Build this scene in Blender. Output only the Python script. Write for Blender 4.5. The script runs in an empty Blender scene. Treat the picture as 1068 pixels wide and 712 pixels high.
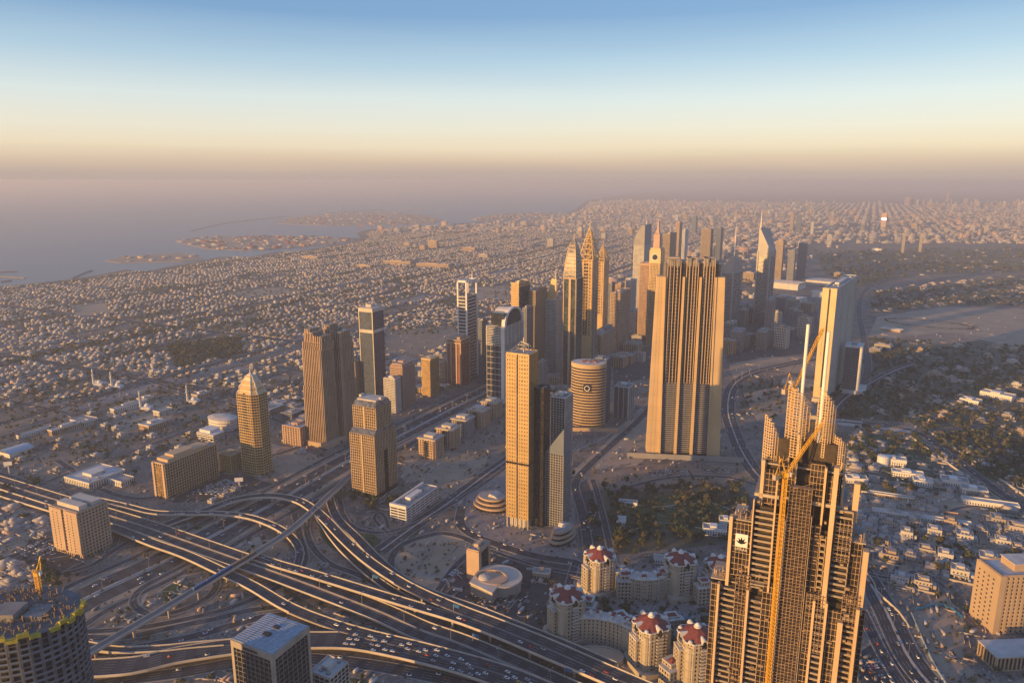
import bpy, math, random
import numpy as np
R = math.radians
rnd = random.Random(7)
sc = bpy.context.scene
col = sc.collection

# ------------------------------------------------------------------ camera
CAM_H = 452.0
FPX = 760.0                       # focal length in units of a 1068 px wide frame
PITCH = math.atan((356 - 188) / FPX)
cam_d = bpy.data.cameras.new('camera')
cam_d.sensor_width = 36.0
cam_d.lens = FPX / 1068 * 36.0
cam_d.clip_start = 1.0
cam_d.clip_end = 200000.0
cam = bpy.data.objects.new('camera', cam_d)
cam.location = (0, 0, CAM_H)
cam.rotation_euler = (math.pi / 2 - PITCH, 0, 0)
col.objects.link(cam)
sc.camera = cam

# ------------------------------------------------------------------ light
SUN_AZ = 237.0                    # clockwise from +Y (the view direction)
SUN_EL = 7.2
sc.view_settings.view_transform = 'Standard'
sc.view_settings.look = 'None'
sc.view_settings.exposure = 0.78
sc.view_settings.gamma = 1.0
sc.view_settings.use_curve_mapping = False
sd = bpy.data.lights.new('sun', 'SUN')
sd.energy = 4.8
sd.angle = R(0.6)
sd.color = (1.0, 0.55, 0.165)
so = bpy.data.objects.new('sun', sd)
so.rotation_euler = (R(90 - SUN_EL), 0, R(180 - SUN_AZ))
col.objects.link(so)

def s2l(c):
    return tuple(((x / 255 + 0.055) / 1.055) ** 2.4 if x > 10 else x / 255 / 12.92 for x in c)

world = bpy.data.worlds.new('World')
sc.world = world
world.use_nodes = True
nt = world.node_tree
nt.nodes.clear()
out = nt.nodes.new('ShaderNodeOutputWorld')
sky = nt.nodes.new('ShaderNodeTexSky')
sky.sky_type = 'NISHITA'
sky.sun_disc = False
sky.sun_elevation = R(SUN_EL)
sky.sun_rotation = R(SUN_AZ)
sky.altitude = 450
sky.dust_density = 3.0
bg1 = nt.nodes.new('ShaderNodeBackground')
bg1.inputs[1].default_value = 0.035
nt.links.new(sky.outputs[0], bg1.inputs[0])
tc = nt.nodes.new('ShaderNodeTexCoord')
sep = nt.nodes.new('ShaderNodeSeparateXYZ')
nt.links.new(tc.outputs['Generated'], sep.inputs[0])
mr = nt.nodes.new('ShaderNodeMapRange')
mr.inputs[1].default_value = -0.05
mr.inputs[2].default_value = 0.45
nz = nt.nodes.new('ShaderNodeTexNoise'); nz.inputs['Scale'].default_value = 3.0; nz.inputs['Detail'].default_value = 5.0
mpz = nt.nodes.new('ShaderNodeMapping'); mpz.inputs['Scale'].default_value = (1, 1, 14)
nt.links.new(tc.outputs['Generated'], mpz.inputs[0]); nt.links.new(mpz.outputs[0], nz.inputs['Vector'])
mz = nt.nodes.new('ShaderNodeMath'); mz.operation = 'MULTIPLY_ADD'; mz.inputs[1].default_value = 0.012
nt.links.new(nz.outputs['Fac'], mz.inputs[0]); sb = nt.nodes.new('ShaderNodeMath'); sb.operation = 'SUBTRACT'; sb.inputs[1].default_value = 0.006
nt.links.new(sep.outputs['Z'], sb.inputs[0]); nt.links.new(sb.outputs[0], mz.inputs[2])
nt.links.new(mz.outputs[0], mr.inputs[0])
ramp = nt.nodes.new('ShaderNodeValToRGB')
nt.links.new(mr.outputs[0], ramp.inputs[0])
def el(z): return (z + 0.05) / 0.5
stops = [(-0.05, (150, 138, 136)), (0.0, (188, 169, 163)), (0.010, (192, 172, 164)), (0.025, (214, 190, 170)),
         (0.042, (232, 214, 188)), (0.065, (228, 221, 206)), (0.10, (212, 220, 220)), (0.145, (168, 194, 214)),
         (0.20, (110, 150, 194)), (0.45, (84, 124, 186))]
cr = ramp.color_ramp
while len(cr.elements) < len(stops):
    cr.elements.new(0.5)
for e, (z, c) in zip(cr.elements, stops):
    e.position = el(z)
    e.color = s2l(c) + (1,)
bg2 = nt.nodes.new('ShaderNodeBackground')
bg2.inputs[1].default_value = 0.545
nt.links.new(ramp.outputs[0], bg2.inputs[0])
add = nt.nodes.new('ShaderNodeAddShader')
nt.links.new(bg1.outputs[0], add.inputs[0])
nt.links.new(bg2.outputs[0], add.inputs[1])
nt.links.new(add.outputs[0], out.inputs[0])

cy = sc.cycles
cy.max_bounces = 5
cy.diffuse_bounces = 2
cy.glossy_bounces = 2
cy.transmission_bounces = 2
cy.volume_bounces = 1
cy.transparent_max_bounces = 4
cy.use_denoising = True
cy.caustics_reflective = False
cy.caustics_refractive = False

# ------------------------------------------------------------------ survey: picture bearings to ground positions
def ray(px, py):
    x = (px - 534) / FPX; y = (356 - py) / FPX
    return x, math.cos(PITCH) + y * math.sin(PITCH), -math.sin(PITCH) + y * math.cos(PITCH)
def G(px, py, z=0.0):
    r = ray(px, py); t = (z - CAM_H) / r[2]
    return (r[0] * t, r[1] * t)
def proj(X, Y, Z):
    dz = Z - CAM_H
    d = Y * math.cos(PITCH) - dz * math.sin(PITCH)
    u = Y * math.sin(PITCH) + dz * math.cos(PITCH)
    return 534 + FPX * X / d, 356 - FPX * u / d
def Hof(px, yb, yt):
    X, Y = G(px, yb); lo, hi = 0, 700
    for _ in range(40):
        m = (lo + hi) / 2
        if proj(X, Y, m)[1] > yt: lo = m
        else: hi = m
    return lo
def HatXY(X, Y, yt):
    lo, hi = 0, 700
    for _ in range(40):
        m = (lo + hi) / 2
        if proj(X, Y, m)[1] > yt: lo = m
        else: hi = m
    return lo

# ------------------------------------------------------------------ materials
MAT = {}
def mat(name, color, rough=0.8, metal=0.0, noise=0.12, scale=0.05, spec=0.5, detail=4.0, col2=None, bump=0.0):
    if name in MAT: return MAT[name]
    m = bpy.data.materials.new(name); m.use_nodes = True
    n = m.node_tree; b = n.nodes['Principled BSDF']
    b.inputs['Roughness'].default_value = rough
    b.inputs['Metallic'].default_value = metal
    b.inputs['Specular IOR Level'].default_value = spec
    if noise > 0:
        g = n.nodes.new('ShaderNodeNewGeometry')
        t = n.nodes.new('ShaderNodeTexNoise'); t.inputs['Scale'].default_value = scale; t.inputs['Detail'].default_value = detail
        n.links.new(g.outputs['Position'], t.inputs['Vector'])
        r = n.nodes.new('ShaderNodeValToRGB')
        a = color; c2 = col2 or color
        r.color_ramp.elements[0].position = 0.3; r.color_ramp.elements[1].position = 0.7
        r.color_ramp.elements[0].color = tuple(max(0, x * (1 - noise)) for x in a) + (1,)
        r.color_ramp.elements[1].color = tuple(min(1, x * (1 + noise)) for x in c2) + (1,)
        n.links.new(t.outputs['Fac'], r.inputs[0]); n.links.new(r.outputs[0], b.inputs['Base Color'])
        if bump > 0:
            bp = n.nodes.new('ShaderNodeBump'); bp.inputs['Strength'].default_value = bump
            n.links.new(t.outputs['Fac'], bp.inputs['Height']); n.links.new(bp.outputs[0], b.inputs['Normal'])
    else:
        b.inputs['Base Color'].default_value = tuple(color) + (1,)
    MAT[name] = m
    return m

def glassmat(name, color, rough=0.12, metal=0.0, vary=0.5, sx=4.0, sz=3.8, spec=0.6):
    """curtain wall glass: every pane a little different (blinds, lights, tint), by object-space cells"""
    if name in MAT: return MAT[name]
    m = bpy.data.materials.new(name); m.use_nodes = True
    n = m.node_tree; b = n.nodes['Principled BSDF']
    tc = n.nodes.new('ShaderNodeTexCoord')
    mp = n.nodes.new('ShaderNodeMapping'); mp.inputs['Scale'].default_value = (1 / sx, 1 / sx, 1 / sz)
    n.links.new(tc.outputs['Object'], mp.inputs[0])
    fl = n.nodes.new('ShaderNodeVectorMath'); fl.operation = 'FLOOR'
    n.links.new(mp.outputs[0], fl.inputs[0])
    w = n.nodes.new('ShaderNodeTexWhiteNoise'); w.noise_dimensions = '3D'
    n.links.new(fl.outputs[0], w.inputs['Vector'])
    r = n.nodes.new('ShaderNodeValToRGB')
    r.color_ramp.elements[0].position = 0.0; r.color_ramp.elements[1].position = 1.0
    r.color_ramp.elements[0].color = tuple(x * (1 - vary) for x in color) + (1,)
    r.color_ramp.elements[1].color = tuple(min(1, x * (1 + vary)) for x in color) + (1,)
    e = r.color_ramp.elements.new(0.9); e.color = tuple(min(1, x * (1 + vary * 0.7)) for x in color) + (1,)
    n.links.new(w.outputs['Value'], r.inputs[0]); n.links.new(r.outputs[0], b.inputs['Base Color'])
    mm = n.nodes.new('ShaderNodeMapRange'); mm.inputs[3].default_value = rough * 0.7; mm.inputs[4].default_value = rough * 1.6
    n.links.new(w.outputs['Value'], mm.inputs[0]); n.links.new(mm.outputs[0], b.inputs['Roughness'])
    b.inputs['Metallic'].default_value = metal
    b.inputs['Specular IOR Level'].default_value = spec
    MAT[name] = m
    return m

M = lambda k: MAT[k]
mat('concrete', (0.36, 0.31, 0.25), noise=0.18, scale=0.08)
mat('concrete_pale', (0.50, 0.45, 0.38), noise=0.15, scale=0.06)
mat('concrete_dark', (0.20, 0.19, 0.18), noise=0.25, scale=0.1)
mat('beige', (0.50, 0.36, 0.21), noise=0.10, scale=0.03)
mat('wall_ivory', (0.40, 0.345, 0.265), noise=0.1, scale=0.1)
mat('sandstone', (0.46, 0.33, 0.22), noise=0.12, scale=0.04)
mat('pinkstone', (0.44, 0.30, 0.22), noise=0.12, scale=0.04)
mat('tan', (0.42, 0.31, 0.20), noise=0.10, scale=0.03)
mat('gold', (0.56, 0.385, 0.17), rough=0.45, noise=0.12, scale=0.05)
mat('white', (0.66, 0.64, 0.60), noise=0.08, scale=0.05)
mat('offwhite', (0.58, 0.55, 0.49), noise=0.12, scale=0.06)
mat('red_stone', (0.36, 0.15, 0.09), noise=0.15, scale=0.05)
mat('grey_stone', (0.27, 0.26, 0.26), noise=0.12, scale=0.05)
mat('blue_grey', (0.14, 0.17, 0.22), rough=0.4, noise=0.12, scale=0.05)
mat('steel', (0.35, 0.34, 0.33), rough=0.45, metal=0.6, noise=0.1, scale=0.2)
mat('blade', (0.33, 0.31, 0.29), rough=0.5, noise=0.1, scale=0.05)  # white roof darkened in its colour so that it reads as shaded
mat('sunlit_wall', (0.60, 0.47, 0.24), noise=0.08, scale=0.03)  # the sun's yellow is put into the colour of the slab's end walls
mat('shell_concrete', (0.12, 0.12, 0.125), noise=0.3, scale=0.1)
mat('pier_stone', (0.53, 0.38, 0.20), noise=0.10, scale=0.03)
mat('garden', (0.085, 0.080, 0.045), noise=0.4, scale=0.02, detail=8)
mat('path', (0.33, 0.29, 0.25), noise=0.15, scale=0.1)
mat('scrub', (0.135, 0.120, 0.070), noise=0.3, scale=0.15)
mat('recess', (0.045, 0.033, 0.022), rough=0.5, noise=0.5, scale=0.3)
mat('roof_grey', (0.30, 0.28, 0.26), noise=0.25, scale=0.12)
mat('roof_pale', (0.50, 0.47, 0.43), noise=0.2, scale=0.10)
mat('roof_red', (0.19, 0.045, 0.035), noise=0.25, scale=0.3)
mat('roof_blue', (0.30, 0.38, 0.44), noise=0.2, scale=0.3, rough=0.4)
mat('rust', (0.27, 0.19, 0.12), noise=0.35, scale=0.4)
mat('crane_yellow', (0.75, 0.40, 0.03), rough=0.5, noise=0.12, scale=0.4)
mat('form_yellow', (0.36, 0.31, 0.03), rough=0.6, noise=0.2, scale=0.4)
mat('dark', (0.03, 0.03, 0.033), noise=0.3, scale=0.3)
mat('asphalt', (0.036, 0.036, 0.040), rough=0.85, noise=0.35, scale=0.06, detail=8)
mat('asphalt_old', (0.062, 0.058, 0.056), rough=0.9, noise=0.3, scale=0.05, detail=8)
mat('paint', (0.42, 0.41, 0.39), noise=0.25, scale=0.8)
mat('paving', (0.24, 0.21, 0.19), noise=0.2, scale=0.10)
mat('kerb', (0.42, 0.38, 0.33), noise=0.15, scale=0.3)
mat('sand', (0.33, 0.25, 0.17), noise=0.22, scale=0.02, detail=10)
mat('sand_dark', (0.23, 0.175, 0.125), noise=0.25, scale=0.03, detail=10)
mat('lawn', (0.045, 0.075, 0.022), noise=0.35, scale=0.08, detail=8)
mat('pool', (0.02, 0.22, 0.32), rough=0.1, noise=0.2, scale=0.3)
mat('leaf', (0.042, 0.062, 0.022), noise=0.45, scale=0.15)
mat('leaf_warm', (0.095, 0.080, 0.030), noise=0.35, scale=0.15)
mat('bark', (0.12, 0.085, 0.055), noise=0.2, scale=0.6)
mat('sign_blue', (0.02, 0.13, 0.33), rough=0.4, noise=0.1, scale=1)
mat('metro_blue', (0.03, 0.12, 0.30), rough=0.3, noise=0.1, scale=1)
mat('lattice_gold', (0.62, 0.42, 0.16), rough=0.45, noise=0.1, scale=0.2)
for nm, c in (('car_white', (0.75, 0.75, 0.74)), ('car_silver', (0.42, 0.43, 0.44)), ('car_black', (0.025, 0.025, 0.03)),
              ('car_red', (0.35, 0.03, 0.02)), ('car_yellow', (0.62, 0.42, 0.05))):
    mat(nm, c, rough=0.3, noise=0.04, scale=1)
glassmat('glass_dark', (0.028, 0.032, 0.042))
glassmat('glass_blue', (0.030, 0.050, 0.085), rough=0.15)
glassmat('glass_black', (0.012, 0.012, 0.014), rough=0.2)
glassmat('glass_brown', (0.030, 0.022, 0.018), rough=0.25)
glassmat('glass_gold', (0.24, 0.15, 0.055), rough=0.38, metal=0.35, vary=0.3)
glassmat('glass_teal', (0.035, 0.055, 0.055), rough=0.15)
glassmat('glass_grey', (0.11, 0.12, 0.135), rough=0.25, vary=0.35)

mat('villa_cream', (0.40, 0.35, 0.30), noise=0.1, scale=0.05)
mat('villa_white', (0.47, 0.45, 0.42), noise=0.1, scale=0.05)
mat('villa_tan', (0.36, 0.28, 0.21), noise=0.12, scale=0.05)
mat('villa_grey', (0.30, 0.28, 0.27), noise=0.12, scale=0.05)
mat('screed', (0.33, 0.305, 0.285), noise=0.22, scale=0.06)
mat('screed_dark', (0.17, 0.16, 0.155), noise=0.25, scale=0.06)
# ------------------------------------------------------------------ mesh helpers
class MB:
    def __init__(s): s.v = []; s.f = []; s.m = []
    def quad(s, a, b, c, d, m=0):
        n = len(s.v); s.v += [a, b, c, d]; s.f.append((n, n + 1, n + 2, n + 3)); s.m.append(m)
    def tri(s, a, b, c, m=0):
        n = len(s.v); s.v += [a, b, c]; s.f.append((n, n + 1, n + 2)); s.m.append(m)
    def poly(s, pts, z, m=0):
        n = len(s.v); s.v += [(p[0], p[1], z) for p in pts]; s.f.append(tuple(range(n, n + len(pts)))); s.m.append(m)
    def obox(s, o, ex, ey, z0, z1, m=0):
        """box standing on a parallelogram: origin o, edges ex, ey (2D)"""
        p = [(o[0], o[1]), (o[0] + ex[0], o[1] + ex[1]), (o[0] + ex[0] + ey[0], o[1] + ex[1] + ey[1]), (o[0] + ey[0], o[1] + ey[1])]
        n = len(s.v)
        s.v += [(q[0], q[1], z0) for q in p] + [(q[0], q[1], z1) for q in p]
        s.f += [(n, n + 1, n + 5, n + 4), (n + 1, n + 2, n + 6, n + 5), (n + 2, n + 3, n + 7, n + 6), (n + 3, n, n + 4, n + 7), (n + 4, n + 5, n + 6, n + 7), (n + 3, n + 2, n + 1, n)]
        s.m += [m] * 6
    def box(s, x0, x1, y0, y1, z0, z1, m=0):
        s.obox((x0, y0), (x1 - x0, 0), (0, y1 - y0), z0, z1, m)
    def loft(s, rings, m=0, cap=True, close=True):
        n0 = len(s.v); k = len(rings[0])
        for r in rings: s.v += list(r)
        for i in range(len(rings) - 1):
            for j in range(k if close else k - 1):
                a = n0 + i * k + j; b = n0 + i * k + (j + 1) % k
                s.f.append((a, b, b + k, a + k)); s.m.append(m)
        if cap:
            s.f.append(tuple(n0 + (len(rings) - 1) * k + j for j in range(k))); s.m.append(m)
            s.f.append(tuple(n0 + j for j in reversed(range(k)))); s.m.append(m)
    def prism(s, pts, z0, z1, m=0):
        s.loft([[(p[0], p[1], z0) for p in pts], [(p[0], p[1], z1) for p in pts]], m)
    def cone(s, pts, z0, tip, m=0):
        n = len(s.v); s.v += [(p[0], p[1], z0) for p in pts] + [tip]; k = len(pts)
        for j in range(k): s.f.append((n + j, n + (j + 1) % k, n + k)); s.m.append(m)
    def bar(s, a, b, t, m=0, t2=None):
        """square bar between two 3D points"""
        a = np.array(a, float); b = np.array(b, float); d = b - a; L = np.linalg.norm(d)
        if L < 1e-6: return
        d /= L
        up = np.array((0, 0, 1.0)) if abs(d[2]) < 0.95 else np.array((0, 1.0, 0))
        e = np.cross(d, up); e /= np.linalg.norm(e); f = np.cross(e, d)
        t2 = t if t2 is None else t2
        r0 = [tuple(a + (e * i + f * j) * t / 2) for i, j in ((-1, -1), (1, -1), (1, 1), (-1, 1))]
        r1 = [tuple(b + (e * i + f * j) * t2 / 2) for i, j in ((-1, -1), (1, -1), (1, 1), (-1, 1))]
        s.loft([r0, r1], m)
    def mast(s, a, b, w, t, seg, m=0):
        """lattice mast: 4 chords and zig-zag bracing"""
        a = np.array(a, float); b = np.array(b, float); d = b - a; L = np.linalg.norm(d); d /= L
        up = np.array((0, 0, 1.0)) if abs(d[2]) < 0.9 else np.array((0, 1.0, 0))
        e = np.cross(d, up); e /= np.linalg.norm(e); f = np.cross(e, d)
        cs = [(e * i + f * j) * w / 2 for i, j in ((-1, -1), (1, -1), (1, 1), (-1, 1))]
        for c in cs: s.bar(a + c, b + c, t, m)
        n = max(1, int(L / seg))
        for i in range(n):
            p = a + d * L * i / n; q = a + d * L * (i + 1) / n
            for k in range(4):
                c0, c1 = cs[k], cs[(k + 1) % 4]
                s.bar(p + c0, q + c1, t * 0.7, m); s.bar(p + c0, p + c1, t * 0.6, m)
    def build(s, name, mats, parent=None, smooth=False):
        me = bpy.data.meshes.new(name)
        me.from_pydata([tuple(map(float, v)) for v in s.v], [], s.f)
        if not isinstance(mats, (list, tuple)): mats = [mats]
        for k in mats: me.materials.append(MAT[k] if isinstance(k, str) else k)
        if any(s.m): me.polygons.foreach_set('material_index', s.m)
        if smooth: me.polygons.foreach_set('use_smooth', [True] * len(s.f))
        me.update()
        o = bpy.data.objects.new(name, me); col.objects.link(o)
        if parent is not None: o.parent = parent
        return o

def np_mesh(name, V, Fq, mats, mi=None):
    """mesh of quads from numpy arrays"""
    me = bpy.data.meshes.new(name)
    me.vertices.add(len(V)); me.vertices.foreach_set('co', V.astype(np.float32).ravel())
    me.loops.add(Fq.size); me.loops.foreach_set('vertex_index', Fq.astype(np.int32).ravel())
    me.polygons.add(len(Fq)); k = Fq.shape[1]
    me.polygons.foreach_set('loop_start', np.arange(0, Fq.size, k, dtype=np.int32))
    for x in mats: me.materials.append(MAT[x])
    if mi is not None: me.polygons.foreach_set('material_index', mi.astype(np.int32))
    me.update(calc_edges=True); me.validate()
    o = bpy.data.objects.new(name, me); col.objects.link(o)
    return o

def tag(o, label=None, cat=None, group=None, kind=None):
    if label: o['label'] = label
    if cat: o['category'] = cat
    if group: o['group'] = group
    if kind: o['kind'] = kind
    return o
def thing(name, label, cat, x, y, rot=0.0, z=0.0, group=None):
    o = bpy.data.objects.new(name, None); col.objects.link(o)
    o.empty_display_size = 5
    o.location = (x, y, z); o.rotation_euler = (0, 0, rot)
    return tag(o, label, cat, group)
def copy_tree(o, parent=None):
    c = o.copy(); col.objects.link(c)
    if parent is not None: c.parent = parent
    for ch in list(o.children): copy_tree(ch, c)
    return c

def rect(x0, x1, y0, y1): return [(x0, y0), (x1, y0), (x1, y1), (x0, y1)]
def ell(cx, cy, a, b, n=28, a0=0.0): return [(cx + a * math.cos(a0 + 2 * math.pi * i / n), cy + b * math.sin(a0 + 2 * math.pi * i / n)) for i in range(n)]
def octo(a, b, c): return [(-a + c, -b), (a - c, -b), (a, -b + c), (a, b - c), (a - c, b), (-a + c, b), (-a, b - c), (-a, -b + c)]

def facade(mb, pts, z0, z1, bay=4.0, fl=3.8, pw=0.8, pd=0.5, sh=1.2, sd=0.4, m=0, edges=None):
    """piers and spandrels standing proud of a glass core, on every edge of a counter-clockwise outline"""
    n = len(pts)
    for i in range(n):
        if edges is not None and i not in edges: continue
        a = pts[i]; b = pts[(i + 1) % n]
        dx, dy = b[0] - a[0], b[1] - a[1]; L = math.hypot(dx, dy)
        if L < 0.5: continue
        ux, uy = dx / L, dy / L; nx, ny = uy, -ux
        if pw > 0:
            k = max(1, round(L / bay))
            for j in range(k + 1):
                s = L * j / k
                s0 = min(max(s - pw / 2, 0), L - pw) if L > pw else 0
                mb.obox((a[0] + ux * s0, a[1] + uy * s0), (nx * pd, ny * pd), (ux * pw, uy * pw), z0, z1, m)
        if sh > 0:
            k = max(1, round((z1 - z0) / fl)); st = (z1 - z0) / k
            for j in range(k + 1):
                zz = z0 + st * j
                mb.obox((a[0] + ux * 0.01, a[1] + uy * 0.01), (nx * sd, ny * sd), (ux * (L - 0.02), uy * (L - 0.02)), max(z0, zz - sh / 2), min(z1, zz + sh / 2) - 0.003, m)

def rooftop(root, pts, z, seed=0, matr='roof_grey', matp='concrete', plant=True):
    """parapet and rooftop plant"""
    r = random.Random(seed * 13 + 5)
    xs = [p[0] for p in pts]; ys = [p[1] for p in pts]
    cx, cyy = sum(xs) / len(xs), sum(ys) / len(ys)
    mb = MB(); mb.prism([(cx + (p[0] - cx) * 0.995, cyy + (p[1] - cyy) * 0.995) for p in pts], z, z + 0.4)
    n = len(pts)
    o = mb.build('roof', matr, root)
    mb = MB()
    for i in range(n):
        a = pts[i]; b = pts[(i + 1) % n]; L = math.hypot(b[0] - a[0], b[1] - a[1])
        if L < 0.3: continue
        nx, ny = -(b[1] - a[1]) / L * 0.5, (b[0] - a[0]) / L * 0.5
        mb.obox(a, (b[0] - a[0], b[1] - a[1]), (nx, ny), z + 0.02, z + 1.6)
    mb.build('parapet', matp, root)
    if plant:
        w = max(xs) - min(xs); d = max(ys) - min(ys)
        mb = MB()
        mb.box(cx - w * 0.2, cx + w * 0.15, cyy - d * 0.2, cyy + d * 0.18, z + 0.4, z + 4.5)
        mb.build('plant_room', matp, root)
        mb = MB()
        for _ in range(7):
            x = cx + r.uniform(-0.36, 0.36) * w; y = cyy + r.uniform(-0.36, 0.36) * d; s = r.uniform(0.8, 2.0)
            mb.box(x - s, x + s, y - s * 0.7, y + s * 0.7, z + 0.4, z + r.uniform(1.5, 3.0))
        mb.build('air_unit', 'steel', root)
    return o

GA = 26.0                          # bearing of the street grid
def fit(pL, pM, pR, yt, yb=None, h=None, ga=GA, dep=None):
    """near top corner at bearing (pM, yt); returns root centre, rot, width, depth, height"""
    if yb is not None:
        C = G(pM, yb); h = HatXY(C[0], C[1], yt); zr = 0
    else:
        C = G(pM, yt, h); zr = h
    a = R(ga); u = (math.sin(a), math.cos(a)); v = (math.cos(a), -math.sin(a))
    def solve(dx, dy, target, sgn):
        lo, hi = 1.0, 260.0
        for _ in range(40):
            m = (lo + hi) / 2
            x = proj(C[0] + dx * m, C[1] + dy * m, zr)[0]
            if (x - target) * sgn < 0: lo = m
            else: hi = m
        return lo
    w = solve(-v[0], -v[1], pL, -1)
    d = dep if dep else solve(u[0], u[1], pR, 1)
    cx = C[0] - v[0] * w / 2 + u[0] * d / 2; cyy = C[1] - v[1] * w / 2 + u[1] * d / 2
    return dict(x=cx, y=cyy, rot=-a, w=w, d=d, h=h)

def tower(name, label, cat, f, wall='beige', glass='glass_dark', bay=4.0, fl=3.8, pw=0.8, pd=0.5, sh=1.2, sd=0.4, group=None, roof=True, pts=None, roofm='roof_grey', seed=None):
    root = thing(name, label, cat, f['x'], f['y'], f['rot'], group=group)
    w, d, h = f['w'] / 2, f['d'] / 2, f['h']
    pts = pts or rect(-w + 0.5, w - 0.5, -d + 0.5, d - 0.5)
    mb = MB(); mb.prism(pts, 0, h); mb.build('glazing', glass, root)
    mb = MB(); facade(mb, pts, 0, h, bay, fl, pw, pd, sh, sd); mb.build('facade_frame', wall, root)
    if roof: rooftop(root, pts, h, seed=seed if seed is not None else int(f['x']) % 97, matp=wall, matr=roofm)
    return root
# ================================================================== THE SETTING
def st_(X, Y):
    a = R(GA); return X * math.cos(a) - Y * math.sin(a), X * math.sin(a) + Y * math.cos(a)
def xy_(s, t):
    a = R(GA); return s * math.cos(a) + t * math.sin(a), -s * math.sin(a) + t * math.cos(a)

# sea
m = bpy.data.materials.new('sea'); m.use_nodes = True; n_ = m.node_tree; b_ = n_.nodes['Principled BSDF']
b_.inputs['Base Color'].default_value = (0.07, 0.12, 0.15, 1); b_.inputs['Roughness'].default_value = 0.35
g_ = n_.nodes.new('ShaderNodeNewGeometry'); t_ = n_.nodes.new('ShaderNodeTexNoise'); t_.inputs['Scale'].default_value = 0.05; t_.inputs['Detail'].default_value = 6
n_.links.new(g_.outputs['Position'], t_.inputs['Vector'])
bp_ = n_.nodes.new('ShaderNodeBump'); bp_.inputs['Strength'].default_value = 0.25; bp_.inputs['Distance'].default_value = 2.0
n_.links.new(t_.outputs['Fac'], bp_.inputs['Height']); n_.links.new(bp_.outputs[0], b_.inputs['Normal'])
MAT['sea'] = m
mb = MB(); mb.quad((-70000, -4000, -2), (70000, -4000, -2), (70000, 75000, -2), (-70000, 75000, -2))
tag(mb.build('sea_water', 'sea'), kind='structure')

# ground material: sand, dust and built-up earth in patches
m = bpy.data.materials.new('ground'); m.use_nodes = True; n_ = m.node_tree; b_ = n_.nodes['Principled BSDF']; b_.inputs['Roughness'].default_value = 0.95
b_.inputs['Specular IOR Level'].default_value = 0.1
g_ = n_.nodes.new('ShaderNodeNewGeometry')
def noise_(sc_, det=6):
    t = n_.nodes.new('ShaderNodeTexNoise'); t.inputs['Scale'].default_value = sc_; t.inputs['Detail'].default_value = det
    n_.links.new(g_.outputs['Position'], t.inputs['Vector']); return t
ta, tb, tc2 = noise_(0.0035, 8), noise_(0.03, 8), noise_(0.25, 6)
def ramp_(t, p0, c0, p1, c1):
    r = n_.nodes.new('ShaderNodeValToRGB'); r.color_ramp.elements[0].position = p0; r.color_ramp.elements[1].position = p1
    r.color_ramp.elements[0].color = c0 + (1,); r.color_ramp.elements[1].color = c1 + (1,); n_.links.new(t.outputs['Fac'], r.inputs[0]); return r
ra = ramp_(ta, 0.40, (0.17, 0.145, 0.125), 0.62, (0.28, 0.235, 0.19))
rb = ramp_(tb, 0.38, (0.085, 0.08, 0.075), 0.62, (0.33, 0.28, 0.22))
rc = ramp_(tc2, 0.32, (0.50, 0.50, 0.51), 0.68, (1.30, 1.28, 1.25))
mx = n_.nodes.new('ShaderNodeMixRGB'); mx.inputs[0].default_value = 0.45
n_.links.new(ra.outputs[0], mx.inputs[1]); n_.links.new(rb.outputs[0], mx.inputs[2])
mx2 = n_.nodes.new('ShaderNodeMixRGB'); mx2.blend_type = 'MULTIPLY'; mx2.inputs[0].default_value = 0.8
n_.links.new(mx.outputs[0], mx2.inputs[1]); n_.links.new(rc.outputs[0], mx2.inputs[2]); n_.links.new(mx2.outputs[0], b_.inputs['Base Color'])
MAT['ground'] = m

COAST = [(-140, 309), (-40, 301), (0, 298), (20, 297), (76, 291), (100, 287), (131, 281), (150, 284), (175, 278), (207, 272),
         (230, 268), (262, 268), (285, 263), (310, 262), (340, 257), (362, 253), (376, 248), (372, 243), (385, 239), (415, 237), (455, 235.5),
         (500, 233), (545, 231), (585, 226), (600, 218), (612, 209), (650, 202.5), (700, 198), (760, 195), (800, 193)]
coast = [G(*p) for p in COAST]
land_pts = [(-3600, -3500), (-3600, coast[0][1] - 900)] + coast + [(65000, 72000), (68000, -3500)]
def inpoly(x, y, P):
    c = False; j = len(P) - 1
    for i in range(len(P)):
        if (P[i][1] > y) != (P[j][1] > y) and x < (P[j][0] - P[i][0]) * (y - P[i][1]) / (P[j][1] - P[i][1]) + P[i][0]: c = not c
        j = i
    return c
mb = MB(); mb.poly(list(reversed(land_pts)), 0.0)
tag(mb.build('ground', 'ground'), kind='structure')
# island and harbour land
ISL = [[(109, 272), (125, 268.5), (150, 266), (185, 263.5), (205, 266), (212, 270), (190, 273), (150, 273.5), (125, 274)],
       [(183, 252), (205, 248), (240, 246.5), (290, 246), (340, 247), (372, 249), (345, 255), (300, 259), (262, 261), (215, 259.5)],
       [(289, 233), (300, 228), (330, 224.5), (360, 222), (400, 221), (440, 224), (462, 229), (452, 233.5), (400, 234.5), (340, 235.5)],
       [(488, 229), (505, 225), (530, 222.5), (560, 222), (600, 223), (600, 228), (545, 229.5), (510, 230.5)]]
isl_w = [[G(*p) for p in P] for P in ISL]
mb = MB()
for P in isl_w:
    Q = list(reversed(P)); mb.loft([[(p[0], p[1], -3) for p in Q], [(p[0], p[1], 0.2) for p in Q]])
tag(mb.build('coastal_terrain', 'sand'), kind='structure')
mb = MB()
bw = [[(199, 241), (215, 237), (232, 233.5), (262, 229.5), (300, 225.5)], [(0, 294), (12, 292.5)], [(-5, 284), (18, 283)],
      [(74, 291), (88, 284.5), (96, 282)], [(340, 222), (400, 218.5), (450, 219)], [(470, 234), (520, 231)], [(-10, 288), (26, 290)]]
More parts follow.
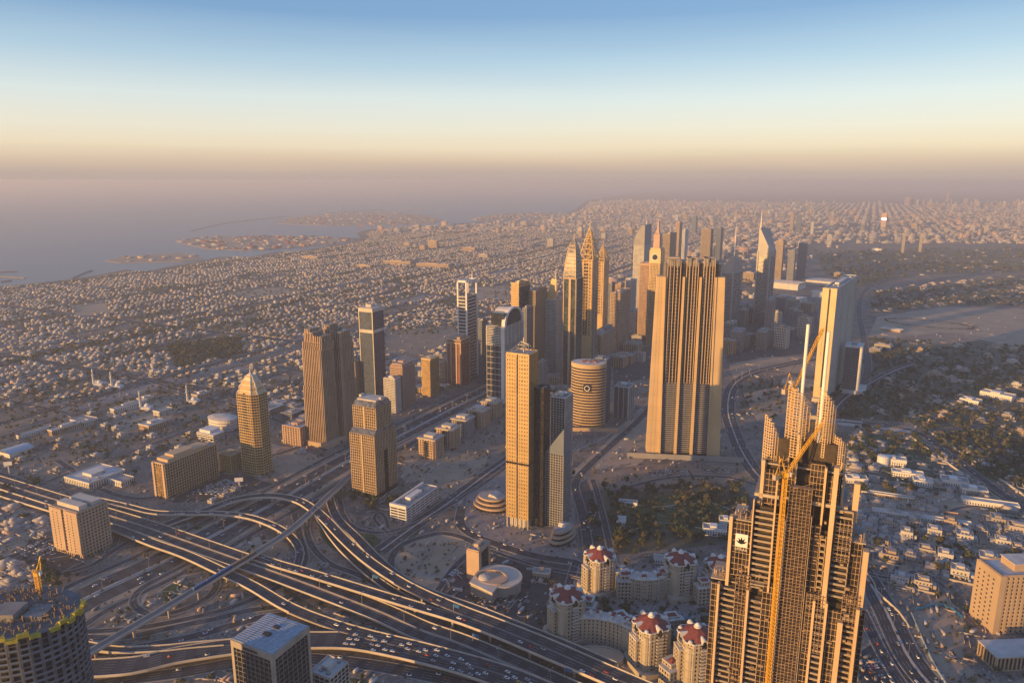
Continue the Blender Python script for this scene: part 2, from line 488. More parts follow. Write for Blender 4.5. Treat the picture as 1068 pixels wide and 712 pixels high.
for P in bw:
    W = [G(*p) for p in P]
    for a, b in zip(W, W[1:]):
        L = math.hypot(b[0] - a[0], b[1] - a[1]); w = 7 + L * 0.004
        nx, ny = -(b[1] - a[1]) / L * w, (b[0] - a[0]) / L * w
        mb.obox((a[0] - nx / 2, a[1] - ny / 2), (b[0] - a[0], b[1] - a[1]), (nx, ny), -3, 3)
tag(mb.build('breakwater', 'concrete_dark'), 'low dark rock breakwaters curving through the hazy sea off the coast', 'breakwater', kind='structure')

# ------------------------------------------------------------------ patches of surface
patches = {}
def patch(px, matn, z, name):
    patches.setdefault((name, matn), MB()).poly(list(reversed([G(*p) for p in px])) if True else px, z)
def area(px):
    P = [G(*p) for p in px]; return sum(P[i][0] * P[(i + 1) % len(P)][1] - P[(i + 1) % len(P)][0] * P[i][1] for i in range(len(P))) / 2
def patch(px, matn, z, name):
    P = [G(*p) for p in px]
    if area(px) < 0: P.reverse()
    patches.setdefault((name, matn), MB()).poly(P, z)
def circ(px, py, r):
    x, y = G(px, py); return [proj(a, b, 0) for a, b in ell(x, y, r, r, 24)]
# sand plots
patch([(425, 560), (448, 557), (476, 559), (492, 566), (478, 590), (455, 618), (440, 614), (420, 600), (412, 585), (416, 570)], 'sand', 0.10, 'sand_ground')
patch([(420, 470), (470, 470), (510, 478), (492, 500), (462, 520), (440, 505), (420, 500)], 'sand', 0.10, 'sand_ground')
patch([(470, 470), (500, 445), (524, 430), (527, 470), (505, 487)], 'sand_dark', 0.08, 'sand_ground')
patch([(905, 352), (985, 340), (1068, 322), (1068, 358), (985, 344), (930, 340)], 'sand', 0.06, 'sand_ground')
patch([(915, 330), (985, 320), (1068, 322), (1068, 362), (1010, 352), (905, 352)], 'sand', 0.07, 'sand_ground')
patch([(890, 500), (1010, 520), (1068, 545), (1068, 600), (1010, 612), (990, 600), (930, 600), (905, 560)], 'sand', 0.06, 'sand_ground')
patch([(760, 380), (800, 372), (860, 372), (850, 392), (800, 385), (766, 398)], 'sand', 0.08, 'sand_ground')
patch([(775, 410), (830, 400), (850, 425), (820, 445), (790, 440)], 'sand', 0.08, 'sand_ground')
patch([(585, 500), (625, 468), (668, 425), (690, 432), (672, 480), (640, 500), (600, 520)], 'sand', 0.07, 'sand_ground')
patch([(610, 490), (680, 484), (780, 486), (800, 500), (760, 512), (650, 512), (612, 510)], 'sand_dark', 0.08, 'sand_ground')
patch([(265, 560), (300, 566), (306, 600), (280, 590), (250, 580)], 'sand', 0.07, 'sand_ground')
patch([(110, 600), (150, 575), (190, 585), (225, 600), (190, 640), (140, 650), (90, 650), (92, 628)], 'sand_dark', 0.07, 'sand_ground')
patch([(75, 318), (110, 316), (118, 326), (80, 330)], 'sand', 0.06, 'sand_ground')
patch([(490, 300), (530, 298), (532, 312), (494, 314)], 'sand', 0.06, 'sand_ground')
patch([(232, 305), (290, 300), (320, 304), (262, 312)], 'sand', 0.06, 'sand_ground')
patch([(400, 345), (470, 340), (480, 352), (420, 372), (404, 366)], 'sand_dark', 0.06, 'sand_ground')
patch([(950, 640), (985, 620), (1005, 640), (1005, 690), (1030, 712), (975, 712)], 'sand', 0.08, 'sand_ground')
# gardens and parkland
for P in ([(845, 404), (860, 380), (905, 352), (1010, 355), (1080, 364), (1080, 520), (1000, 486), (950, 440), (860, 436)],
          [(850, 264), (1080, 259), (1080, 284), (960, 287), (905, 300), (860, 286)], [(905, 304), (1080, 287), (1080, 319), (985, 319), (908, 328)],
          [(612, 512), (650, 506), (775, 506), (790, 530), (765, 566), (640, 578), (618, 560)], [(170, 362), (252, 350), (258, 368), (190, 385)],
          [(872, 450), (950, 452), (985, 478), (990, 512), (900, 512), (880, 490)], [(770, 405), (800, 396), (822, 412), (806, 430), (780, 424)]):
    patch(P, 'garden', 0.045, 'garden_ground')
for P in ([(505, 640), (540, 648), (560, 668), (520, 660)], [(295, 612), (340, 640), (370, 650), (345, 655), (300, 640)], [(270, 590), (330, 612), (420, 640), (380, 628), (300, 604)],
          [(372, 588), (388, 604), (400, 616), (376, 606)], [(196, 545), (240, 540), (262, 548), (225, 556)], [(332, 506), (352, 500), (366, 512), (350, 530)]):
    patch(P, 'garden', 0.11, 'garden_ground')
patch([(895, 356), (985, 346), (1030, 352), (1000, 358), (940, 362)], 'sand_dark', 0.09, 'sand_ground')
patch([(0, 562), (55, 545), (62, 560), (20, 575), (0, 585)], 'sand', 0.06, 'sand_ground')
patch([(20, 480), (60, 470), (110, 480), (80, 500), (40, 500)], 'sand_dark', 0.06, 'sand_ground')
patch([(110, 432), (150, 415), (190, 420), (175, 440), (130, 450)], 'sand', 0.05, 'sand_ground')
patch([(30, 440), (70, 430), (110, 440), (90, 462), (50, 462)], 'sand_dark', 0.05, 'sand_ground')
patch([(282, 462), (318, 470), (340, 478), (300, 498), (286, 490)], 'sand', 0.07, 'sand_ground')
patch([(640, 372), (680, 360), (684, 392), (640, 402)], 'asphalt_old', 0.07, 'car_park_ground')
patch([(756, 328), (850, 318), (860, 366), (800, 374), (758, 378)], 'asphalt_old', 0.05, 'paving_ground')
# lawns
for P in ([(640, 528), (700, 516), (750, 520), (765, 545), (735, 556), (690, 552), (645, 560)],
          [(372, 548), (392, 558), (402, 574), (392, 578), (378, 562)], [(168, 612), (192, 606), (184, 622), (172, 628)],
          [(332, 545), (342, 556), (352, 575), (344, 570), (334, 558)], [(1000, 505), (1068, 520), (1068, 545), (1020, 530)],
          [(920, 488), (960, 492), (985, 505), (940, 510)], [(960, 360), (1000, 372), (990, 384), (958, 372)],
          [(1000, 470), (1068, 488), (1068, 506), (1025, 498)], [(415, 560), (440, 552), (430, 563)],
          [(362, 706), (400, 712), (470, 730), (380, 722)], [(893, 452), (935, 456), (960, 478), (915, 478)],
          [(985, 385), (1050, 400), (1030, 415), (990, 405)]):
    patch(P, 'lawn', 0.12, 'lawn_ground')
# plazas, car parks
patch([(455, 618), (500, 575), (560, 585), (600, 590), (575, 650), (560, 668), (520, 645), (480, 628)], 'asphalt_old', 0.09, 'car_park_ground')
patch([(230, 494), (262, 497), (285, 505), (230, 522), (180, 524), (178, 521)], 'asphalt_old', 0.09, 'car_park_ground')
patch([(30, 562), (62, 560), (62, 574), (90, 588), (60, 600), (20, 590)], 'asphalt_old', 0.09, 'car_park_ground')
patch([(483, 545), (487, 515), (528, 480), (600, 490), (600, 560), (605, 590), (560, 580), (510, 568)], 'paving', 0.07, 'paving_ground')
patch([(602, 505), (612, 500), (628, 540), (640, 600), (612, 600), (604, 560)], 'asphalt_old', 0.09, 'car_park_ground')
patch([(570, 610), (640, 590), (760, 590), (800, 712), (700, 712), (600, 680)], 'paving', 0.07, 'paving_ground')
patch([(895, 680), (930, 660), (985, 720), (900, 740)], 'asphalt_old', 0.09, 'car_park_ground')
patch([(0, 505), (60, 530), (55, 545), (0, 562)], 'paving', 0.05, 'paving_ground')
patch([(0, 590), (60, 600), (110, 600), (80, 620), (0, 640)], 'sand_dark', 0.05, 'sand_ground')
patch([(850, 440), (955, 452), (955, 446), (850, 434)], 'kerb', 0.12, 'paving_ground')
patch(circ(720, 650, 9), 'pool', 0.3, 'pool_water')
patch([(712, 645), (722, 640), (728, 655), (716, 664)], 'pool', 0.32, 'pool_water')
patch([(703, 690), (712, 686), (716, 694), (706, 698)], 'pool', 0.32, 'pool_water')
for (nm, mt), b in patches.items():
    tag(b.build(nm, mt), kind='structure')

# ------------------------------------------------------------------ roads
def smooth_path(P, step=9.0):
    P = [np.array(p, float) for p in P]
    Q = [2 * P[0] - P[1]] + P + [2 * P[-1] - P[-2]]
    o = []
    for i in range(1, len(Q) - 2):
        p0, p1, p2, p3 = Q[i - 1:i + 3]; L = np.linalg.norm(p2 - p1); k = max(1, int(L / step))
        for j in range(k):
            t = j / k
            o.append(0.5 * ((2 * p1) + (-p0 + p2) * t + (2 * p0 - 5 * p1 + 4 * p2 - p3) * t * t + (-p0 + 3 * p1 - 3 * p2 + p3) * t ** 3))
    o.append(P[-1])
    return np.array(o)
def normals(P):
    d = np.gradient(P[:, :2], axis=0); d /= np.linalg.norm(d, axis=1)[:, None] + 1e-9
    return np.stack([-d[:, 1], d[:, 0]], 1)     # left of the direction of travel
def strip(mb, P, o0, o1, dz=0.0, i0=0, i1=None, m=0):
    N = normals(P); i1 = len(P) - 1 if i1 is None else i1
    for i in range(i0, i1):
        a, b = P[i], P[i + 1]; na, nb = N[i], N[i + 1]
        mb.quad((a[0] + na[0] * o0, a[1] + na[1] * o0, a[2] + dz), (b[0] + nb[0] * o0, b[1] + nb[1] * o0, b[2] + dz),
                (b[0] + nb[0] * o1, b[1] + nb[1] * o1, b[2] + dz), (a[0] + na[0] * o1, a[1] + na[1] * o1, a[2] + dz), m)
def wall_strip(mb, P, o0, o1, z0, z1, i0=0, i1=None, m=0):
    """solid running wall between offsets o0<o1, from z0 to z1 above the path; ends closed"""
    N = normals(P); i1 = len(P) - 1 if i1 is None else i1
    rings = []
    for i in range(i0, i1 + 1):
        p, n = P[i], N[i]
        rings.append([(p[0] + n[0] * o0, p[1] + n[1] * o0, p[2] + z0), (p[0] + n[0] * o1, p[1] + n[1] * o1, p[2] + z0),
                      (p[0] + n[0] * o1, p[1] + n[1] * o1, p[2] + z1), (p[0] + n[0] * o0, p[1] + n[1] * o0, p[2] + z1)])
    if len(rings) > 1: mb.loft(rings, m)
def world_path(px, z0, z1=None):
    """px: list of (px,py) or (px,py,z)"""
    o = []
    for p in px:
        z = p[2] if len(p) > 2 else z0
        x, y = G(p[0], p[1], z); o.append((x, y, z))
    return smooth_path(o)
def lanes(mb, P, width, n, dz=0.02, dash=True, edge=True):
    if edge:
        for s in (-1, 1): strip(mb, P, s * (width / 2 - 0.9) - 0.12, s * (width / 2 - 0.9) + 0.12, dz)
    for k in range(1, n):
        o = -width / 2 + 0.9 + (width - 1.8) * k / n
        for i in range(0, len(P) - 2, 2): strip(mb, P, o - 0.12, o + 0.12, dz, i, i + 1)

road_mb = MB(); road_mark = MB(); road_kerb = MB(); verge = MB()
ROADS = []
rz = [0.16]
def ground_road(px, width, n=2, kerb=True, mark=True, median=False, world=None):
    rz[0] += 0.012
    P = world_path(px, 0.0) if world is None else smooth_path(world)
    P = P.copy(); P[:, 2] = rz[0]
    strip(road_mb, P, -width / 2, width / 2)
    if mark: lanes(road_mark, P, width, n)
    if kerb:
        wall_strip(road_kerb, P, -width / 2 - 0.5, -width / 2, -0.15, 0.13); wall_strip(road_kerb, P, width / 2, width / 2 + 0.5, -0.15, 0.13)
    if median:
        wall_strip(road_kerb, P, -1.2, 1.2, -0.1, 0.35)
    ROADS.append((P, width)); return P

# main highway (two carriageways, service roads) beside the row of towers
szr_px = [(40, 655), (84, 627), (131, 604), (179, 582), (219, 560), (281, 527), (325, 502), (366, 479), (414, 456), (460, 432), (507, 409)]
szr = [G(*p) for p in szr_px] + [(130, 1860), (342, 2210), (560, 2580), (820, 3020), (1180, 3600), (1600, 4300)]
szr = [(szr[0][0] - 60, szr[0][1] - 260)] + szr
S3 = [(a, b, 0) for a, b in szr]
Pc = smooth_path(S3, 12.0)
Nc = normals(Pc)
def offset(P, o):
    Q = P.copy(); N = normals(P); Q[:, 0] += N[:, 0] * o; Q[:, 1] += N[:, 1] * o; return Q
def off_list(o): return [tuple(p) for p in offset(Pc, o)[::4]]
hw = {}
for o, w, n in ((14.5, 22, 6), (-14.5, 22, 6), (41, 9, 2), (-43, 9, 2)):
    hw[o] = ground_road(None, w, n, world=off_list(o))
mdn = offset(Pc, 0); mdn[:, 2] = 0.2
strip(road_mb, mdn, -3.2, 3.2, 0.02, m=1); wall_strip(road_kerb, mdn, -0.4, 0.4, 0, 1.0)
for o in (28.5, -30.5):
    v_ = offset(Pc, o); v_[:, 2] = 0.14; strip(verge, v_, -4.2, 4.2)

# ordinary roads, traced on the ground
LIST = [
    ([(307, 535), (313, 560), (318, 585), (300, 605), (270, 622), (232, 636), (181, 648), (139, 655), (87, 659)], 9, 2),
    ([(330, 520), (320, 546), (326, 570), (345, 588), (371, 598), (400, 612), (440, 628)], 9, 2),
    ([(60, 662), (88, 664), (130, 664), (181, 654), (225, 645), (262, 636), (310, 630)], 10, 3),
    ([(90, 684), (165, 671), (215, 660), (262, 646), (300, 640)], 12, 3),
    ([(60, 722), (130, 709), (190, 701), (240, 692), (300, 686), (362, 690), (420, 699), (480, 712), (520, 724)], 16, 4),
    ([(221, 597), (226, 610), (215, 624), (190, 636), (165, 641), (147, 637), (139, 626), (150, 612), (185, 593), (222, 572), (262, 548)], 9, 2),
    ([(397, 574), (430, 550), (465, 526), (500, 500), (528, 480), (560, 458), (585, 442)], 22, 6),
    ([(400, 618), (408, 597), (408, 582), (421, 567), (448, 558), (463, 556), (482, 560), (499, 568)], 10, 2),
    ([(354, 520), (359, 539), (374, 552), (401, 555), (430, 547), (460, 532), (500, 507), (532, 484)], 8, 2),
    ([(405, 556), (396, 548), (390, 540), (396, 534), (402, 540), (405, 550)], 6, 1),
    ([(398, 585), (412, 610), (450, 628), (500, 645), (560, 672), (640, 705), (700, 730)], 12, 3),
    ([(482, 528), (480, 545), (492, 557), (520, 568), (560, 580), (598, 586), (615, 592), (640, 588)], 14, 3),
    ([(615, 592), (612, 560), (606, 530), (600, 505), (612, 488), (640, 462), (668, 436), (700, 400)], 13, 3),
    ([(640, 588), (634, 560), (628, 535), (622, 512), (618, 500)], 9, 2),
    ([(600, 588), (590, 620), (572, 660), (562, 680)], 10, 2),
    ([(455, 618), (475, 590), (500, 568)], 8, 2),
    ([(500, 570), (560, 590), (610, 600)], 7, 2),
    ([(640, 512), (700, 498), (760, 498), (800, 510)], 8, 2),
    # right-hand highway and its curve towards the fair halls
    ([(1000, 745), (951, 690), (921, 631), (895, 590), (868, 560), (830, 530), (800, 505), (779, 480), (765, 450), (759, 425), (765, 402), (785, 389), (812, 382), (850, 374)], 27, 7),
    ([(965, 745), (925, 690), (896, 631), (880, 600), (850, 566)], 12, 3),
    ([(855, 440), (868, 431), (880, 417), (901, 403), (930, 388), (952, 380)], 22, 5),
    ([(901, 403), (905, 380), (900, 350), (896, 320), (905, 301), (936, 289), (960, 283)], 18, 5),
    ([(900, 440), (952, 449), (985, 470), (1025, 500), (1068, 531), (1100, 555)], 14, 4),
    ([(850, 437), (900, 442), (955, 448), (1010, 446), (1080, 440)], 9, 2),
    ([(900, 318), (950, 300), (985, 290), (1030, 286), (1100, 284)], 14, 4),
    ([(830, 282), (900, 276), (960, 273), (1100, 270)], 22, 4),
    ([(790, 300), (850, 312), (900, 318)], 10, 2),
    ([(985, 612), (960, 596), (930, 603), (905, 598)], 7, 2),
    ([(1100, 470), (1040, 430), (1000, 405), (975, 388), (952, 380)], 7, 2),
    ([(930, 600), (960, 560), (1000, 530), (1068, 531)], 6, 1),
    # left-hand districts
    ([(-60, 470), (0, 454), (60, 436), (120, 419), (174, 403), (215, 391), (262, 377), (320, 360), (380, 340)], 20, 5),
    ([(130, 388), (174, 403), (215, 415), (262, 428), (300, 444), (340, 470)], 12, 3),
    ([(-60, 400), (0, 383), (60, 368), (131, 355), (200, 338), (270, 318), (330, 304), (390, 292)], 22, 5),
    ([(0, 512), (40, 522), (80, 535), (95, 545), (80, 556), (40, 570), (0, 585)], 12, 3),
    ([(60, 480), (110, 512), (150, 520), (178, 512), (240, 490), (300, 470), (326, 462)], 10, 2),
    ([(-40, 486), (0, 494), (40, 505), (60, 498), (120, 478), (180, 455), (250, 430)], 9, 2),
    ([(118, 570), (122, 560), (118, 545), (105, 535)], 8, 2),
    ([(60, 600), (95, 590), (118, 575), (140, 562), (180, 545)], 9, 2),
]
for P_, w, n in LIST: ground_road(P_, w, n, median=(w >= 20))
road_obj = road_mb.build('asphalt_road', ['asphalt', 'kerb']); tag(road_obj, kind='structure')
tag(road_mark.build('road_markings', 'paint'), kind='structure')
tag(road_kerb.build('road_kerb', 'kerb'), kind='structure')
tag(verge.build('verge_ground', 'sand'), kind='structure')

# ------------------------------------------------------------------ flyovers
pier_cache = {}
def pier_mesh(h, w):
    k = (round(h), round(w))
    if k not in pier_cache:
        mb = MB(); mb.prism(octo(0.9, 1.3, 0.3), -1.0, h - 1.8)
        mb.loft([[(-1.2, -1.4, h - 3.2), (1.2, -1.4, h - 3.2), (1.2, 1.4, h - 3.2), (-1.2, 1.4, h - 3.2)], [(-w * 0.38, -1.4, h - 1.7), (w * 0.38, -1.4, h - 1.7), (w * 0.38, 1.4, h - 1.7), (-w * 0.38, 1.4, h - 1.7)]])
        o = mb.build('pier', 'concrete'); pier_cache[k] = o.data; bpy.data.objects.remove(o)
    return pier_cache[k]
DECKS = []
def flyover(label, px, width, n, z=9.0, lpar=(0, 1), rpar=(0, 1), median=False, name='flyover', pier_gap=38, deckm='asphalt', cat='flyover', parh=1.25, world=None):
    P = world_path(px, z) if world is None else smooth_path(world)
    w = width / 2
    c = P[len(P) // 2]
    root = thing(name, label, cat, c[0], c[1], 0, 0)
    Q = P.copy(); Q[:, 0] -= c[0]; Q[:, 1] -= c[1]
    mb = MB(); wall_strip(mb, Q, -w - 0.3, w + 0.3, -1.7, -0.06); mb.build('deck', 'concrete', root)
    mb = MB(); strip(mb, Q, -w, w); mb.build('carriageway', deckm, root)
    if n:
        mb = MB(); lanes(mb, Q, width, n)
        mb.build('lane_marking', 'paint', root)
    k = len(Q) - 1
    for s, rg in ((1, lpar), (-1, rpar)):
        if rg is None: continue
        i0, i1 = int(rg[0] * k), int(rg[1] * k)
        if i1 <= i0: continue
        mb = MB()
        a, b = (w - 0.1, w + 0.4) if s > 0 else (-w - 0.4, -w + 0.1)
        wall_strip(mb, Q, a, b, -0.9, parh, i0, i1); mb.build('parapet', 'concrete_pale', root)
    if median:
        mb = MB(); wall_strip(mb, Q, -1.5, 1.5, -0.02, 0.3); wall_strip(mb, Q, -0.25, 0.25, 0.2, 1.0); mb.build('median', 'concrete', root)
    acc = pier_gap * 0.5; N = normals(Q)
    for i in range(1, len(Q)):
        acc += np.linalg.norm(Q[i] - Q[i - 1])
        if acc > pier_gap and Q[i][2] > 4:
            acc = 0
            wx, wy = Q[i][0] + c[0], Q[i][1] + c[1]
            if any(np.min(np.hypot(RP[:, 0] - wx, RP[:, 1] - wy)) < rw / 2 + 1 for RP, rw in ROADS[:4]): continue
            o = bpy.data.objects.new('pier', pier_mesh(Q[i][2], width)); col.objects.link(o); o.parent = root
            o.location = (Q[i][0], Q[i][1], 0); o.rotation_euler = (0, 0, math.atan2(N[i][1], N[i][0]))
    DECKS.append((P, width)); return P

flyover('wide double flyover crossing the main highway from the left edge, with a low median', [(-60, 485, 3), (0, 503, 5), (55, 520, 7), (116, 538, 9), (160, 552, 9.5), (240, 580, 9.5), (300, 601, 9), (390, 635, 6), (440, 657, 4.5), (480, 671, 4), (555, 703, 4), (620, 732, 4)], 29, 8, median=True)
P_cong = flyover('curved flyover packed with rush hour cars at the bottom of the interchange', [(84, 697, 6), (140, 693, 6.5), (183, 683, 7), (240, 674, 7.3), (290, 668, 7.5), (330, 667, 7.5), (370, 668, 7.5), (420, 677, 7.4), (480, 692, 7.2), (530, 709, 7), (580, 730, 7)], 25, 6, lpar=(0, 0.52))
flyover('long straight flyover running right past the red roofed apartments', [(262, 579, 9.6), (290, 588, 11), (325, 598, 12), (400, 621, 13), (440, 633, 13), (480, 645, 13), (520, 660, 13), (570, 681, 13), (620, 702, 13), (680, 728, 13)], 13, 3, lpar=(0, 0.5), pier_gap=40)
flyover('flyover sweeping in a wide arc round the top of the interchange', [(150, 556, 0.6), (185, 542, 4), (222, 529, 8), (244, 521, 10), (268, 517, 11.5), (291, 517, 12), (312, 522, 12.5), (327, 531, 13), (340, 542, 13), (357, 560, 13), (380, 581, 13), (410, 602, 13.2), (440, 618, 13.2), (480, 635, 13.2), (520, 650, 13.2), (570, 670, 13.2), (620, 692, 13.2), (680, 718, 13.2)], 13, 3, rpar=(0, 0.62), pier_gap=34)
flyover('narrow slip flyover curling down under the metro viaduct', [(98, 520, 6), (130, 527, 8), (160, 534, 9), (195, 535, 10), (230, 535, 10), (261, 539, 10), (290, 550, 9), (307, 563, 7), (313, 577, 4), (309, 592, 1.5)], 9.5, 2, pier_gap=32)
flyover('single flyover on the near side of the wide double one, lit along its edge', [(0, 514, 5), (60, 532, 7), (116, 549, 9), (160, 566, 9.5), (194, 578, 9.7), (235, 597, 9.5), (264, 611, 9.2), (300, 632, 8.8), (340, 648, 8.4), (380, 660, 8), (430, 672, 7.6), (480, 685, 7.4), (530, 700, 7.2), (580, 720, 7.2)], 13, 3, rpar=(0, 0.68))
flyover('short slip flyover joining the packed flyover at the lower left', [(84, 671, 3), (120, 677, 5.5), (165, 676, 7), (200, 672.5, 7.3), (245, 669, 7.4), (275, 668, 7.5)], 9, 2, lpar=(0, 1), rpar=(0, 0.8))
flyover('slip flyover descending beside the wide arc past the gore', [(330, 534, 9), (345, 557, 8), (362, 577, 6), (385, 598, 4), (410, 616, 2.2), (445, 636, 1)], 9, 2, pier_gap=30)
flyover('outer slip flyover bending round the sand plot above the interchange', [(343, 516, 3), (348, 533, 5), (356, 545, 6), (372, 560, 7), (392, 581, 8), (410, 597, 9), (432, 611, 10.5), (460, 622, 12), (500, 636, 12.8), (540, 652, 12.9), (590, 672, 12.9), (640, 694, 12.9)], 11, 3, rpar=(0, 0.45))

metro_w = [G(px_, py_, 13.5) + (13.5,) for px_, py_ in [(78, 690), (92, 681), (160, 641), (230, 599), (300, 555), (345, 515), (372, 491), (410, 467), (433, 455), (470, 436)]] + [(p[0], p[1], 13.5) for p in offset(Pc, -52)[::5] if p[1] > 1500]
P_met = flyover('slim metro viaduct running diagonally over every road of the interchange', None, 8.6, 0, name='metro_viaduct', deckm='concrete_dark', cat='viaduct', pier_gap=32, world=metro_w, parh=1.6)
mb = MB()
for o in (-2.6, -1.2, 1.2, 2.6): wall_strip(mb, P_met, o - 0.09, o + 0.09, 0.02, 0.22)
mb.v = [(x - P_met[len(P_met) // 2][0], y - P_met[len(P_met) // 2][1], z) for x, y, z in mb.v]
mb.build('rail', 'steel', [o for o in bpy.data.objects if o.name == 'metro_viaduct'][0])

# footpaths, curved planting edges and tracks in the loops of the interchange
pm = MB()
def path_line(px, w=1.6):
    P = world_path(px, 0.0); P = P.copy(); P[:, 2] = 0.148; strip(pm, P, -w / 2, w / 2)
for cx_, cy_, r_ in ((172, 620, 10), (196, 612, 12), (205, 618, 6), (128, 632, 11), (236, 618, 8), (292, 652, 9), (386, 552, 8), (205, 606, 16), (466, 596, 14), (905, 640, 6), (700, 534, 20), (350, 648, 8), (545, 640, 6)):
    x_, y_ = G(cx_, cy_); path_line([proj(a, b, 0) for a, b in ell(x_, y_, r_, r_ * .8, 14)] + [proj(x_ + r_, y_, 0)], 1.2)
for L_ in ([(140, 655), (150, 625), (168, 606), (215, 596)], [(95, 640), (120, 618), (150, 600), (190, 588)], [(160, 632), (166, 616), (182, 606), (190, 590)], [(268, 560), (285, 575), (300, 590)], [(248, 572), (272, 566), (300, 572)],
           [(425, 595), (450, 600), (474, 590)], [(430, 480), (460, 488), (495, 480)], [(600, 470), (640, 450), (676, 420)], [(590, 500), (640, 470), (690, 430)], [(900, 350), (960, 346), (1000, 352), (1068, 350)],
           [(640, 520), (680, 528), (740, 524), (770, 536)], [(650, 556), (690, 545), (740, 552)], [(905, 385), (935, 395), (985, 420), (1040, 440)], [(940, 360), (980, 385), (1068, 400)], [(905, 420), (950, 425), (1000, 445)],
           [(915, 330), (960, 338), (985, 330), (1068, 345)], [(905, 262), (960, 266), (1068, 264)], [(0, 520), (30, 535), (45, 552)], [(10, 540), (40, 545)], [(893, 520), (930, 560), (960, 600), (975, 640)], [(1000, 690), (975, 660), (968, 630)]):
    path_line(L_, 3.0)
tag(pm.build('footpath', 'path'), kind='structure')
# underpass mouth walls
ux_, uy_ = G(397, 574)
# ================================================================== TOWERS
def w2(f): return f['w'] / 2, f['d'] / 2, f['h']

# --- long hotel slab, left
f = fit(162, 175, 229, 485, yb=521)
t = tower('slab_hotel', 'long pale hotel slab with a deep grid of square windows beside a packed car park', 'hotel', f, 'beige', 'glass_brown', bay=4.2, fl=4.3, pw=0.9, pd=0.9, sh=0.9, sd=0.7)
w, d, h = w2(f)
mb = MB(); mb.box(-w + 2, w - 2, -d + 8, d - 14, h + 0.4, h + 5); mb.box(-w + 4, w - 4, -d + 20, d - 40, h + 5, h + 8); mb.build('penthouse', 'beige', t)
mb = MB(); mb.box(-w + 1.0, -w + 5, -d - 1.2, -d + 1, 0, h + 1); mb.box(w - 5, w - 1.0, -d - 1.2, -d + 1, 0, h + 1); mb.build('end_pier', 'sandstone', t)
mb = MB(); mb.box(-3.5, 3.5, -d - 0.9, -d, 4, h - 3); mb.build('end_window', 'glass_gold', t)

f = fit(229, 242, 253, 476, yb=494)
tower('office_block', 'small yellow apartment block between the hotel slab and the domed tower', 'building', f, 'gold', 'glass_brown', bay=3.5, fl=3.4)

# --- tower with a pointed domed crown
f = fit(250, 272, 288, 413, yb=497); w, d, h = w2(f)
c_ = octo(w, d, w * 0.35)
t = tower('domed_tower', 'gold ribbed tower with a pointed shell dome crown left of the highway', 'tower', f, 'gold', 'glass_brown', bay=4.2, fl=4.4, pw=0.5, pd=0.5, sh=1.3, sd=1.0, pts=c_, roof=False)
rings = []
hh = HatXY(f['x'], f['y'], 385) - h
for i in range(9):
    q = i / 8; s = (1 - q ** 1.35) ** 0.8 * (1 - .16 * (i % 2))
    rings.append([(x * s + 0.001, y * s, h + hh * 0.86 * q ** 0.9) for x, y in octo(w * 0.95, d * 0.95, w * 0.33)])
mb = MB(); mb.loft(rings, cap=True); mb.build('dome', 'gold', t)
mb = MB()
for r0, r1 in zip(rings, rings[1:]):
    for j in range(8): mb.bar(r0[j], r1[j], 1.1)
for k in range(1, 8, 2):
    for j in range(8): mb.bar(rings[k][j], rings[k][(j + 1) % 8], 0.7)
mb.build('dome_rib', 'white', t)
mb = MB(); mb.bar((0, 0, h + hh * 0.8), (0, 0, h + hh * 1.12), 1.4, t2=0.3); mb.build('spire', 'steel', t)
mb = MB(); mb.loft([[(-3, -d - 0.8, h * 0.55), (3, -d - 0.8, h * 0.55), (3, -d + 0.6, h * 0.55), (-3, -d + 0.6, h * 0.55)], [(-3, -d - 0.8, h - 6), (3, -d - 0.8, h - 6), (3, -d + 0.6, h - 6), (-3, -d + 0.6, h - 6)], [(-0.5, -d - 0.8, h + 2), (0.5, -d - 0.8, h + 2), (0.5, -d + 0.6, h + 2), (-0.5, -d + 0.6, h + 2)]]); mb.build('arched_window', 'glass_dark', t)

# --- twin stepped hotel tower
f = fit(321, 341, 371, 366, yb=467); w, d, h = w2(f)
t = thing('twin_tower', 'tall fluted brown hotel tower with two stepped block crowns left of the highway', 'tower', f['x'], f['y'], f['rot'])
body = MB(); ribs = MB()
def shaft(x0, x1, y0, y1, z0, z1, bay=3.9):
    body.box(x0, x1, y0, y1, z0, z1); facade(ribs, rect(x0, x1, y0, y1), z0, z1, bay, 7.0, 1.25, 1.9, 0, 0)
shaft(-w, w - 3, -d, -5, 0, h * 0.62); shaft(-w + 9, w + 5, 5, d, 0, h * 0.62)
shaft(-w + 1.2, w - 4.2, -d + 1.2, -5.5, h * 0.62, h); shaft(-w + 10.2, w + 3.8, 5.5, d - 1.2, h * 0.62, h)
body.box(-w + 8, w - 11, -5, 5, 0, h * 0.93)
hh = HatXY(f['x'], f['y'], 340)
body.build('glazing', 'glass_brown', t); ribs.build('facade_frame', 'sandstone', t); body = MB(); ribs = MB()
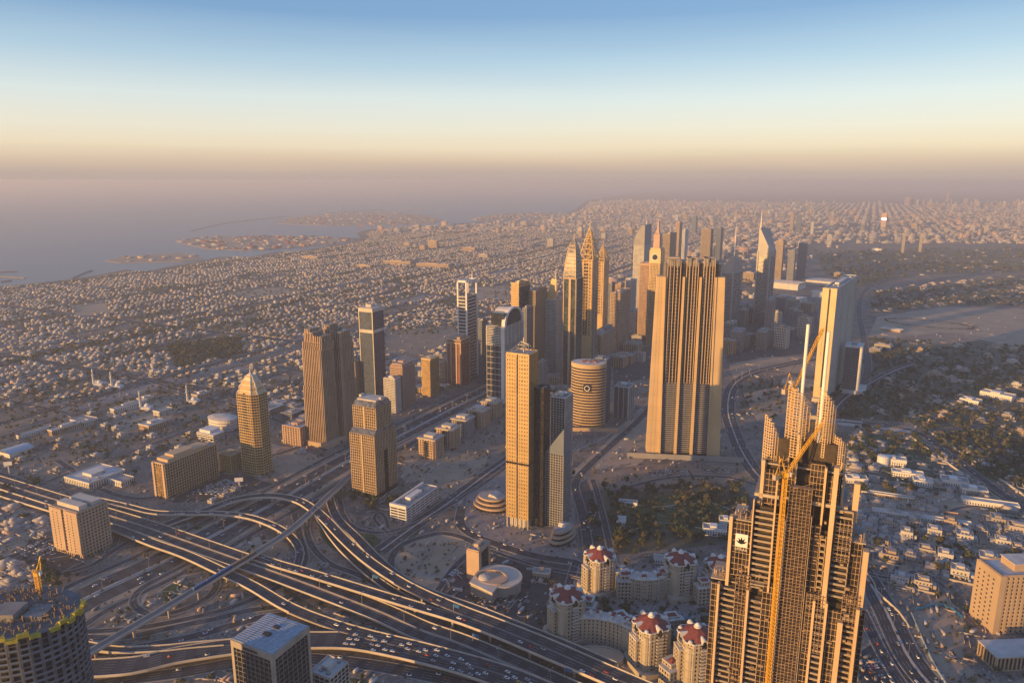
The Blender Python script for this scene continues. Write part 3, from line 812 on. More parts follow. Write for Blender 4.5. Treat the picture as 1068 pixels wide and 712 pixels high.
for y0, y1 in ((-d + 3, -7), (7, d - 3)):
    ox_ = 6 if y0 > 0 else 0; bv_, rv_ = len(body.v), len(ribs.v)
    shaft(-w + 2, w - 3, y0 - 1, y1 + 1, h, h + (hh - h) * 0.35, 4)
    shaft(-w + 4, -2, y0 + 2, y1 - 2, h + (hh - h) * 0.35, h + (hh - h) * 0.8, 4)
    shaft(3, w - 5, y0 + 2, y1 - 2, h + (hh - h) * 0.35, h + (hh - h) * 0.7, 4)
    shaft(-w + 5, -w + 12, y0 + 3, y1 - 5, h + (hh - h) * 0.8, hh, 4)
    body.v[bv_:] = [(a + ox_, b, c) for a, b, c in body.v[bv_:]]; ribs.v[rv_:] = [(a + ox_, b, c) for a, b, c in ribs.v[rv_:]]
    ribs.box(-w + 4, w - 5, y0 + 1, y1 - 1, h + (hh - h) * .35, h + (hh - h) * .35 + 1); ribs.box(-w + 3.6, -1.6, y0 + 1.6, y1 - 1.6, h + (hh - h) * .8, h + (hh - h) * .8 + 1)
body.build('crown_window', 'glass_brown', t); ribs.build('crown', 'sandstone', t)
mb = MB()
for x0, x1, y0, y1 in ((-w + 2, w - 2, -d + 2, -6), (-w + 2, w - 2, 6, d - 2)): mb.box(x0, x1, y0, y1, h - 1, h + .6)
mb.build('crown_band', 'sandstone', t)
mb = MB(); mb.box(-w - 6, w + 6, -d - 5, d + 5, 0, 9); mb.build('podium', 'sandstone', t)

f = fit(295, 314, 328, 447, yb=466)
tower('office_block', 'brown stone lowrise block with a blue roof beside the fluted twin tower', 'building', f, 'pinkstone', 'glass_brown', bay=6, fl=4, pw=2.5, roofm='roof_blue')
# --- blue glass tower, white cap
f = fit(374, 388, 400, 323, h=192); w, d, h = w2(f)
t = tower('glass_tower', 'dark blue glass tower with a white cap and white band above the highway', 'tower', f, 'blue_grey', 'glass_blue', bay=1.6, fl=3.8, pw=0.25, pd=0.2, sh=0.4, sd=0.15)
mb = MB(); mb.box(-w - .3, w + .3, -d - .3, d + .3, h - 6, h + 2.2); mb.box(-w - .3, w + .3, -d - .3, d + .3, h * 0.74, h * 0.775); mb.box(-8, 6, -8, 6, h + 2, h + 8); mb.build('white_band', 'concrete_pale', t)
mb = MB(); mb.box(-w - .6, -w + .9, -d - .6, -d + .9, 0, h); mb.box(w - .9, w + .6, -d - .6, -d + .9, 0, h); mb.build('corner_trim', 'steel', t)
# small towers near it
for a_, l_, mt, gl in (((365, 372, 378, 378, 416), 'brown apartment slab just behind the fluted twin tower', 'tan', 'glass_dark'),
                       ((401, 413, 419, 396, 431), 'white apartment block with close balconies beside the highway', 'offwhite', 'glass_dark'),
                       ((459, 464, 468, 379, 402), 'small pale block in the gap between the gold and red towers', 'sandstone', 'glass_brown'),
                       ((408, 421, 434, 384, 427), 'pinkish apartment tower with a stepped orange crown by the highway', 'pinkstone', 'glass_brown')):
    f = fit(a_[0], a_[1], a_[2], a_[3], yb=a_[4])
    t = tower('apartment_tower', l_, 'tower', f, mt, gl, bay=3.4, fl=3.3, sh=1.4, sd=0.9)
    if 'crown' in l_:
        w, d, h = w2(f); mb = MB(); facade(mb, rect(-w + 2, w - 2, -d + 2, d - 2), h, h + 5, 5, 5, 2, 1, 1, .5); mb.box(-w + 3, w - 3, -d + 3, d - 3, h, h + 7); mb.box(-6, 6, -6, 6, h + 7, h + 10); mb.build('crown', 'pinkstone', t)
f = fit(440, 450, 459, 376, yb=414); w, d, h = w2(f)
t = tower('gold_tower', 'short gold glass tower with a cut corner beside the highway', 'tower', f, 'gold', 'glass_gold', bay=3, fl=3.6, pw=0.3, pd=0.2, sh=0.7, sd=0.3)
mb = MB(); mb.prism([(-w, -d), (w, -d), (w, d), (-w, d)], h + 1, h + 3.4); mb.build('cornice', 'gold', t)
# red tower
f = fit(467, 481, 490, 356, yb=403); w, d, h = w2(f)
t = tower('red_tower', 'red brown tower with pale corner piers and a flared cornice beside the highway', 'tower', f, 'red_stone', 'glass_brown', bay=3, fl=3.6, pw=1.2, sh=1.0)
mb = MB(); mb.box(-w - 2, w + 2, -d - 2, d + 2, h - 6, h - 3); mb.box(-w - 3.5, w + 3.5, -d - 3.5, d + 3.5, h + 1, h + 3); mb.box(-w + 4, w - 4, -d + 4, d - 4, h + 3, h + 8); mb.build('cornice', 'sandstone', t)
mb = MB()
for x, y in ((-w, -d), (w, -d), (-w, d), (w, d), (-w * .4, -d), (w * .4, -d)): mb.box(x - 1.3, x + 1.3, y - 1.3, y + 1.3, 0, h - 6)
mb.build('corner_pier', 'sandstone', t)
# white frame tower
f = fit(478, 488, 499, 310, yb=399); w, d, h = w2(f); ht = HatXY(f['x'], f['y'], 291)
t = thing('frame_tower', 'white framed tower whose top is a tall open square portal with a needle', 'tower', f['x'], f['y'], f['rot'])
mb = MB(); mb.box(-w + 3, w - 3, -d + 1, d - 1, 0, h); mb.build('glazing', 'glass_blue', t)
mb = MB()
for x in (-w, w - 3.5):
    for y in (-d, d - 4): mb.box(x, x + 3.5, y, y + 4, 0, ht)
mb.box(-w, w, -d, -d + 4, ht - 5, ht - 0.1); mb.box(-w + .1, w - .1, d - 4, d, ht - 5, ht - 0.1); mb.box(w - 3.4, w - 0.1, -d + 1, d - 1, ht - 5, ht - 0.2); mb.box(-w + .1, -w + 3.4, -d + 1, d - 1, ht - 5, ht - 0.2)
mb.build('portal_frame', 'white', t)
mb = MB(); facade(mb, rect(-w + 3.5, w - 3.5, -d, d), 0, h, 40, 7.5, 0, 0, 2.2, 0.8); mb.build('floor_band', 'offwhite', t)
mb = MB(); mb.bar((0, d - 2, ht), (0, d - 2, ht + 18), 1.2, t2=0.3); mb.build('spire', 'steel', t)
rooftop(t, rect(-w + 3, w - 3, -d + 1, d - 1), h, 3)
# arch topped tower
f = fit(508, 526, 546, 341, yb=421); w, d, h = w2(f); ht = HatXY(f['x'], f['y'], 319)
t = thing('arch_tower', 'tower with white ribbed floors folded over into a curved arch top', 'tower', f['x'], f['y'], f['rot'])
mb = MB(); mb.box(-w, w - 2, -d, d, 0, h); mb.box(-w + 8, w - 2, -d + 5, d - 3, h, ht - 8); mb.build('glazing', 'glass_dark', t)
mb = MB(); facade(mb, rect(-w, w - 2, -d, d), h * 0.75, h, 20, 3.4, 0.6, 1.2, 1.4, 1.3, edges=(0, 1, 3)); facade(mb, rect(-w, w - 2, -d, d), 0, h * 0.75, 9, 12, 0.5, 0.3, 1.0, 0.3); facade(mb, rect(-w, w - 2, -d, d), 0, h, 20, 3.4, 0, 0, 1.0, 1.2, edges=(1,)); mb.build('floor_band', 'offwhite', t)
rg = []
mb = MB()
for q in range(13):
    a = math.pi * q / 12; y = -math.cos(a) * (d - 1.5); z = h - 2 + math.sin(a) ** 0.8 * (ht - h + 2)
    rg.append([(w - 7, y, z), (w + 0.5, y, z), (w + 0.5, y * 0.84, z - 3.5), (w - 7, y * 0.84, z - 3.5)])
mb.loft(rg); mb.box(w - 7, w + .5, -d - 1, -d + 2.5, 0, h - 1); mb.box(w - 7, w + .5, d - 2.5, d + 1, 0, h - 1); mb.build('arch', 'white', t)
mb = MB(); rg = []
for q in range(9):
    a = math.pi * q / 8; rg.append([(-w * .8, -math.cos(a) * d * 0.7, h + math.sin(a) * (ht - h - 3)), (w - 7, -math.cos(a) * d * 0.8, h + math.sin(a) * (ht - h - 1))])
mb.loft(rg, cap=False, close=False); mb.build('vault_roof', 'offwhite', t)
# pair of gold/blue towers
f = fit(533, 541, 552, 296, yb=398)
t = tower('gold_tower', 'narrow gold faced tower with a blue shaded flank behind the arch topped tower', 'tower', f, 'gold', 'glass_gold', bay=3, fl=3.6, pw=0.5, sh=1.2); w, d, h = w2(f)
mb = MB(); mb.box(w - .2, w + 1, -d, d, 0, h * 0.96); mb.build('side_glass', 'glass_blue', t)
f = fit(551, 558, 570, 304, yb=396)
tower('apartment_tower', 'brown tower with dark shaded flank right of the narrow gold one', 'tower', f, 'tan', 'glass_dark', bay=3, fl=3.5, pw=0.7, sh=1.1)
# fin topped tower
f = fit(568, 580, 588, 313, yb=392); w, d, h = w2(f); ht = HatXY(f['x'], f['y'], 289)
t = tower('fin_tower', 'slender tower with a bright slanting fin and needle on its roof', 'tower', f, 'offwhite', 'glass_blue', bay=3.2, fl=3.4, pw=1.0, sh=1.3, sd=1.0)
mb = MB(); mb.loft([[(-w + 3, -d + 1, h), (w - 3, -d + 1, h), (w - 3, -d + 5, h), (-w + 3, -d + 5, h)], [(0, -d + 2, ht), (w - 3, -d + 2, ht - 2), (w - 3, -d + 4, ht - 2), (0, -d + 4, ht)]]); mb.build('roof_fin', 'gold', t)
mb = MB(); mb.bar((w - 5, -d + 3, ht - 4), (w - 5, -d + 3, ht + 28), 1.4, t2=0.3); mb.build('spire', 'steel', t)
f = fit(586, 590, 599, 360, yb=402)
tower('apartment_tower', 'low blue grey block at the foot of the slender fin tower', 'tower', f, 'blue_grey', 'glass_blue', bay=3.5, fl=3.5)
f = fit(582, 586, 592, 318, yb=388)
tower('glass_tower', 'blue glass slab hidden behind the slender fin tower', 'tower', f, 'blue_grey', 'glass_blue', bay=3, fl=3.8, pw=.3, sh=.5)

# --- sail shaped tower P
f = fit(588, 601, 608, 291, h=250); w, d, h = w2(f); ht = HatXY(f['x'], f['y'], 249)
t = thing('sail_tower', 'glass tower whose top tapers to a pointed sail of stacked bands', 'tower', f['x'], f['y'], f['rot'])
mb = MB(); mb.box(-w, w, -d, d, 0, h); mb.build('glazing', 'glass_teal', t)
mb = MB(); rg = []
for q in range(12):
    k = q / 11; s = math.sqrt(max(0, 1 - k ** 1.6)) ; rg.append([(-w * s + w * .1 * k, -d * s, h + (ht - h) * k), (w * s * .9, -d * s, h + (ht - h) * k), (w * s * .9, d * s, h + (ht - h) * k), (-w * s + w * .1 * k, d * s, h + (ht - h) * k)])
mb.loft(rg); mb.build('sail_top', 'glass_grey', t)
mb = MB()
for r_ in rg[:-2]:
    z = r_[0][2]; mb.prism([(x * 1.05, y * 1.05) for x, y, _ in r_], z, z + 2.2)
facade(mb, rect(-w, w, -d, d), 0, h, w * 2, 300, 1.2, 1, 2, .5); mb.box(-2, 3, -d - 1.6, -d, 0, h); mb.build('floor_band', 'sandstone', t)
mb = MB(); mb.bar((0, 0, ht - 4), (0, 0, ht + 12), 1.2, t2=.3)
for r0, r1 in zip(rg, rg[1:]): mb.bar(r0[0], r1[0], 1.4); mb.bar(r0[1], r1[1], 1.4)
mb.build('sail_edge', 'gold', t)

# --- gold tower with lattice pyramid (and its lower neighbour)
def lattice_tower(label, a_, hbody, ytip, ysp, holes):
    f = fit(a_[0], a_[1], a_[2], a_[3], h=hbody, ga=20); w, d, h = w2(f); ht = HatXY(f['x'], f['y'], ytip); hs = HatXY(f['x'], f['y'], ysp)
    t = thing('lattice_topped_tower', label, 'tower', f['x'], f['y'], f['rot'])
    mb = MB(); mb.box(-w, w, -d, d, 0, h); mb.build('glazing', 'glass_gold' , t)
    mb = MB(); mb.box(w - 0.1, w + 0.7, -d, d, 0, h * .99); mb.build('side_glass', 'glass_grey', t)
    mb = MB(); facade(mb, rect(-w, w, -d, d), 0, h, w * 2, 1000, 2.4, 1.2, 1, .5)
    for x in (-w * 0.45, w * .45): mb.box(x - 1.2, x + 1.2, -d - 1, -d, 0, h)
    facade(mb, rect(-w + .2, w - .2, -d + .2, d - .2), h * .3, h, 1000, 7.6, 0, 0, 2.2, .7)
    mb.box(-w + 2, w - 2, -d - 1.1, -d, h * .16, h * .36)
    mb.build('facade_frame', 'gold', t)
    mb = MB()
    if holes:
        k = 22
        for i in range(k):
            z = h * .38 + (h * .6) * i / k
            for x in (-w * .22, w * .22): mb.box(x - 2, x + 2, -d - 1.3, -d - .9, z, z + h * .6 / k * .6)
    mb.build('window', 'glass_dark', t) if holes else None
    mb = MB(); base = rect(-w * 1.12, w * 1.12, -d * 1.12, d * 1.12)
    nlev = 6; prev = None
    for i in range(nlev + 1):
        k = i / nlev; s = (1 - k) ** 0.85 * 1.12; ring = [(x / 1.12 * s, y / 1.12 * s, h + (ht - h) * k) for x, y in base]
        if i < nlev:
            for j in range(4): mb.bar(ring[j], ring[(j + 1) % 4], 1.3)
        if prev:
            for j in range(4):
                mb.bar(prev[j], ring[j], 2.0)
                m0 = tuple((prev[j][q] + prev[(j + 1) % 4][q]) / 2 for q in range(3))
                mb.bar(m0, ring[j], 1.0); mb.bar(m0, ring[(j + 1) % 4], 1.0)
        prev = ring
    mb.build('lattice_pyramid', 'lattice_gold', t)
    mb = MB(); mb.cone([(x * .62, y * .62) for x, y in rect(-w, w, -d, d)], h, (0, 0, h + (ht - h) * .8)); mb.build('pyramid_core', 'glass_gold', t)
    mb = MB(); mb.bar((0, 0, ht - 4), (0, 0, hs), 1.8, t2=.4); mb.build('spire', 'lattice_gold', t)
lattice_tower('tallest gold tower with an openwork pyramid and needle, left of the pair', (605, 618, 624, 271), 276, 238, 230, True)
lattice_tower('smaller gold tower with an openwork pyramid, right of the pair', (622, 630, 635, 273), 232, 256, 249, False)

# mid distance blocks between the sail tower and the clock tower
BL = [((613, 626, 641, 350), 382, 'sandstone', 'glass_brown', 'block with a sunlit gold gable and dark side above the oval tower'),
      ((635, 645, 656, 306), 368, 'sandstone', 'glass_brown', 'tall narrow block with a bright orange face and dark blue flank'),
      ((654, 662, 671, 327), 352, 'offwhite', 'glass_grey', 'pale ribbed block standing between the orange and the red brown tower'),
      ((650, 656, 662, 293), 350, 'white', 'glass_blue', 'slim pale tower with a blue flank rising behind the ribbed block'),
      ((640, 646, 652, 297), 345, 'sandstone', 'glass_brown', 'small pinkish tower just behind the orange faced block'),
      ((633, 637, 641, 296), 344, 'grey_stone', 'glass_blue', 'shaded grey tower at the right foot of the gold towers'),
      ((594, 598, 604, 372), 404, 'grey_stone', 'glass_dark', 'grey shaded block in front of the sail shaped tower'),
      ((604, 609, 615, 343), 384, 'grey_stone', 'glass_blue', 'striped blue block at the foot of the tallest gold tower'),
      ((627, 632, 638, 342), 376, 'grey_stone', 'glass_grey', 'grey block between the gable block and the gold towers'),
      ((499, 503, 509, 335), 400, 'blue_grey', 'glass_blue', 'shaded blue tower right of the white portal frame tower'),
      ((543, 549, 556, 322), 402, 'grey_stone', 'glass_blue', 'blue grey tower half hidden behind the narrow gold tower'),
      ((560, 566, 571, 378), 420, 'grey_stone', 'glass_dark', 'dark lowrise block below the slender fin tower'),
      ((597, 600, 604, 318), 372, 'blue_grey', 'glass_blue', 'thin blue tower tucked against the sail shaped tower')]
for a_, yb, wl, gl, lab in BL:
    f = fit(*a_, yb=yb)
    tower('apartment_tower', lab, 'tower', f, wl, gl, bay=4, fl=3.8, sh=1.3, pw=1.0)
# red brown tower
f = fit(664, 678, 683, 276, yb=356); w, d, h = w2(f)
t = tower('brown_tower', 'tall brown tower with an orange lit upper face left of the big ribbed tower', 'tower', f, 'pinkstone', 'glass_brown', bay=3.4, fl=3.8, pw=1.6, sh=.9)
mb = MB(); mb.box(-w - .8, w + .8, -d - .8, d + .8, h - 3, h + 3); mb.build('cornice', 'pinkstone', t)

# --- clock tower
f = fit(678, 689, 693, 262, h=262); w, d, h = w2(f); h2 = HatXY(f['x'], f['y'], 243); ht = HatXY(f['x'], f['y'], 228)
t = tower('clock_tower', 'gold tower with a round clock face under a red pointed spire', 'clock tower', f, 'gold', 'glass_brown', bay=4, fl=4.2, pw=1.4, roof=False)
mb = MB(); mb.box(-w - 1, w + 1, -d - 1, d + 1, h - 34, h + 2); mb.box(-w + 1, w - 1, -d + 1, d - 1, h + 2, h + 8); mb.build('clock_stage', 'gold', t)
mb = MB()
for s in (0.0,):
    mb.loft([[(x, -d - 1.0, h - 17 + z) for x, z in ell(0, 0, w * .72, w * .72, 24)], [(x, -d - 1.8, h - 17 + z) for x, z in ell(0, 0, w * .72, w * .72, 24)]])
mb.build('clock_face', 'offwhite', t)
mb = MB(); mb.loft([[(x, -d - 1.8, h - 17 + z) for x, z in ell(0, 0, w * .5, w * .5, 24)], [(x, -d - 2.2, h - 17 + z) for x, z in ell(0, 0, w * .5, w * .5, 24)]]); mb.bar((0, -d - 2.4, h - 17), (0, -d - 2.4, h - 9), 1.2); mb.build('clock_dial', 'glass_dark', t)
mb = MB(); mb.loft([[(x * s, y * s, z) for x, y in rect(-w, w, -d, d)] for s, z in ((.62, h + 8), (.55, h2 - 2), (.36, h2), (.14, h2 + (ht - h2) * .4), (.02, ht))]); mb.build('spire', 'pinkstone', t)
# tower with a curved shoulder left of the clock
f = fit(661, 672, 679, 256, h=250); w, d, h = w2(f); ht = HatXY(f['x'], f['y'], 234)
t = tower('curved_tower', 'pale tower with a curved sloping shoulder left of the clock tower', 'tower', f, 'offwhite', 'glass_grey', bay=4, fl=4, pw=1.2, roof=False)
mb = MB(); rg = []
for q in range(9):
    k = q / 8; rg.append([(-w + w * 1.5 * k ** 2.2, -d, h + (ht - h) * k), (w, -d, h + (ht - h) * k), (w, d, h + (ht - h) * k), (-w + w * 1.5 * k ** 2.2, d, h + (ht - h) * k)])
mb.loft(rg); mb.build('crown', 'grey_stone', t)  # crown coloured grey to stand in for shade on the pale tower
mb = MB(); mb.bar((w * .6, 0, ht), (w * .6, 0, ht + 14), 1.5, t2=.4); mb.build('spire', 'steel', t)
f = fit(692, 699, 706, 244, h=232)
t = tower('apartment_tower', 'flat topped brown tower with an antenna right of the clock tower', 'tower', f, 'tan', 'glass_brown', bay=4, fl=4)
mb = MB(); mb.bar((0, 0, f['h']), (0, 0, f['h'] + 40), 1.5, t2=.5); mb.build('antenna', 'steel', t)

FAR = [((705, 709, 712, 232), 240, 'pinkstone', 'glass_grey', 'thin pinkish tower behind the big ribbed tower'),
       ((711, 714, 719, 240), 225, 'white', 'glass_blue', 'dark tower with a bright white rounded cap behind the ribbed tower'),
       ((730, 740, 746, 240), 210, 'tan', 'glass_teal', 'wide greenish tower standing in haze behind the ribbed tower'),
       ((745, 750, 757, 239), 215, 'blue_grey', 'glass_blue', 'dark hazy tower beside the wide greenish one'),
       ((720, 724, 730, 226), 150, 'blue_grey', 'glass_blue', 'distant dark block far beyond the ribbed tower'),
       ((807, 815, 821, 253), 185, 'sandstone', 'glass_grey', 'pinkish tower just right of the sloping spired tower'),
       ((820, 827, 833, 264), 150, 'grey_stone', 'glass_grey', 'grey hazy tower between the pinkish and the dark tower'),
       ((831, 840, 849, 256), 165, 'blue_grey', 'glass_teal', 'dark teal flat topped tower at the fair halls'),
       ((824, 827, 830, 223), 160, 'pinkstone', 'glass_grey', 'distant pink tower catching the sun beyond the fair halls'),
       ((830, 835, 842, 225), 150, 'blue_grey', 'glass_blue', 'distant shaded tower beside the pink one'),
       ((845, 848, 851, 233), 100, 'white', 'glass_grey', 'distant pale block right of the shaded towers'),
       ((795, 803, 813, 318), 120, 'grey_stone', 'glass_dark', 'hazy dark block below the sloping spired tower'),
       ((766, 774, 784, 322), 62, 'grey_stone', 'glass_grey', 'broad hazy block in the financial district'),
       ((755, 768, 786, 354), 55, 'grey_stone', 'glass_grey', 'low dark hall at the edge of the sand field'),
       ((786, 796, 806, 352), 50, 'grey_stone', 'glass_dark', 'low shaded hall right of the dark hall'),
       ((757, 763, 770, 340), 48, 'offwhite', 'glass_grey', 'small pale block above the low dark hall'),
       ((862, 867, 872, 246), 70, 'offwhite', 'glass_grey', 'small white tower far behind the fair halls'),
       ((944, 950, 956, 206), 150, 'pinkstone', 'glass_grey', 'faint pink tower in the haze, leftmost of the far right group'),
       ((988, 991, 994, 200), 210, 'pinkstone', 'glass_grey', 'faint slim tower in the haze near the right edge')]
for a_, h_, wl, gl, lab in FAR:
    f = fit(*a_, h=h_) if a_[3] > 215 else fit(*a_, h=h_)
    if f['w'] > 80: f['w'] = 80
    f['d'] = min(f['d'], 70)
    tower('distant_tower', lab, 'tower', f, wl, gl, bay=5, fl=4.5, sh=1.6, pw=1.2)

# --- the two blade topped towers
def blade_tower(label, a_, h_, ypk, ysp, rev=False):
    f = fit(*a_, yb=h_, ga=40); w, d, h = w2(f); hp = HatXY(f['x'], f['y'], ypk); hs = HatXY(f['x'], f['y'], ysp)
    t = thing('blade_tower', label, 'tower', f['x'], f['y'], f['rot'])
    tri = lambda k: [(-w * k, -d * k), (w * k, -d * k), (w * k, d * k), (-w * k * .2, d * k)]
    mb = MB(); mb.prism(tri(.96), 0, h); mb.build('glazing', 'glass_grey', t)
    mb = MB(); facade(mb, tri(.96), 0, h * .93, 30, 4.2, 2.0, .8, 1.4, .5); mb.build('facade_frame', 'steel', t)
    mb = MB(); mb.box(-w - 1.5, -w + 3, -d - 1.5, -d + 2, 0, h); mb.box(w - 3, w + 1.5, -d - 1.5, -d + 2, 0, h); mb.build('corner_pier', 'blade', t)
    mb = MB(); P = tri(1.0)
    z = (hp, h, h - 4, hp - 8) if not rev else (h + 2, hp, h + 6, h)
    mb.loft([[(x, y, h * .93) for x, y in P], [(x, y, q) for (x, y), q in zip(P, z)]]); mb.build('blade_roof', 'blade', t)
    mb = MB(); x_, y_ = P[0] if not rev else P[1]
    mb.bar((x_ * .85, y_ * .85, hp - 8), (x_ * .85, y_ * .85, hs), 3.0, t2=.8); mb.build('spire', 'white', t)
blade_tower('silver tower with a steep sloping blade roof and spire above the haze', (785, 798, 804, 262), 338, 236, 219)
blade_tower('shorter hazy tower with a triangular roof and thin spire behind the ribbed tower', (749, 761, 770, 281), 346, 262, 234, True)

# --- oval tower with ring emblem
cx, cyy = G(614, 447); cyy += 22; ho = Hof(614, 447, 381)
t = thing('oval_tower', 'beige oval office tower with a dark ring emblem on its banded front', 'tower', cx, cyy, R(-14))
P = ell(0, 0, 32, 24, 40)
mb = MB(); mb.prism(P, 0, ho); mb.build('glazing', 'glass_brown', t)
mb = MB(); facade(mb, P, 3, ho, 100, 5.4, 0, 0, 2.3, 0.9); mb.prism(ell(0, 0, 33, 25, 40), ho - 6, ho + 1); mb.build('floor_band', 'beige', t)
mb = MB(); mb.prism(ell(0, 0, 31, 23, 40), ho + 1, ho + 1.5); mb.build('roof', 'roof_pale', t)
mb = MB()
for i, x in enumerate((-14, -8, -2, 4, 10, 15)): mb.box(x, x + 4, -6 + (i % 2) * 6, 2 + (i % 2) * 6, ho + 1.5, ho + 4)
mb.build('plant_room', 'red_stone', t)
mb = MB(); mb.box(-6, 8, -25.6, -22, ho * .60, ho * .60 + 12); mb.box(-16, -6, -23.9, -18, ho * .6 + 3, ho * .6 + 5); mb.box(8, 17, -23.6, -17, ho * .6 + 3, ho * .6 + 5); mb.build('emblem_panel', 'glass_black', t)
mb = MB(); zc = ho * .6 + 6; r1 = [(1 + 4.6 * math.cos(a), -25.8, zc + 4.6 * math.sin(a)) for a in np.linspace(0, 2 * math.pi, 25)[:-1]]; 
for j in range(24): mb.bar(r1[j], r1[(j + 1) % 24], 1.3)
mb.build('ring_emblem', 'white', t)
f = fit(618, 636, 641, 384, yb=444); f['w'] = min(f['w'], 30)
t2 = tower('glass_tower', 'blue grey glass tower pressed against the back of the oval tower', 'tower', dict(x=cx + 26, y=cyy + 26, rot=R(-20), w=30, d=40, h=ho + 1.5), 'blue_grey', 'glass_blue', bay=3, fl=3.9, pw=.4, sh=.8)
f = fit(639, 655, 661, 405, yb=437)
tower('office_block', 'dark glass office block with pale corner frames right of the oval tower', 'building', f, 'offwhite', 'glass_blue', bay=12, fl=4, pw=1.4, pd=.9, sh=.5)
mb = MB(); mb.box(-45, 55, -38, -36, 0, 7); o = mb.build('boundary_wall', 'sandstone'); o.location = (cx, cyy, 0); o.rotation_euler = (0, 0, R(-5)); tag(o, 'long sunlit plain wall round the foot of the oval tower', 'wall')

# --- big ribbed tower with four piers
X0, Y0 = 287.0, 1147.0
hw_, htop = HatXY(X0, Y0, 289), HatXY(X0, Y0, 270)
t = thing('ribbed_tower', 'huge slab tower with sunlit concrete piers and dark notched bays in the middle distance', 'tower', X0, Y0, R(-7))
zmid = HatXY(X0, Y0, 400)
mb = MB(); mb.box(-40, 42, 4, 32, 8, zmid); mb.box(-41, 42, 5.5, 31, zmid, htop - 8); mb.build('glazing', 'glass_dark', t)
mb = MB()
mb.loft([[(-62, 0, 0), (-41, 0, 0), (-41, 28, 0), (-62, 28, 0)], [(-56, 2, hw_), (-44, 2, hw_), (-44, 24, hw_), (-56, 24, hw_)]])
mb.loft([[(39, 0, 0), (58, 0, 0), (58, 34, 0), (39, 34, 0)], [(36, 2, hw_), (49, 2, hw_), (49, 34, hw_), (36, 34, hw_)]])
mb.build('end_wall', 'pier_stone', t)
mb = MB()
for q in (.3, .62): mb.loft([[(-62 + 21 * q - .3, -.25, 0), (-62 + 21 * q + .3, -.25, 0), (-62 + 21 * q + .3, .2, 0), (-62 + 21 * q - .3, .2, 0)], [(-56 + 12 * q - .3, 1.75, hw_), (-56 + 12 * q + .3, 1.75, hw_), (-56 + 12 * q + .3, 2.2, hw_), (-56 + 12 * q - .3, 2.2, hw_)]])
for z_ in np.arange(20, hw_ - 5, 22.0): k_ = z_ / hw_; mb.box(-62 + 6 * k_, -41 - 3 * k_, -.2 + 2 * k_, .3 + 2 * k_, z_, z_ + .5)
mb.build('wall_joint', 'tan', t)
for x0, x1 in ((-15, -14.5), (11, 11.5)):
    mb = MB(); mb.loft([[(x0 - 2, -5, 0), (x0 + 2, -5, 0), (x0 + 2, 6, 0), (x0 - 2, 6, 0)], [(x1 - 1.6, -1, hw_), (x1 + 1.6, -1, hw_), (x1 + 1.6, 6, hw_), (x1 - 1.6, 6, hw_)]]); mb.build('pier', 'pier_stone', t)
mb = MB(); mb.loft([[(-42, -4, 0), (-39, -4, 0), (-39, 3, 0), (-42, 3, 0)], [(-45, -1, hw_), (-43, -1, hw_), (-43, 3, hw_), (-45, 3, hw_)]]); mb.loft([[(37, -1.5, 0), (39.5, -1.5, 0), (39.5, 3, 0), (37, 3, 0)], [(34, .5, hw_), (36.5, .5, hw_), (36.5, 3, hw_), (34, 3, hw_)]]); mb.build('edge_rib', 'pier_stone', t)
mb = MB(); facade(mb, rect(-40, 42, 4, 32), 8, zmid, 9, 3.6, 0.3, .2, 1.2, 1.6, edges=(0,)); mb.build('louvre_band', 'grey_stone', t)
stripm = MB()
xs = [-38, -33, -25, -20, -7, -2, 5, 20, 26, 31]
for i, x in enumerate((-40, -36.2, -30, -25, -20, -10.5, -6, -1, 3.5, 7.4, 16, 20.5, 25, 29.5, 33)):
    stripm.box(x - .38, x + .38, 1.6, 5.5, zmid, htop - 6 + (i % 3) * 3)
for g0, g1 in ((-38, -32), (-28, -22), (-9, -4), (0, 6), (17, 22.5), (27, 32)):
    z = zmid + 4; k = 0
    boxes = MB(); boxes.box(g0 - .5, g1 + .5, 2, 28, htop - 12, htop - 1 + (2 if g0 in (-9, 17) else 0)); gm = (g0 + g1) / 2; boxes.box(gm - .5, gm + .5, 2.6, 5.4, zmid, htop - 12)
    while z < htop - 14:
        boxes.box(g0 + .8, g1 - .8, 2.6, 5.4, z, z + 1.3); z += 5.6
    boxes.build('balcony_stack', 'concrete_dark', t)
stripm.build('vertical_fin', 'beige', t)
mb = MB(); mb.box(-39, 40, 8, 30, htop - 10, htop - 4); mb.build('roof', 'roof_grey', t)
for x in (-30, -2, 24):
    mb = MB(); mb.box(x - 8, x + 8, 10, 26, htop - 4, htop + 1); mb.build('roof_pavilion', 'tan', t)
mb = MB(); mb.box(-40, 42, 2, 34, 0, 8); mb.build('lobby', 'glass_black', t)
mb = MB(); mb.obox((-95, -12), (190, 0), (0, 1.2), 0, 9); mb.obox((-95, -12), (1.2, 0), (12, 30), 0, 9); mb.build('plinth_wall', 'grey_stone', t)

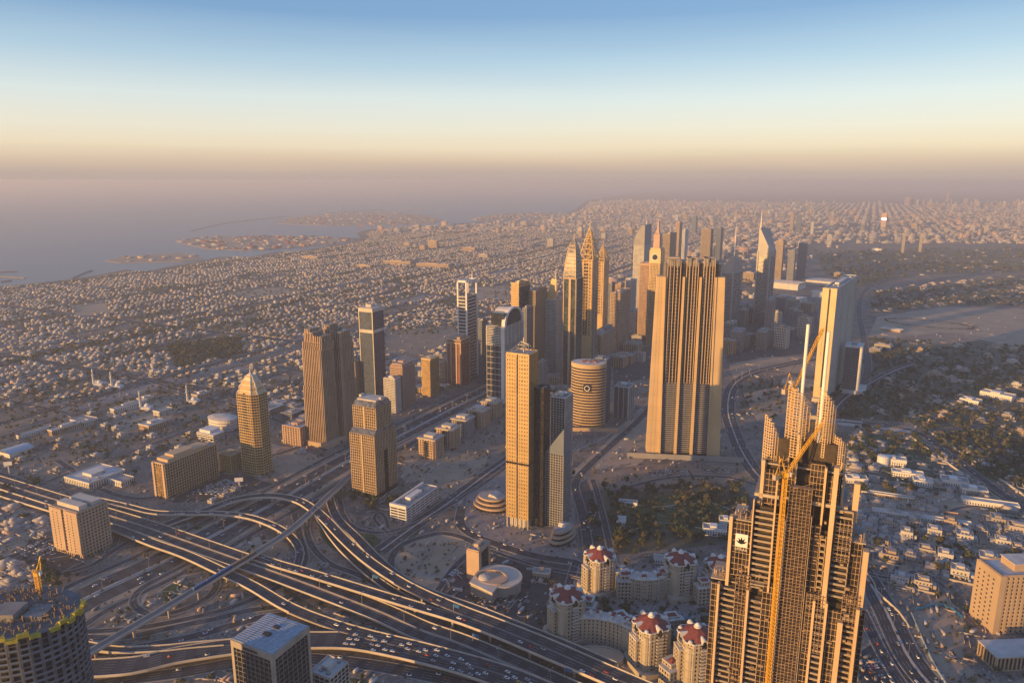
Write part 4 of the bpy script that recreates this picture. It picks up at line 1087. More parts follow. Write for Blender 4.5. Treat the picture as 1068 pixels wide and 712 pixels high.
# --- hotel with a gridded front and arched slot (inverted Y)
f = fit(368, 393, 415, 455, yb=522); w, d, h = w2(f); ht = HatXY(f['x'], f['y'], 414)
t = thing('arched_tower', 'gold gridded tower split by a tall dark arched slot, stepping in at the shoulders', 'tower', f['x'], f['y'], f['rot'])
mb = MB(); body = MB()
yl = [(-d, -6.5), (6.5, d)]
for y0, y1 in yl:
    body.box(-w, w, y0, y1, 0, h * .72)
body.box(-w, w, -d, d, h * .72, h)
IN = d * .30; body.box(-w + 1.5, w - 1.5, -d + IN, d - IN, h, ht - 9)
for P_, z0, z1 in ((rect(-w, w, -d, -6.5), 9, h * .72), (rect(-w, w, 6.5, d), 9, h * .72), (rect(-w, w, -d, d), h * .72, h), (rect(-w + 1.5, w - 1.5, -d + IN, d - IN), h + 3, ht - 9)):
    facade(mb, P_, z0, z1, 3.7, 4.2, 0.75, 0.6, 0.85, 0.5)
for P_, z0 in ((rect(-w, w, -d, d), h), (rect(-w + 1.5, w - 1.5, -d + 4, d - 4), ht - 9)):
    pass
mb.box(-1.2, 1.2, -d - 1.4, -d, 0, h); mb.box(-1.2, 1.2, -d + IN - 1.4, -d + IN, h, ht - 9)
body.build('glazing', 'glass_brown', t); mb.build('facade_frame', 'beige', t)
mb = MB()
mb.loft([[(-w, -d, h), (w, -d, h), (w, d, h), (-w, d, h)], [(-w + 1, -d + IN - .4, h + 7), (w - 1, -d + IN - .4, h + 7), (w - 1, d - IN + .4, h + 7), (-w + 1, d - IN + .4, h + 7)]])
mb.loft([[(-w + 1.5, -d + IN, ht - 9), (w - 1.5, -d + IN, ht - 9), (w - 1.5, d - IN, ht - 9), (-w + 1.5, d - IN, ht - 9)], [(-w + 3, -d + IN + 5, ht - 2), (w - 3, -d + IN + 5, ht - 2), (w - 3, d - IN - 5, ht - 2), (-w + 3, d - IN - 5, ht - 2)]])
mb.build('sloped_glass_roof', 'glass_grey', t)
mb = MB()
for y0, y1 in ((-d - .4, -5.5), (5.5, d + .4)): mb.box(-w - .4, w + .4, y0, y1, 0, 1.5); 
for x in (-w, w - 2, -2):
    mb.box(x, x + 2, -d - .5, -d + 1.5, 0, 10)
for x in (-w + 2, w - 6): mb.box(x, x + 4, -4, 4, ht - 2, ht + 3)
mb.box(-w + 5, w - 5, -d + IN + 6, d - IN - 6, ht - 2, ht); mb.build('roof', 'concrete_pale', t)
mb = MB(); mb.box(-w + 1, w - 3, -6.6, 6.6, 0, h * .72); mb.build('slot_recess', 'glass_black', t)

# --- gold slab tower with lattice crown, dark neighbours and podium
f = fit(528, 551, 560, 371, yb=553); w, d, h = w2(f); d = max(d, 9); f['d'] = d * 2
t = thing('gold_slab_tower', 'tall flat gold slab tower with a central groove and a dark narrow side', 'tower', f['x'], f['y'], f['rot'])
mb = MB(); mb.box(-w, w, -d, d, 14, h); mb.build('glazing', 'glass_gold', t)
mb = MB()
for x0, x1 in ((-w, -1), (1, w)):
    facade(mb, [(x0, -d), (x1, -d)] + [(x1, d), (x0, d)], 14, h, 4.2, 5.2, 1.5, .5, 2.4, .5, edges=(0, 2))
facade(mb, rect(-w, w, -d, d), 14, h, 5, 3.5, .3, .15, .3, .1, edges=(1, 3)); mb.build('facade_frame', 'gold', t)
mb = MB(); mb.box(-1, 1, -d - .15, -d, 14, h); mb.box(-w - .1, w + .1, -d - .65, d + .1, h * .38, h * .38 + 2.6); mb.build('groove', 'glass_black', t)
mb = MB()
for x in np.linspace(-w + 1, w - 1, 6):
    for y in (-d + 1, d - 1): mb.box(x - .5, x + .5, y - .5, y + .5, 0, 14)
mb.box(-w + 4, w - 4, -d + 4, d - 4, 0, 14); mb.build('lobby_column', 'concrete_pale', t)
rooftop(t, rect(-w, w, -d, d), h, 4, matp='gold', plant=False)
mb = MB(); z0 = h + .5; zt = HatXY(f['x'], f['y'], 356)
for (a, b) in (((-w + 4, -d + 2, z0), (-2, 0, zt)), ((w - 3, -d + 2, z0), (w - 7, 0, zt - 3)), ((-w + 4, d - 2, z0), (-2, 0, zt)), ((w - 3, d - 2, z0), (w - 7, 0, zt - 3)), ((-2, 0, zt), (w - 7, 0, zt - 3)), ((-w + 4, -d + 2, z0), (w - 7, 0, zt - 3)), ((-2, 0, zt), (w - 3, -d + 2, z0)), ((-6, 0, z0 + 9), (w - 4, 0, z0 + 9)), ((2, 0, z0), (2, 0, zt + 5))): mb.bar(a, b, .9)
mb.build('roof_derrick', 'steel', t)
u = (math.sin(R(GA)), math.cos(R(GA))); v = (math.cos(R(GA)), -math.sin(R(GA)))
def near(f, s, tt): return dict(x=f['x'] + v[0] * s + u[0] * tt, y=f['y'] + v[1] * s + u[1] * tt, rot=-R(GA))
g = near(f, w + 7, 12); g.update(w=14, d=22, h=HatXY(g['x'], g['y'], 404))
tower('glass_tower', 'black glass shaft joined to the right side of the gold slab tower', 'tower', g, 'dark', 'glass_black', bay=3, fl=3.5, pw=.3, sh=.4, pd=.2, sd=.2)
g = near(f, w + 26, 22); g.update(w=26, d=24, h=HatXY(g['x'], g['y'], 470))
t = tower('sloped_roof_tower', 'dark gridded tower with a slanted roof right of the black glass shaft', 'tower', g, 'grey_stone', 'glass_dark', bay=3.4, fl=3.5, pw=.8, sh=.9, roof=False)
hq = g['h']; zt = HatXY(g['x'], g['y'], 440)
mb = MB(); mb.loft([[(-12.6, -11.6, hq), (12.6, -11.6, hq), (12.6, 11.6, hq), (-12.6, 11.6, hq)], [(-12.6, -11.6, hq + .5), (12.6, -11.6, zt - 4), (12.6, 11.6, zt), (-12.6, 11.6, hq + 6)]]); mb.build('slanted_roof', 'blue_grey', t)
g = near(f, w + 8, 78); g.update(w=22, d=30, h=HatXY(g['x'], g['y'], 412))
tower('apartment_tower', 'dark gridded tower seen behind the black glass shaft', 'tower', g, 'offwhite', 'glass_dark', bay=4, fl=3.6, pw=.5, sh=.5)
# podium rings
def podium(px, py, a, b, rot, levels, label):
    x, y = G(px, py); t = thing('terraced_podium', label, 'building', x, y, R(rot))
    for i in range(levels):
        k = 1 - i * .14; z0 = i * 5.5; P = ell(0, 0, a * k, b * k, 36)
        mb = MB(); mb.prism(P, z0, z0 + 5.5); mb.build('window_band', 'glass_brown', t)
        mb = MB(); mb.prism(ell(0, 0, a * k + .8, b * k + .8, 36), z0 + 3.6, z0 + 5.9); mb.build('terrace_parapet', 'sandstone', t)
    mb = MB(); k = 1 - (levels - 1) * .14; z = levels * 5.5 + .4
    mb.prism(ell(0, 0, a * k, b * k, 36), z, z + .3); mb.build('roof', 'roof_grey', t)
    mb = MB(); mb.loft([[(-a * .1, -b * .3, z), (a * .5, -b * .3, z), (a * .5, b * .5, z), (-a * .1, b * .5, z)], [(0, -b * .3, z + 5), (a * .3, -b * .3, z + 3), (a * .3, b * .5, z + 3), (0, b * .5, z + 5)]]); mb.build('skylight', 'roof_pale', t)
podium(513, 528, 27, 21, -30, 3, 'curved terraced podium with lit parapets left of the gold slab tower')
podium(587, 562, 24, 13, 55, 3, 'curved terraced podium right of the foot of the gold slab tower')

# --- slab pair at right
f = fit(859, 873, 900, 302, yb=None, h=236, ga=33); w, d, h = w2(f)
t = tower('slab_tower', 'tall thin slab with a blazing yellow end and balconied side at the right', 'tower', f, 'offwhite', 'glass_dark', bay=4, fl=3.7, pw=.5, pd=.9, sh=1.1, sd=1.1)
mb = MB(); mb.box(-w - .8, -1.6, -d - 1.6, -d + .5, 0, h + 2); mb.box(1.6, w + .8, -d - 1.6, -d + .5, 0, h + 2); mb.box(-w - 1.4, -w + .2, -d - 1, d, 0, h + 1.6)
for y in (-d * .3, d * .3, d - 1): mb.box(w, w + 1.9, y - 1.2, y + 1.2, 0, h + 1)
mb.build('end_wall', 'sunlit_wall', t)
mb = MB(); mb.box(-1.6, 1.6, -d - 1.2, -d, 20, h); mb.build('slot_window', 'glass_dark', t)
f = fit(877, 894, 907, 363, yb=411, ga=30, dep=46); w, d, h = w2(f)
t = tower('office_block', 'dark louvred block with a broad white end band beside the thin slab', 'building', f, 'grey_stone', 'glass_dark', bay=2.8, fl=3.5, pw=.6, sh=.9)
mb = MB(); mb.box(w - 4, w + 1, -d - 1, -d + 3, 0, h + 1.5); mb.box(w - .5, w + 1.2, -d - .9, d * .2, 0, h + 1); mb.box(-w - 1, w + 1, -d - 1, d + 1, h - 1, h + 2.2); mb.build('white_band', 'white', t)
mb = MB(); mb.box(-w - 4, w + 14, -d - 6, d + 14, 0, 8); mb.build('podium', 'offwhite', t)
x, y = G(835, 400); t = thing('podium_block', 'low pale podium deck at the foot of the thin slab', 'building', x, y, R(-38))
mb = MB(); mb.box(-35, 45, -24, 20, 0, 9); mb.build('wall', 'offwhite', t); mb = MB(); mb.box(-34, 44, -23, 19, 9, 9.4); mb.build('roof', 'roof_grey', t)
# fair halls
for i, (px, py, a, b, hh, lab) in enumerate(((818, 300, 150, 90, 22, 'long fair hall with a vaulted white roof below the hazy towers'), (858, 296, 130, 100, 18, 'broad flat white roofed fair hall right of the vaulted one'),
                                             (826, 318, 90, 50, 30, 'shaded exhibition block in front of the vaulted hall'), (858, 310, 70, 45, 22, 'square exhibition annex by the highway bend'))):
    x, y = G(px, py); t = thing('fair_hall', lab, 'hall', x, y, R(-42))
    mb = MB(); mb.box(-a / 2, a / 2, -b / 2, b / 2, 0, hh); mb.build('wall', 'offwhite', t)
    mb = MB(); k = 3
    for j in range(k):
        rg = []
        for q in range(7):
            an = math.pi * q / 6; rg.append([(-a / 2 - 3, -b / 2 + b * (j + .5 - .5 * math.cos(an)) / k, hh + .2 + math.sin(an) * (7 if i == 0 else 2)), (a / 2 + 3, -b / 2 + b * (j + .5 - .5 * math.cos(an)) / k, hh + .2 + math.sin(an) * (7 if i == 0 else 2))])
        mb.loft(rg, cap=False, close=False)
    mb.build('roof', 'roof_pale', t)

# --- hotels at the edges
f = fit(59, 87, 118, 536, yb=583, ga=25); w, d, h = w2(f)
t = tower('corner_hotel', 'boxy hotel with glowing orange narrow side and rows of dark windows, lower left', 'hotel', f, 'sandstone', 'glass_dark', bay=4.2, fl=4.2, pw=1.7, pd=.6, sh=1.7, sd=.5)
mb = MB(); mb.box(-w - .5, -3, -d - 1.6, -d, 6, h + 1); mb.box(3, w + .5, -d - 1.6, -d, 6, h + 1); mb.build('end_wing', 'sandstone', t)
mb = MB()
for i in range(14):
    z = 8 + i * (h - 10) / 14
    for x in (-w * .75, -w * .45, w * .3, w * .6): mb.box(x - .7, x + .7, -d - 1.7, -d - 1.5, z, z + 1.7)
mb.build('slot_windows', 'glass_dark', t)
mb = MB(); mb.box(-w * .8, w * .8, -d * .7, -d * .15, h, h + 6); mb.box(-w * .8, w * .8, d * .1, d * .8, h, h + 5); mb.build('penthouse', 'concrete_pale', t)
f = fit(1006, 1018, 1085, 614, yb=676, ga=-6); w, d, h = w2(f)
f2 = G(1045, 655)
t = thing('tan_hotel', 'tan hotel block with slot windows and a pale rooftop box, right edge', 'hotel', f2[0] + 12, f2[1] + 10, R(3))
h = Hof(1030, 672, 612); P = rect(-28, 34, -17, 17)
mb = MB(); mb.prism(P, 0, h); mb.build('glazing', 'glass_dark', t)
mb = MB(); facade(mb, P, 0, h, 5.2, 4.2, 2.9, .8, 1.9, .5); mb.box(-29.2, -23, -18.2, 18, 0, h + 1); mb.box(20, 35, -18.2, 18, 0, h + 1); mb.build('facade_frame', 'tan', t)
mb = MB()
for i in range(11):
    z = 6 + i * (h - 9) / 11
    for y in (-9, -2, 5, 12): mb.box(-29.4, -29.1, y - .9, y + .9, z, z + 1.8)
mb.build('window', 'glass_dark', t)
rooftop(t, P, h, 9, matr='roof_blue', matp='tan', plant=False)
mb = MB(); mb.box(-8, 24, -8, 12, h, h + 8); mb.build('penthouse', 'sandstone', t); mb = MB(); mb.box(-9, 25, -9, 13, h + 8, h + 8.6); mb.build('penthouse_roof', 'roof_pale', t)
x, y = G(1052, 692); t = thing('hotel_annex', 'flat roofed annex with a colonnade in front of the tan hotel', 'building', x, y, R(3))
mb = MB(); mb.box(-20, 40, -9, 16, 0, 14); mb.build('wall', 'glass_dark', t); mb = MB(); facade(mb, rect(-20, 40, -9, 16), 0, 14, 4, 14, 1.2, .8, 1.5, .8); mb.build('column', 'tan', t)
mb = MB(); mb.box(-21, 41, -10, 17, 14, 15); mb.build('roof', 'roof_pale', t)

# --- dark office with pale roof, bottom
f = fit(241, 284, 322, 683, h=108); w, d, h = w2(f)
t = tower('dark_office', 'dark slab office with a flat pale striped roof at the bottom of the picture', 'building', f, 'concrete_dark', 'glass_black', bay=4.6, fl=4.2, pw=.4, pd=.6, sh=.5, sd=.3, roofm='roof_blue', roof=False)
mb = MB(); mb.box(-w - .4, w + .4, -d - .4, d + .4, h - 5, h + .5); mb.box(-w - .4, -w + 2.2, -d - .4, -d + 2.2, 0, h - 5); mb.box(w - 2.2, w + .4, -d - .4, -d + 2.2, 0, h - 5); mb.box(w - 2.2, w + .4, d - 2.2, d + .4, 0, h - 5); mb.build('stone_edge', 'concrete', t)
mb = MB(); mb.box(-w + .6, w - .6, -d + .6, d - .6, h + .5, h + .9)
mb.build('roof', 'roof_blue', t)
mb = MB(); k = 16
for i in range(k): mb.box(-w + .8, w - .8, -d + 1 + (2 * d - 2) * i / k, -d + 1.25 + (2 * d - 2) * i / k, h + .9, h + 1.15)
for x in (-w * .5, 0, w * .5): mb.box(x - .1, x + .1, -d + .8, d - .8, h + .9, h + 1.1)
mb.build('roof_seam', 'grey_stone', t)
mb = MB(); mb.box(-4, 3, -5, -1, h + .9, h + 1.8); mb.box(-3, 2, 5, 9, h + .9, h + 1.8); mb.build('roof_hatch', 'dark', t)
mb = MB(); mb.box(-8, 6, -d - .8, -d - .3, h - 3.4, h - 1.6); mb.build('sign_panel', 'dark', t)
f = fit(322, 344, 364, 709, h=46); w, d, h = w2(f)
t = tower('office_annex', 'lower annex with a flat pale roof right of the dark slab office', 'building', f, 'concrete_pale', 'glass_black', bay=5, fl=4, pw=.6, sh=.8, roofm='roof_pale')

# --- white lowrise with white frame, P shaped building, five twin blocks
f = fit(407, 424, 457, 531, yb=545); f['h'] = max(f['h'], 18); w, d, h = w2(f)
t = tower('white_lowrise', 'white office block with banded windows between the arched tower and the dual road', 'building', f, 'white', 'glass_dark', bay=12, fl=4.2, pw=.8, sh=1.6, sd=.8)
mb = MB(); mb.box(-w, w, -d - .5, -d + 3, h, h + 4); mb.box(-w, -w + 3, -d, d, h, h + 3.2); mb.build('roof_screen', 'white', t)
f = fit(487, 500, 512, 576, yb=606); w, d, h = w2(f)
t = tower('corner_pylon', 'orange lit square tower at the corner of the spiral roofed building', 'building', dict(f), 'sandstone', 'glass_brown', bay=30, fl=60, pw=5, sh=5, roof=True)
mb = MB(); mb.box(-w - .1, w - .2, -d - .3, -d + 1, 0, h); mb.build('plain_wall', 'sandstone', t)
x, y = G(518, 612)
t = thing('spiral_roofed_building', 'low building with a comma shaped pale roof and drum beside the car park', 'building', x, y, R(-20))
P = []
for a in np.linspace(math.pi * 1.02, -math.pi * .42, 26): P.append((27 * math.cos(a) + 2, 24 * math.sin(a) + 2))
P = P + [(8, -34), (-24, -22)]
P.reverse()
mb = MB(); mb.prism([(x * .96, y * .96) for x, y in P], 0, 12); mb.build('wall', 'concrete', t)
mb = MB(); mb.prism(P, 12, 14); mb.build('roof', 'concrete_pale', t)
mb = MB(); mb.prism([(16 * math.cos(a) - 4, 13 * math.sin(a) - 6) for a in np.linspace(0, 2 * math.pi, 25)[:-1]], 14, 14.6); mb.build('roof_court', 'sandstone', t)
mb = MB()
r_ = [(18 * math.cos(a) - 4, 15 * math.sin(a) - 6) for a in np.linspace(math.pi * 1.15, -.35 * math.pi, 22)]
for a, b in zip(r_, r_[1:]): mb.bar((a[0], a[1], 15), (b[0], b[1], 15), 2.0)
mb.build('roof_edge', 'sandstone', t)
mb = MB(); mb.loft([[(x, y, z) for x, y in ell(-11, -9, a, a, 20)] for a, z in ((7, 14.4), (6.6, 16), (4.4, 17.6), (1, 18.3))]); mb.build('drum', 'concrete_pale', t)
for i, (px, py) in enumerate(((447, 476), (465, 465), (480, 454), (497, 444), (510, 435))):
    x, y = G(px + 3, py - 1); hh = 34 - i * .5
    lab = ['nearest of the five matching stone blocks lined up beside the highway', 'second nearest of the five matching stone blocks beside the highway', 'middle one of the five matching stone blocks, with grey glass front', 'fourth of the five matching stone blocks beside the highway', 'farthest of the five matching stone blocks beside the highway'][i]
    g = dict(x=x, y=y, rot=-R(GA), w=34, d=32, h=hh)
    t = tower('stone_block', lab, 'building', g, 'sandstone' if i != 2 else 'grey_stone', 'glass_brown' if i != 2 else 'glass_grey', bay=5, fl=4, pw=1.8, pd=.8, sh=1.5, sd=.6, group='five matching blocks beside the highway', pts=octo(16.5, 15.5, 3.5))
    mb = MB(); mb.box(-9, 9, -8, 8, hh, hh + 5); mb.box(-17.5, 17.5, -16.5, 16.5, hh - 1, hh + .6); mb.build('cornice', 'concrete_pale', t)
    mb = MB(); mb.box(-3, 3, -17.2, -15, 4, hh - 3); mb.build('stair_window', 'glass_dark', t)

# white curved-roof building and small ones, left
x, y = G(233, 446); t = thing('round_roofed_building', 'white building with a broad oval roof left of the domed tower', 'building', x, y, R(-26))
mb = MB(); mb.prism(ell(0, 0, 30, 20, 30), 0, 20); mb.build('wall', 'white', t)
mb = MB(); facade(mb, ell(0, 0, 30, 20, 30), 0, 20, 100, 5, 0, 0, 1.6, .5); mb.build('floor_band', 'grey_stone', t)
mb = MB(); mb.loft([[(x, y, z) for x, y in ell(0, 0, a, a * .67, 30)] for a, z in ((31, 20), (31, 21.5), (20, 24), (6, 25))]); mb.build('roof', 'roof_pale', t)
x, y = G(222, 457); t = thing('white_lowrise', 'white terraced block in front of the oval roofed building', 'building', x, y, R(-26))
mb = MB(); mb.box(-24, 18, -14, 12, 0, 13); mb.box(-20, 6, -10, 12, 13, 18); mb.build('wall', 'white', t)
mb = MB(); facade(mb, rect(-24, 18, -14, 12), 1, 12, 4, 4, .4, .05, 0, 0); facade(mb, rect(-24, 18, -14, 12), 1, 12, 400, 4.2, 0, 0, 1.6, .12); mb.build('window_band', 'glass_dark', t)
x, y = G(17, 472); t = thing('sports_hall', 'sports hall with a shallow curved pale blue roof at the left edge', 'hall', x, y, R(-26))
mb = MB(); mb.box(-17, 17, -20, 20, 0, 7); mb.build('wall', 'offwhite', t)
mb = MB(); mb.loft([[(-18 + 6 * q, -21, 7 + 3.5 * math.sin(math.pi * q / 6)), (-18 + 6 * q, 21, 7 + 3.5 * math.sin(math.pi * q / 6))] for q in range(7)], cap=False, close=False); mb.build('roof', 'roof_blue', t)
for i, (px, py, a, b, hh, lab) in enumerate(((72, 448, 70, 14, 9, 'long school wing with a sunlit front, nearest the left edge'), (88, 441, 30, 40, 8, 'school hall with a pale roof behind the sunlit long wing'), (135, 426, 75, 14, 9, 'long sunlit school wing in the middle of the left district'),
        (152, 419, 26, 22, 9, 'square school hall behind the middle long wing'), (100, 500, 60, 60, 10, 'large plain grey roofed hall behind the lower left hotel'), (125, 503, 40, 22, 8, 'low white depot with roof lights next to the grey hall'), (160, 445, 40, 30, 9, 'cluster of yellowish low flats in the left district'),
        (170, 431, 30, 20, 8, 'pale blue roofed shed behind the yellowish flats'), (36, 452, 60, 8, 5, 'thin white roofed row of sheds near the left edge'), (210, 415, 34, 20, 11, 'orange lit apartment house behind the long road'), (270, 432, 24, 20, 14, 'brown corner block beside the domed tower'))):
    x, y = G(px, py); t = thing('district_block', lab, 'building', x, y, R(-26))
    ww = a / 2; dd = b / 2
    mb = MB(); mb.box(-dd, dd, -ww, ww, 0, hh) if i not in (4, 5) else mb.box(-ww, ww, -dd, dd, 0, hh)
    mb.build('wall', ('sandstone', 'offwhite', 'white')[i % 3], t)
    P = rect(-dd, dd, -ww, ww) if i not in (4, 5) else rect(-ww, ww, -dd, dd)
    mb = MB(); facade(mb, P, 1.2, hh - 1, 4, 3.2, 1.4, .06, 0, 0); mb.build('window', 'glass_dark', t)
    rooftop(t, P, hh, i, matr=('roof_pale', 'roof_grey')[i % 2], matp='offwhite', plant=hh > 8)

# billboard, tall sign on a pole near the packed car park
for px, py, lab, hh in ((250, 511, 'white billboard on one tall post between the hotel slab and the highway', 20), (10, 495, 'white advertising mast by the road at the left edge', 22)):
    x, y = G(px, py); t = thing('billboard', lab, 'billboard', x, y, R(10))
    mb = MB(); mb.box(-.8, .8, -.8, .8, 0, hh - 5); mb.build('post', 'concrete_pale', t); mb = MB(); mb.box(-6, 6, -.6, .6, hh - 6, hh); mb.build('panel', 'white', t)
for px, py, lab in ((147, 427, 'slim white mosque minaret in the left district, farther one'), (98, 402, 'slim white minaret among villas, leftmost'), (117, 405, 'slim white minaret with a pale dome near the centre left'), (196, 420, 'short stone minaret by the crossing of two roads')):
    x, y = G(px, py); t = thing('minaret', lab, 'minaret', x, y, 0)
    mb = MB(); mb.loft([[(p[0], p[1], z) for p in ell(0, 0, a, a, 10)] for a, z in ((2.4, 0), (2.0, 22), (3.2, 23), (3.2, 25), (1.6, 25.2), (1.5, 33), (2.2, 34), (0.2, 40))]); mb.build('shaft', 'offwhite', t)
    mb = MB(); mb.box(4, 22, -9, 9, 0, 7); mb.loft([[(13 + p[0], p[1], z) for p in ell(0, 0, a, a, 14)] for a, z in ((5, 7), (5, 9), (4, 11.5), (1.5, 13.5))]); mb.build('prayer_hall', 'white', t)
# ================================================================== RED ROOFED APARTMENTS
def red_tower(px, py, yt, label, rot=0):
    x, y = G(px, py); y += 14; h = HatXY(x, y, yt) 
    t = thing('red_roofed_tower', label, 'apartment tower', x, y, R(rot), group='red roofed apartment towers')
    a = 15.5; P = octo(14.2, 14.2, 5.2)
    mb = MB(); mb.prism(P, 0, h - 8); mb.build('glazing', 'glass_brown', t)
    mb = MB(); facade(mb, P, 0, h - 8, 4.2, 4.2, 1.7, .6, 1.9, .45)
    for k in range(4):
        an = R(45 + 90 * k); cx, cyy = math.cos(an) * a, math.sin(an) * a
        mb.prism([(cx + math.cos(an + q) * 3.1, cyy + math.sin(an + q) * 3.1) for q in np.linspace(0, 2 * math.pi, 9)[:-1]], 0, h - 13)
        for zz in np.arange(6, h - 16, 8.4): mb.prism([(cx + math.cos(an + q) * 3.5, cyy + math.sin(an + q) * 3.5) for q in np.linspace(0, 2 * math.pi, 9)[:-1]], zz, zz + .8)
    mb.build('facade_frame', 'wall_ivory', t)
    for k in range(4):                         # balcony stacks
        mb = MB()
        an = R(90 * k); c, s = math.cos(an), math.sin(an)
        z = 7
        while z < h - 14:
            mb.obox((c * a - s * -3.2 * 1, s * a + c * -3.2), (c * 1.9, s * 1.9), (-s * 6.4, c * 6.4), z, z + 1.1); z += 3.4
        mb.build('balcony', 'concrete_pale', t)
    mb = MB(); mb.prism(octo(a + .2, a + .2, 6), h - 9.2, h - 8); mb.prism(octo(a - .4, a - .4, 5.7), h - 17, h - 16.2); mb.build('cornice', 'offwhite', t)
    mb = MB(); mb.loft([[(p[0], p[1], z) for p in ell(0, 0, q, q, 8, R(22.5))] for q, z in ((a + .8, h - 8), (a * .55, h - 3.5), (3.4, h - 1))]); mb.build('tiled_roof', 'roof_red', t)
    win = MB()
    for k in range(4):                         # arched dormers
        mb = MB()
        an = R(45 + 90 * k if False else 90 * k); c, s = math.cos(an), math.sin(an)
        rg = []
        for q in range(9):
            b = math.pi * q / 8; w_, z_ = math.cos(b) * 2.7, math.sin(b) * 3.8 + h - 8
            o = lambda r, ww, zz: (c * r - s * ww, s * r + c * ww, zz)
            rg.append([o(a + 1.4, w_, z_), o(a * .62, w_ * .8, z_ + .3), o(a * .62, w_ * .6, z_ - 1), o(a + 1.4, w_ * .72, h - 8 + (z_ - h + 8) * .75)])
        mb.loft(rg); mb.build('dormer', 'offwhite', t)
        win.loft([[(c * (a + .3) - s * math.cos(b) * 2.5, s * (a + .3) + c * math.cos(b) * 2.5, h - 12 + math.sin(b) * 6) for b in np.linspace(0, math.pi, 9)],
                  [(c * (a + .9) - s * math.cos(b) * 2.5, s * (a + .9) + c * math.cos(b) * 2.5, h - 12 + math.sin(b) * 6) for b in np.linspace(0, math.pi, 9)]])
    for k in range(4):
        mb = MB(); an = R(45 + 90 * k); cx, cyy = math.cos(an) * (a + .5), math.sin(an) * (a + .5)
        mb.loft([[(cx + math.cos(q) * r_, cyy + math.sin(q) * r_, z) for q in np.linspace(0, 2 * math.pi, 11)[:-1]] for r_, z in ((2.3, h - 9), (2.3, h - 8), (1.9, h - 7), (1.0, h - 6.3), (.2, h - 6.1))]); mb.build('corner_cupola', 'offwhite', t)
    win.build('arched_window', 'glass_black', t)
    mb = MB(); mb.loft([[(p[0], p[1], z) for p in ell(0, 0, q, q, 12)] for q, z in ((3.4, h - 1.2), (3.4, h + .2), (2.4, h + .4), (2.2, h + 1.4), (1.6, h + 2.2), (.3, h + 3))]); mb.build('cupola', 'white', t)
    mb = MB(); mb.prism(octo(a + 4, a + 4, 4), 0, 5.5); mb.build('podium', 'wall_ivory', t)
    wing = MB(); wf = MB(); wr = MB()
    for (x0, x1, y0, y1, hh) in ((-a - 3, -a + 9, -5, 7, h - 20), (a - 9, a + 3, -6, 6, h - 16), (-6, 6, a - 9, a + 4, h - 18)):
        wing.box(x0, x1, y0, y1, 0, hh); facade(wf, rect(x0, x1, y0, y1), 0, hh, 4, 4, 1.6, .5, 1.8, .4); wr.box(x0 - .6, x1 + .6, y0 - .6, y1 + .6, hh, hh + 1.2)
    wing.build('wing_glazing', 'glass_brown', t); wf.build('wing_wall', 'wall_ivory', t); wr.build('wing_roof', 'roof_pale', t)
red_tower(592, 672, 612, 'red roofed apartment tower nearest the flyover, leftmost of the group', 26)
red_tower(680, 703, 641, 'red roofed apartment tower beside the blue pool', 20)
red_tower(626, 621, 571, 'red roofed apartment tower at the back left of the group', 26)
red_tower(711, 625, 575, 'red roofed apartment tower at the back right, before the lawn', 15)
red_tower(753, 626, 580, 'red roofed apartment tower at the far right, half hidden by the unfinished tower', 15)
red_tower(728, 722, 652, 'red roofed apartment tower glowing orange in the sun at the bottom', 10)

def arc_block(px, py, r0, r1, a0, a1, h, label, rot=0):
    x, y = G(px, py); t = thing('curved_apartment_block', label, 'apartment block', x, y, R(rot))
    n = 14; A = np.linspace(R(a0), R(a1), n + 1)
    outer = [(r1 * math.cos(a), r1 * math.sin(a)) for a in A]; inner = [(r0 * math.cos(a), r0 * math.sin(a)) for a in reversed(A)]
    P = outer + inner
    mb = MB()
    def ring(z): return [(p[0], p[1], z) for p in P]
    k = len(P)
    for i in range(k): mb.quad(ring(0)[i], ring(0)[(i + 1) % k], ring(h)[(i + 1) % k], ring(h)[i])
    mb.build('glazing', 'glass_brown', t)
    mb = MB(); facade(mb, P, 0, h, 4.0, 4.0, 1.5, .7, 1.6, .5)
    z = 5
    for i in range(0, n, 2):
        a, b = outer[i], outer[i + 1]; L = math.hypot(b[0] - a[0], b[1] - a[1]); nx, ny = (b[1] - a[1]) / L * 2, -(b[0] - a[0]) / L * 2
        zz = 6
        while zz < h - 4: mb.obox(a, (b[0] - a[0], b[1] - a[1]), (nx, ny), zz, zz + 1.1); zz += 3.3
        mb.obox(a, ((b[0] - a[0]) * .25, (b[1] - a[1]) * .25), (nx * .9, ny * .9), 0, h - 2)
    mb.build('facade_frame', 'wall_ivory', t)
    mb = MB()
    for i in range(n):
        o0, o1 = outer[i], outer[i + 1]; i0, i1 = inner[-1 - i], inner[-2 - i]
        zz = h + (1.2 if i % 3 else 3.0)
        q = [o0, o1, i1, i0]; cx = sum(p[0] for p in q) / 4; cyy = sum(p[1] for p in q) / 4
        mb.loft([[(p[0], p[1], h) for p in q], [(cx + (p[0] - cx) * .96, cyy + (p[1] - cyy) * .8, zz) for p in q]])
    mb.build('roof', 'roof_pale', t)
    mb = MB()
    for i in range(0, n, 3):
        o0, o1 = outer[i], outer[i + 1]; mb.obox((o0[0] * .96, o0[1] * .96), ((o1[0] - o0[0]) * .8, (o1[1] - o0[1]) * .8), (-o0[0] * .08, -o0[1] * .08), h, h + 4.5)
    mb.build('gable', 'roof_red', t)
    rr = (r0 + r1) / 2
    for a in A[1:-1:2]: mb = MB(); mb.box(rr * math.cos(a) - 1.5, rr * math.cos(a) + 1.5, rr * math.sin(a) - 1.5, rr * math.sin(a) + 1.5, h + 1, h + 5); mb.build('roof_plant', 'offwhite', t)
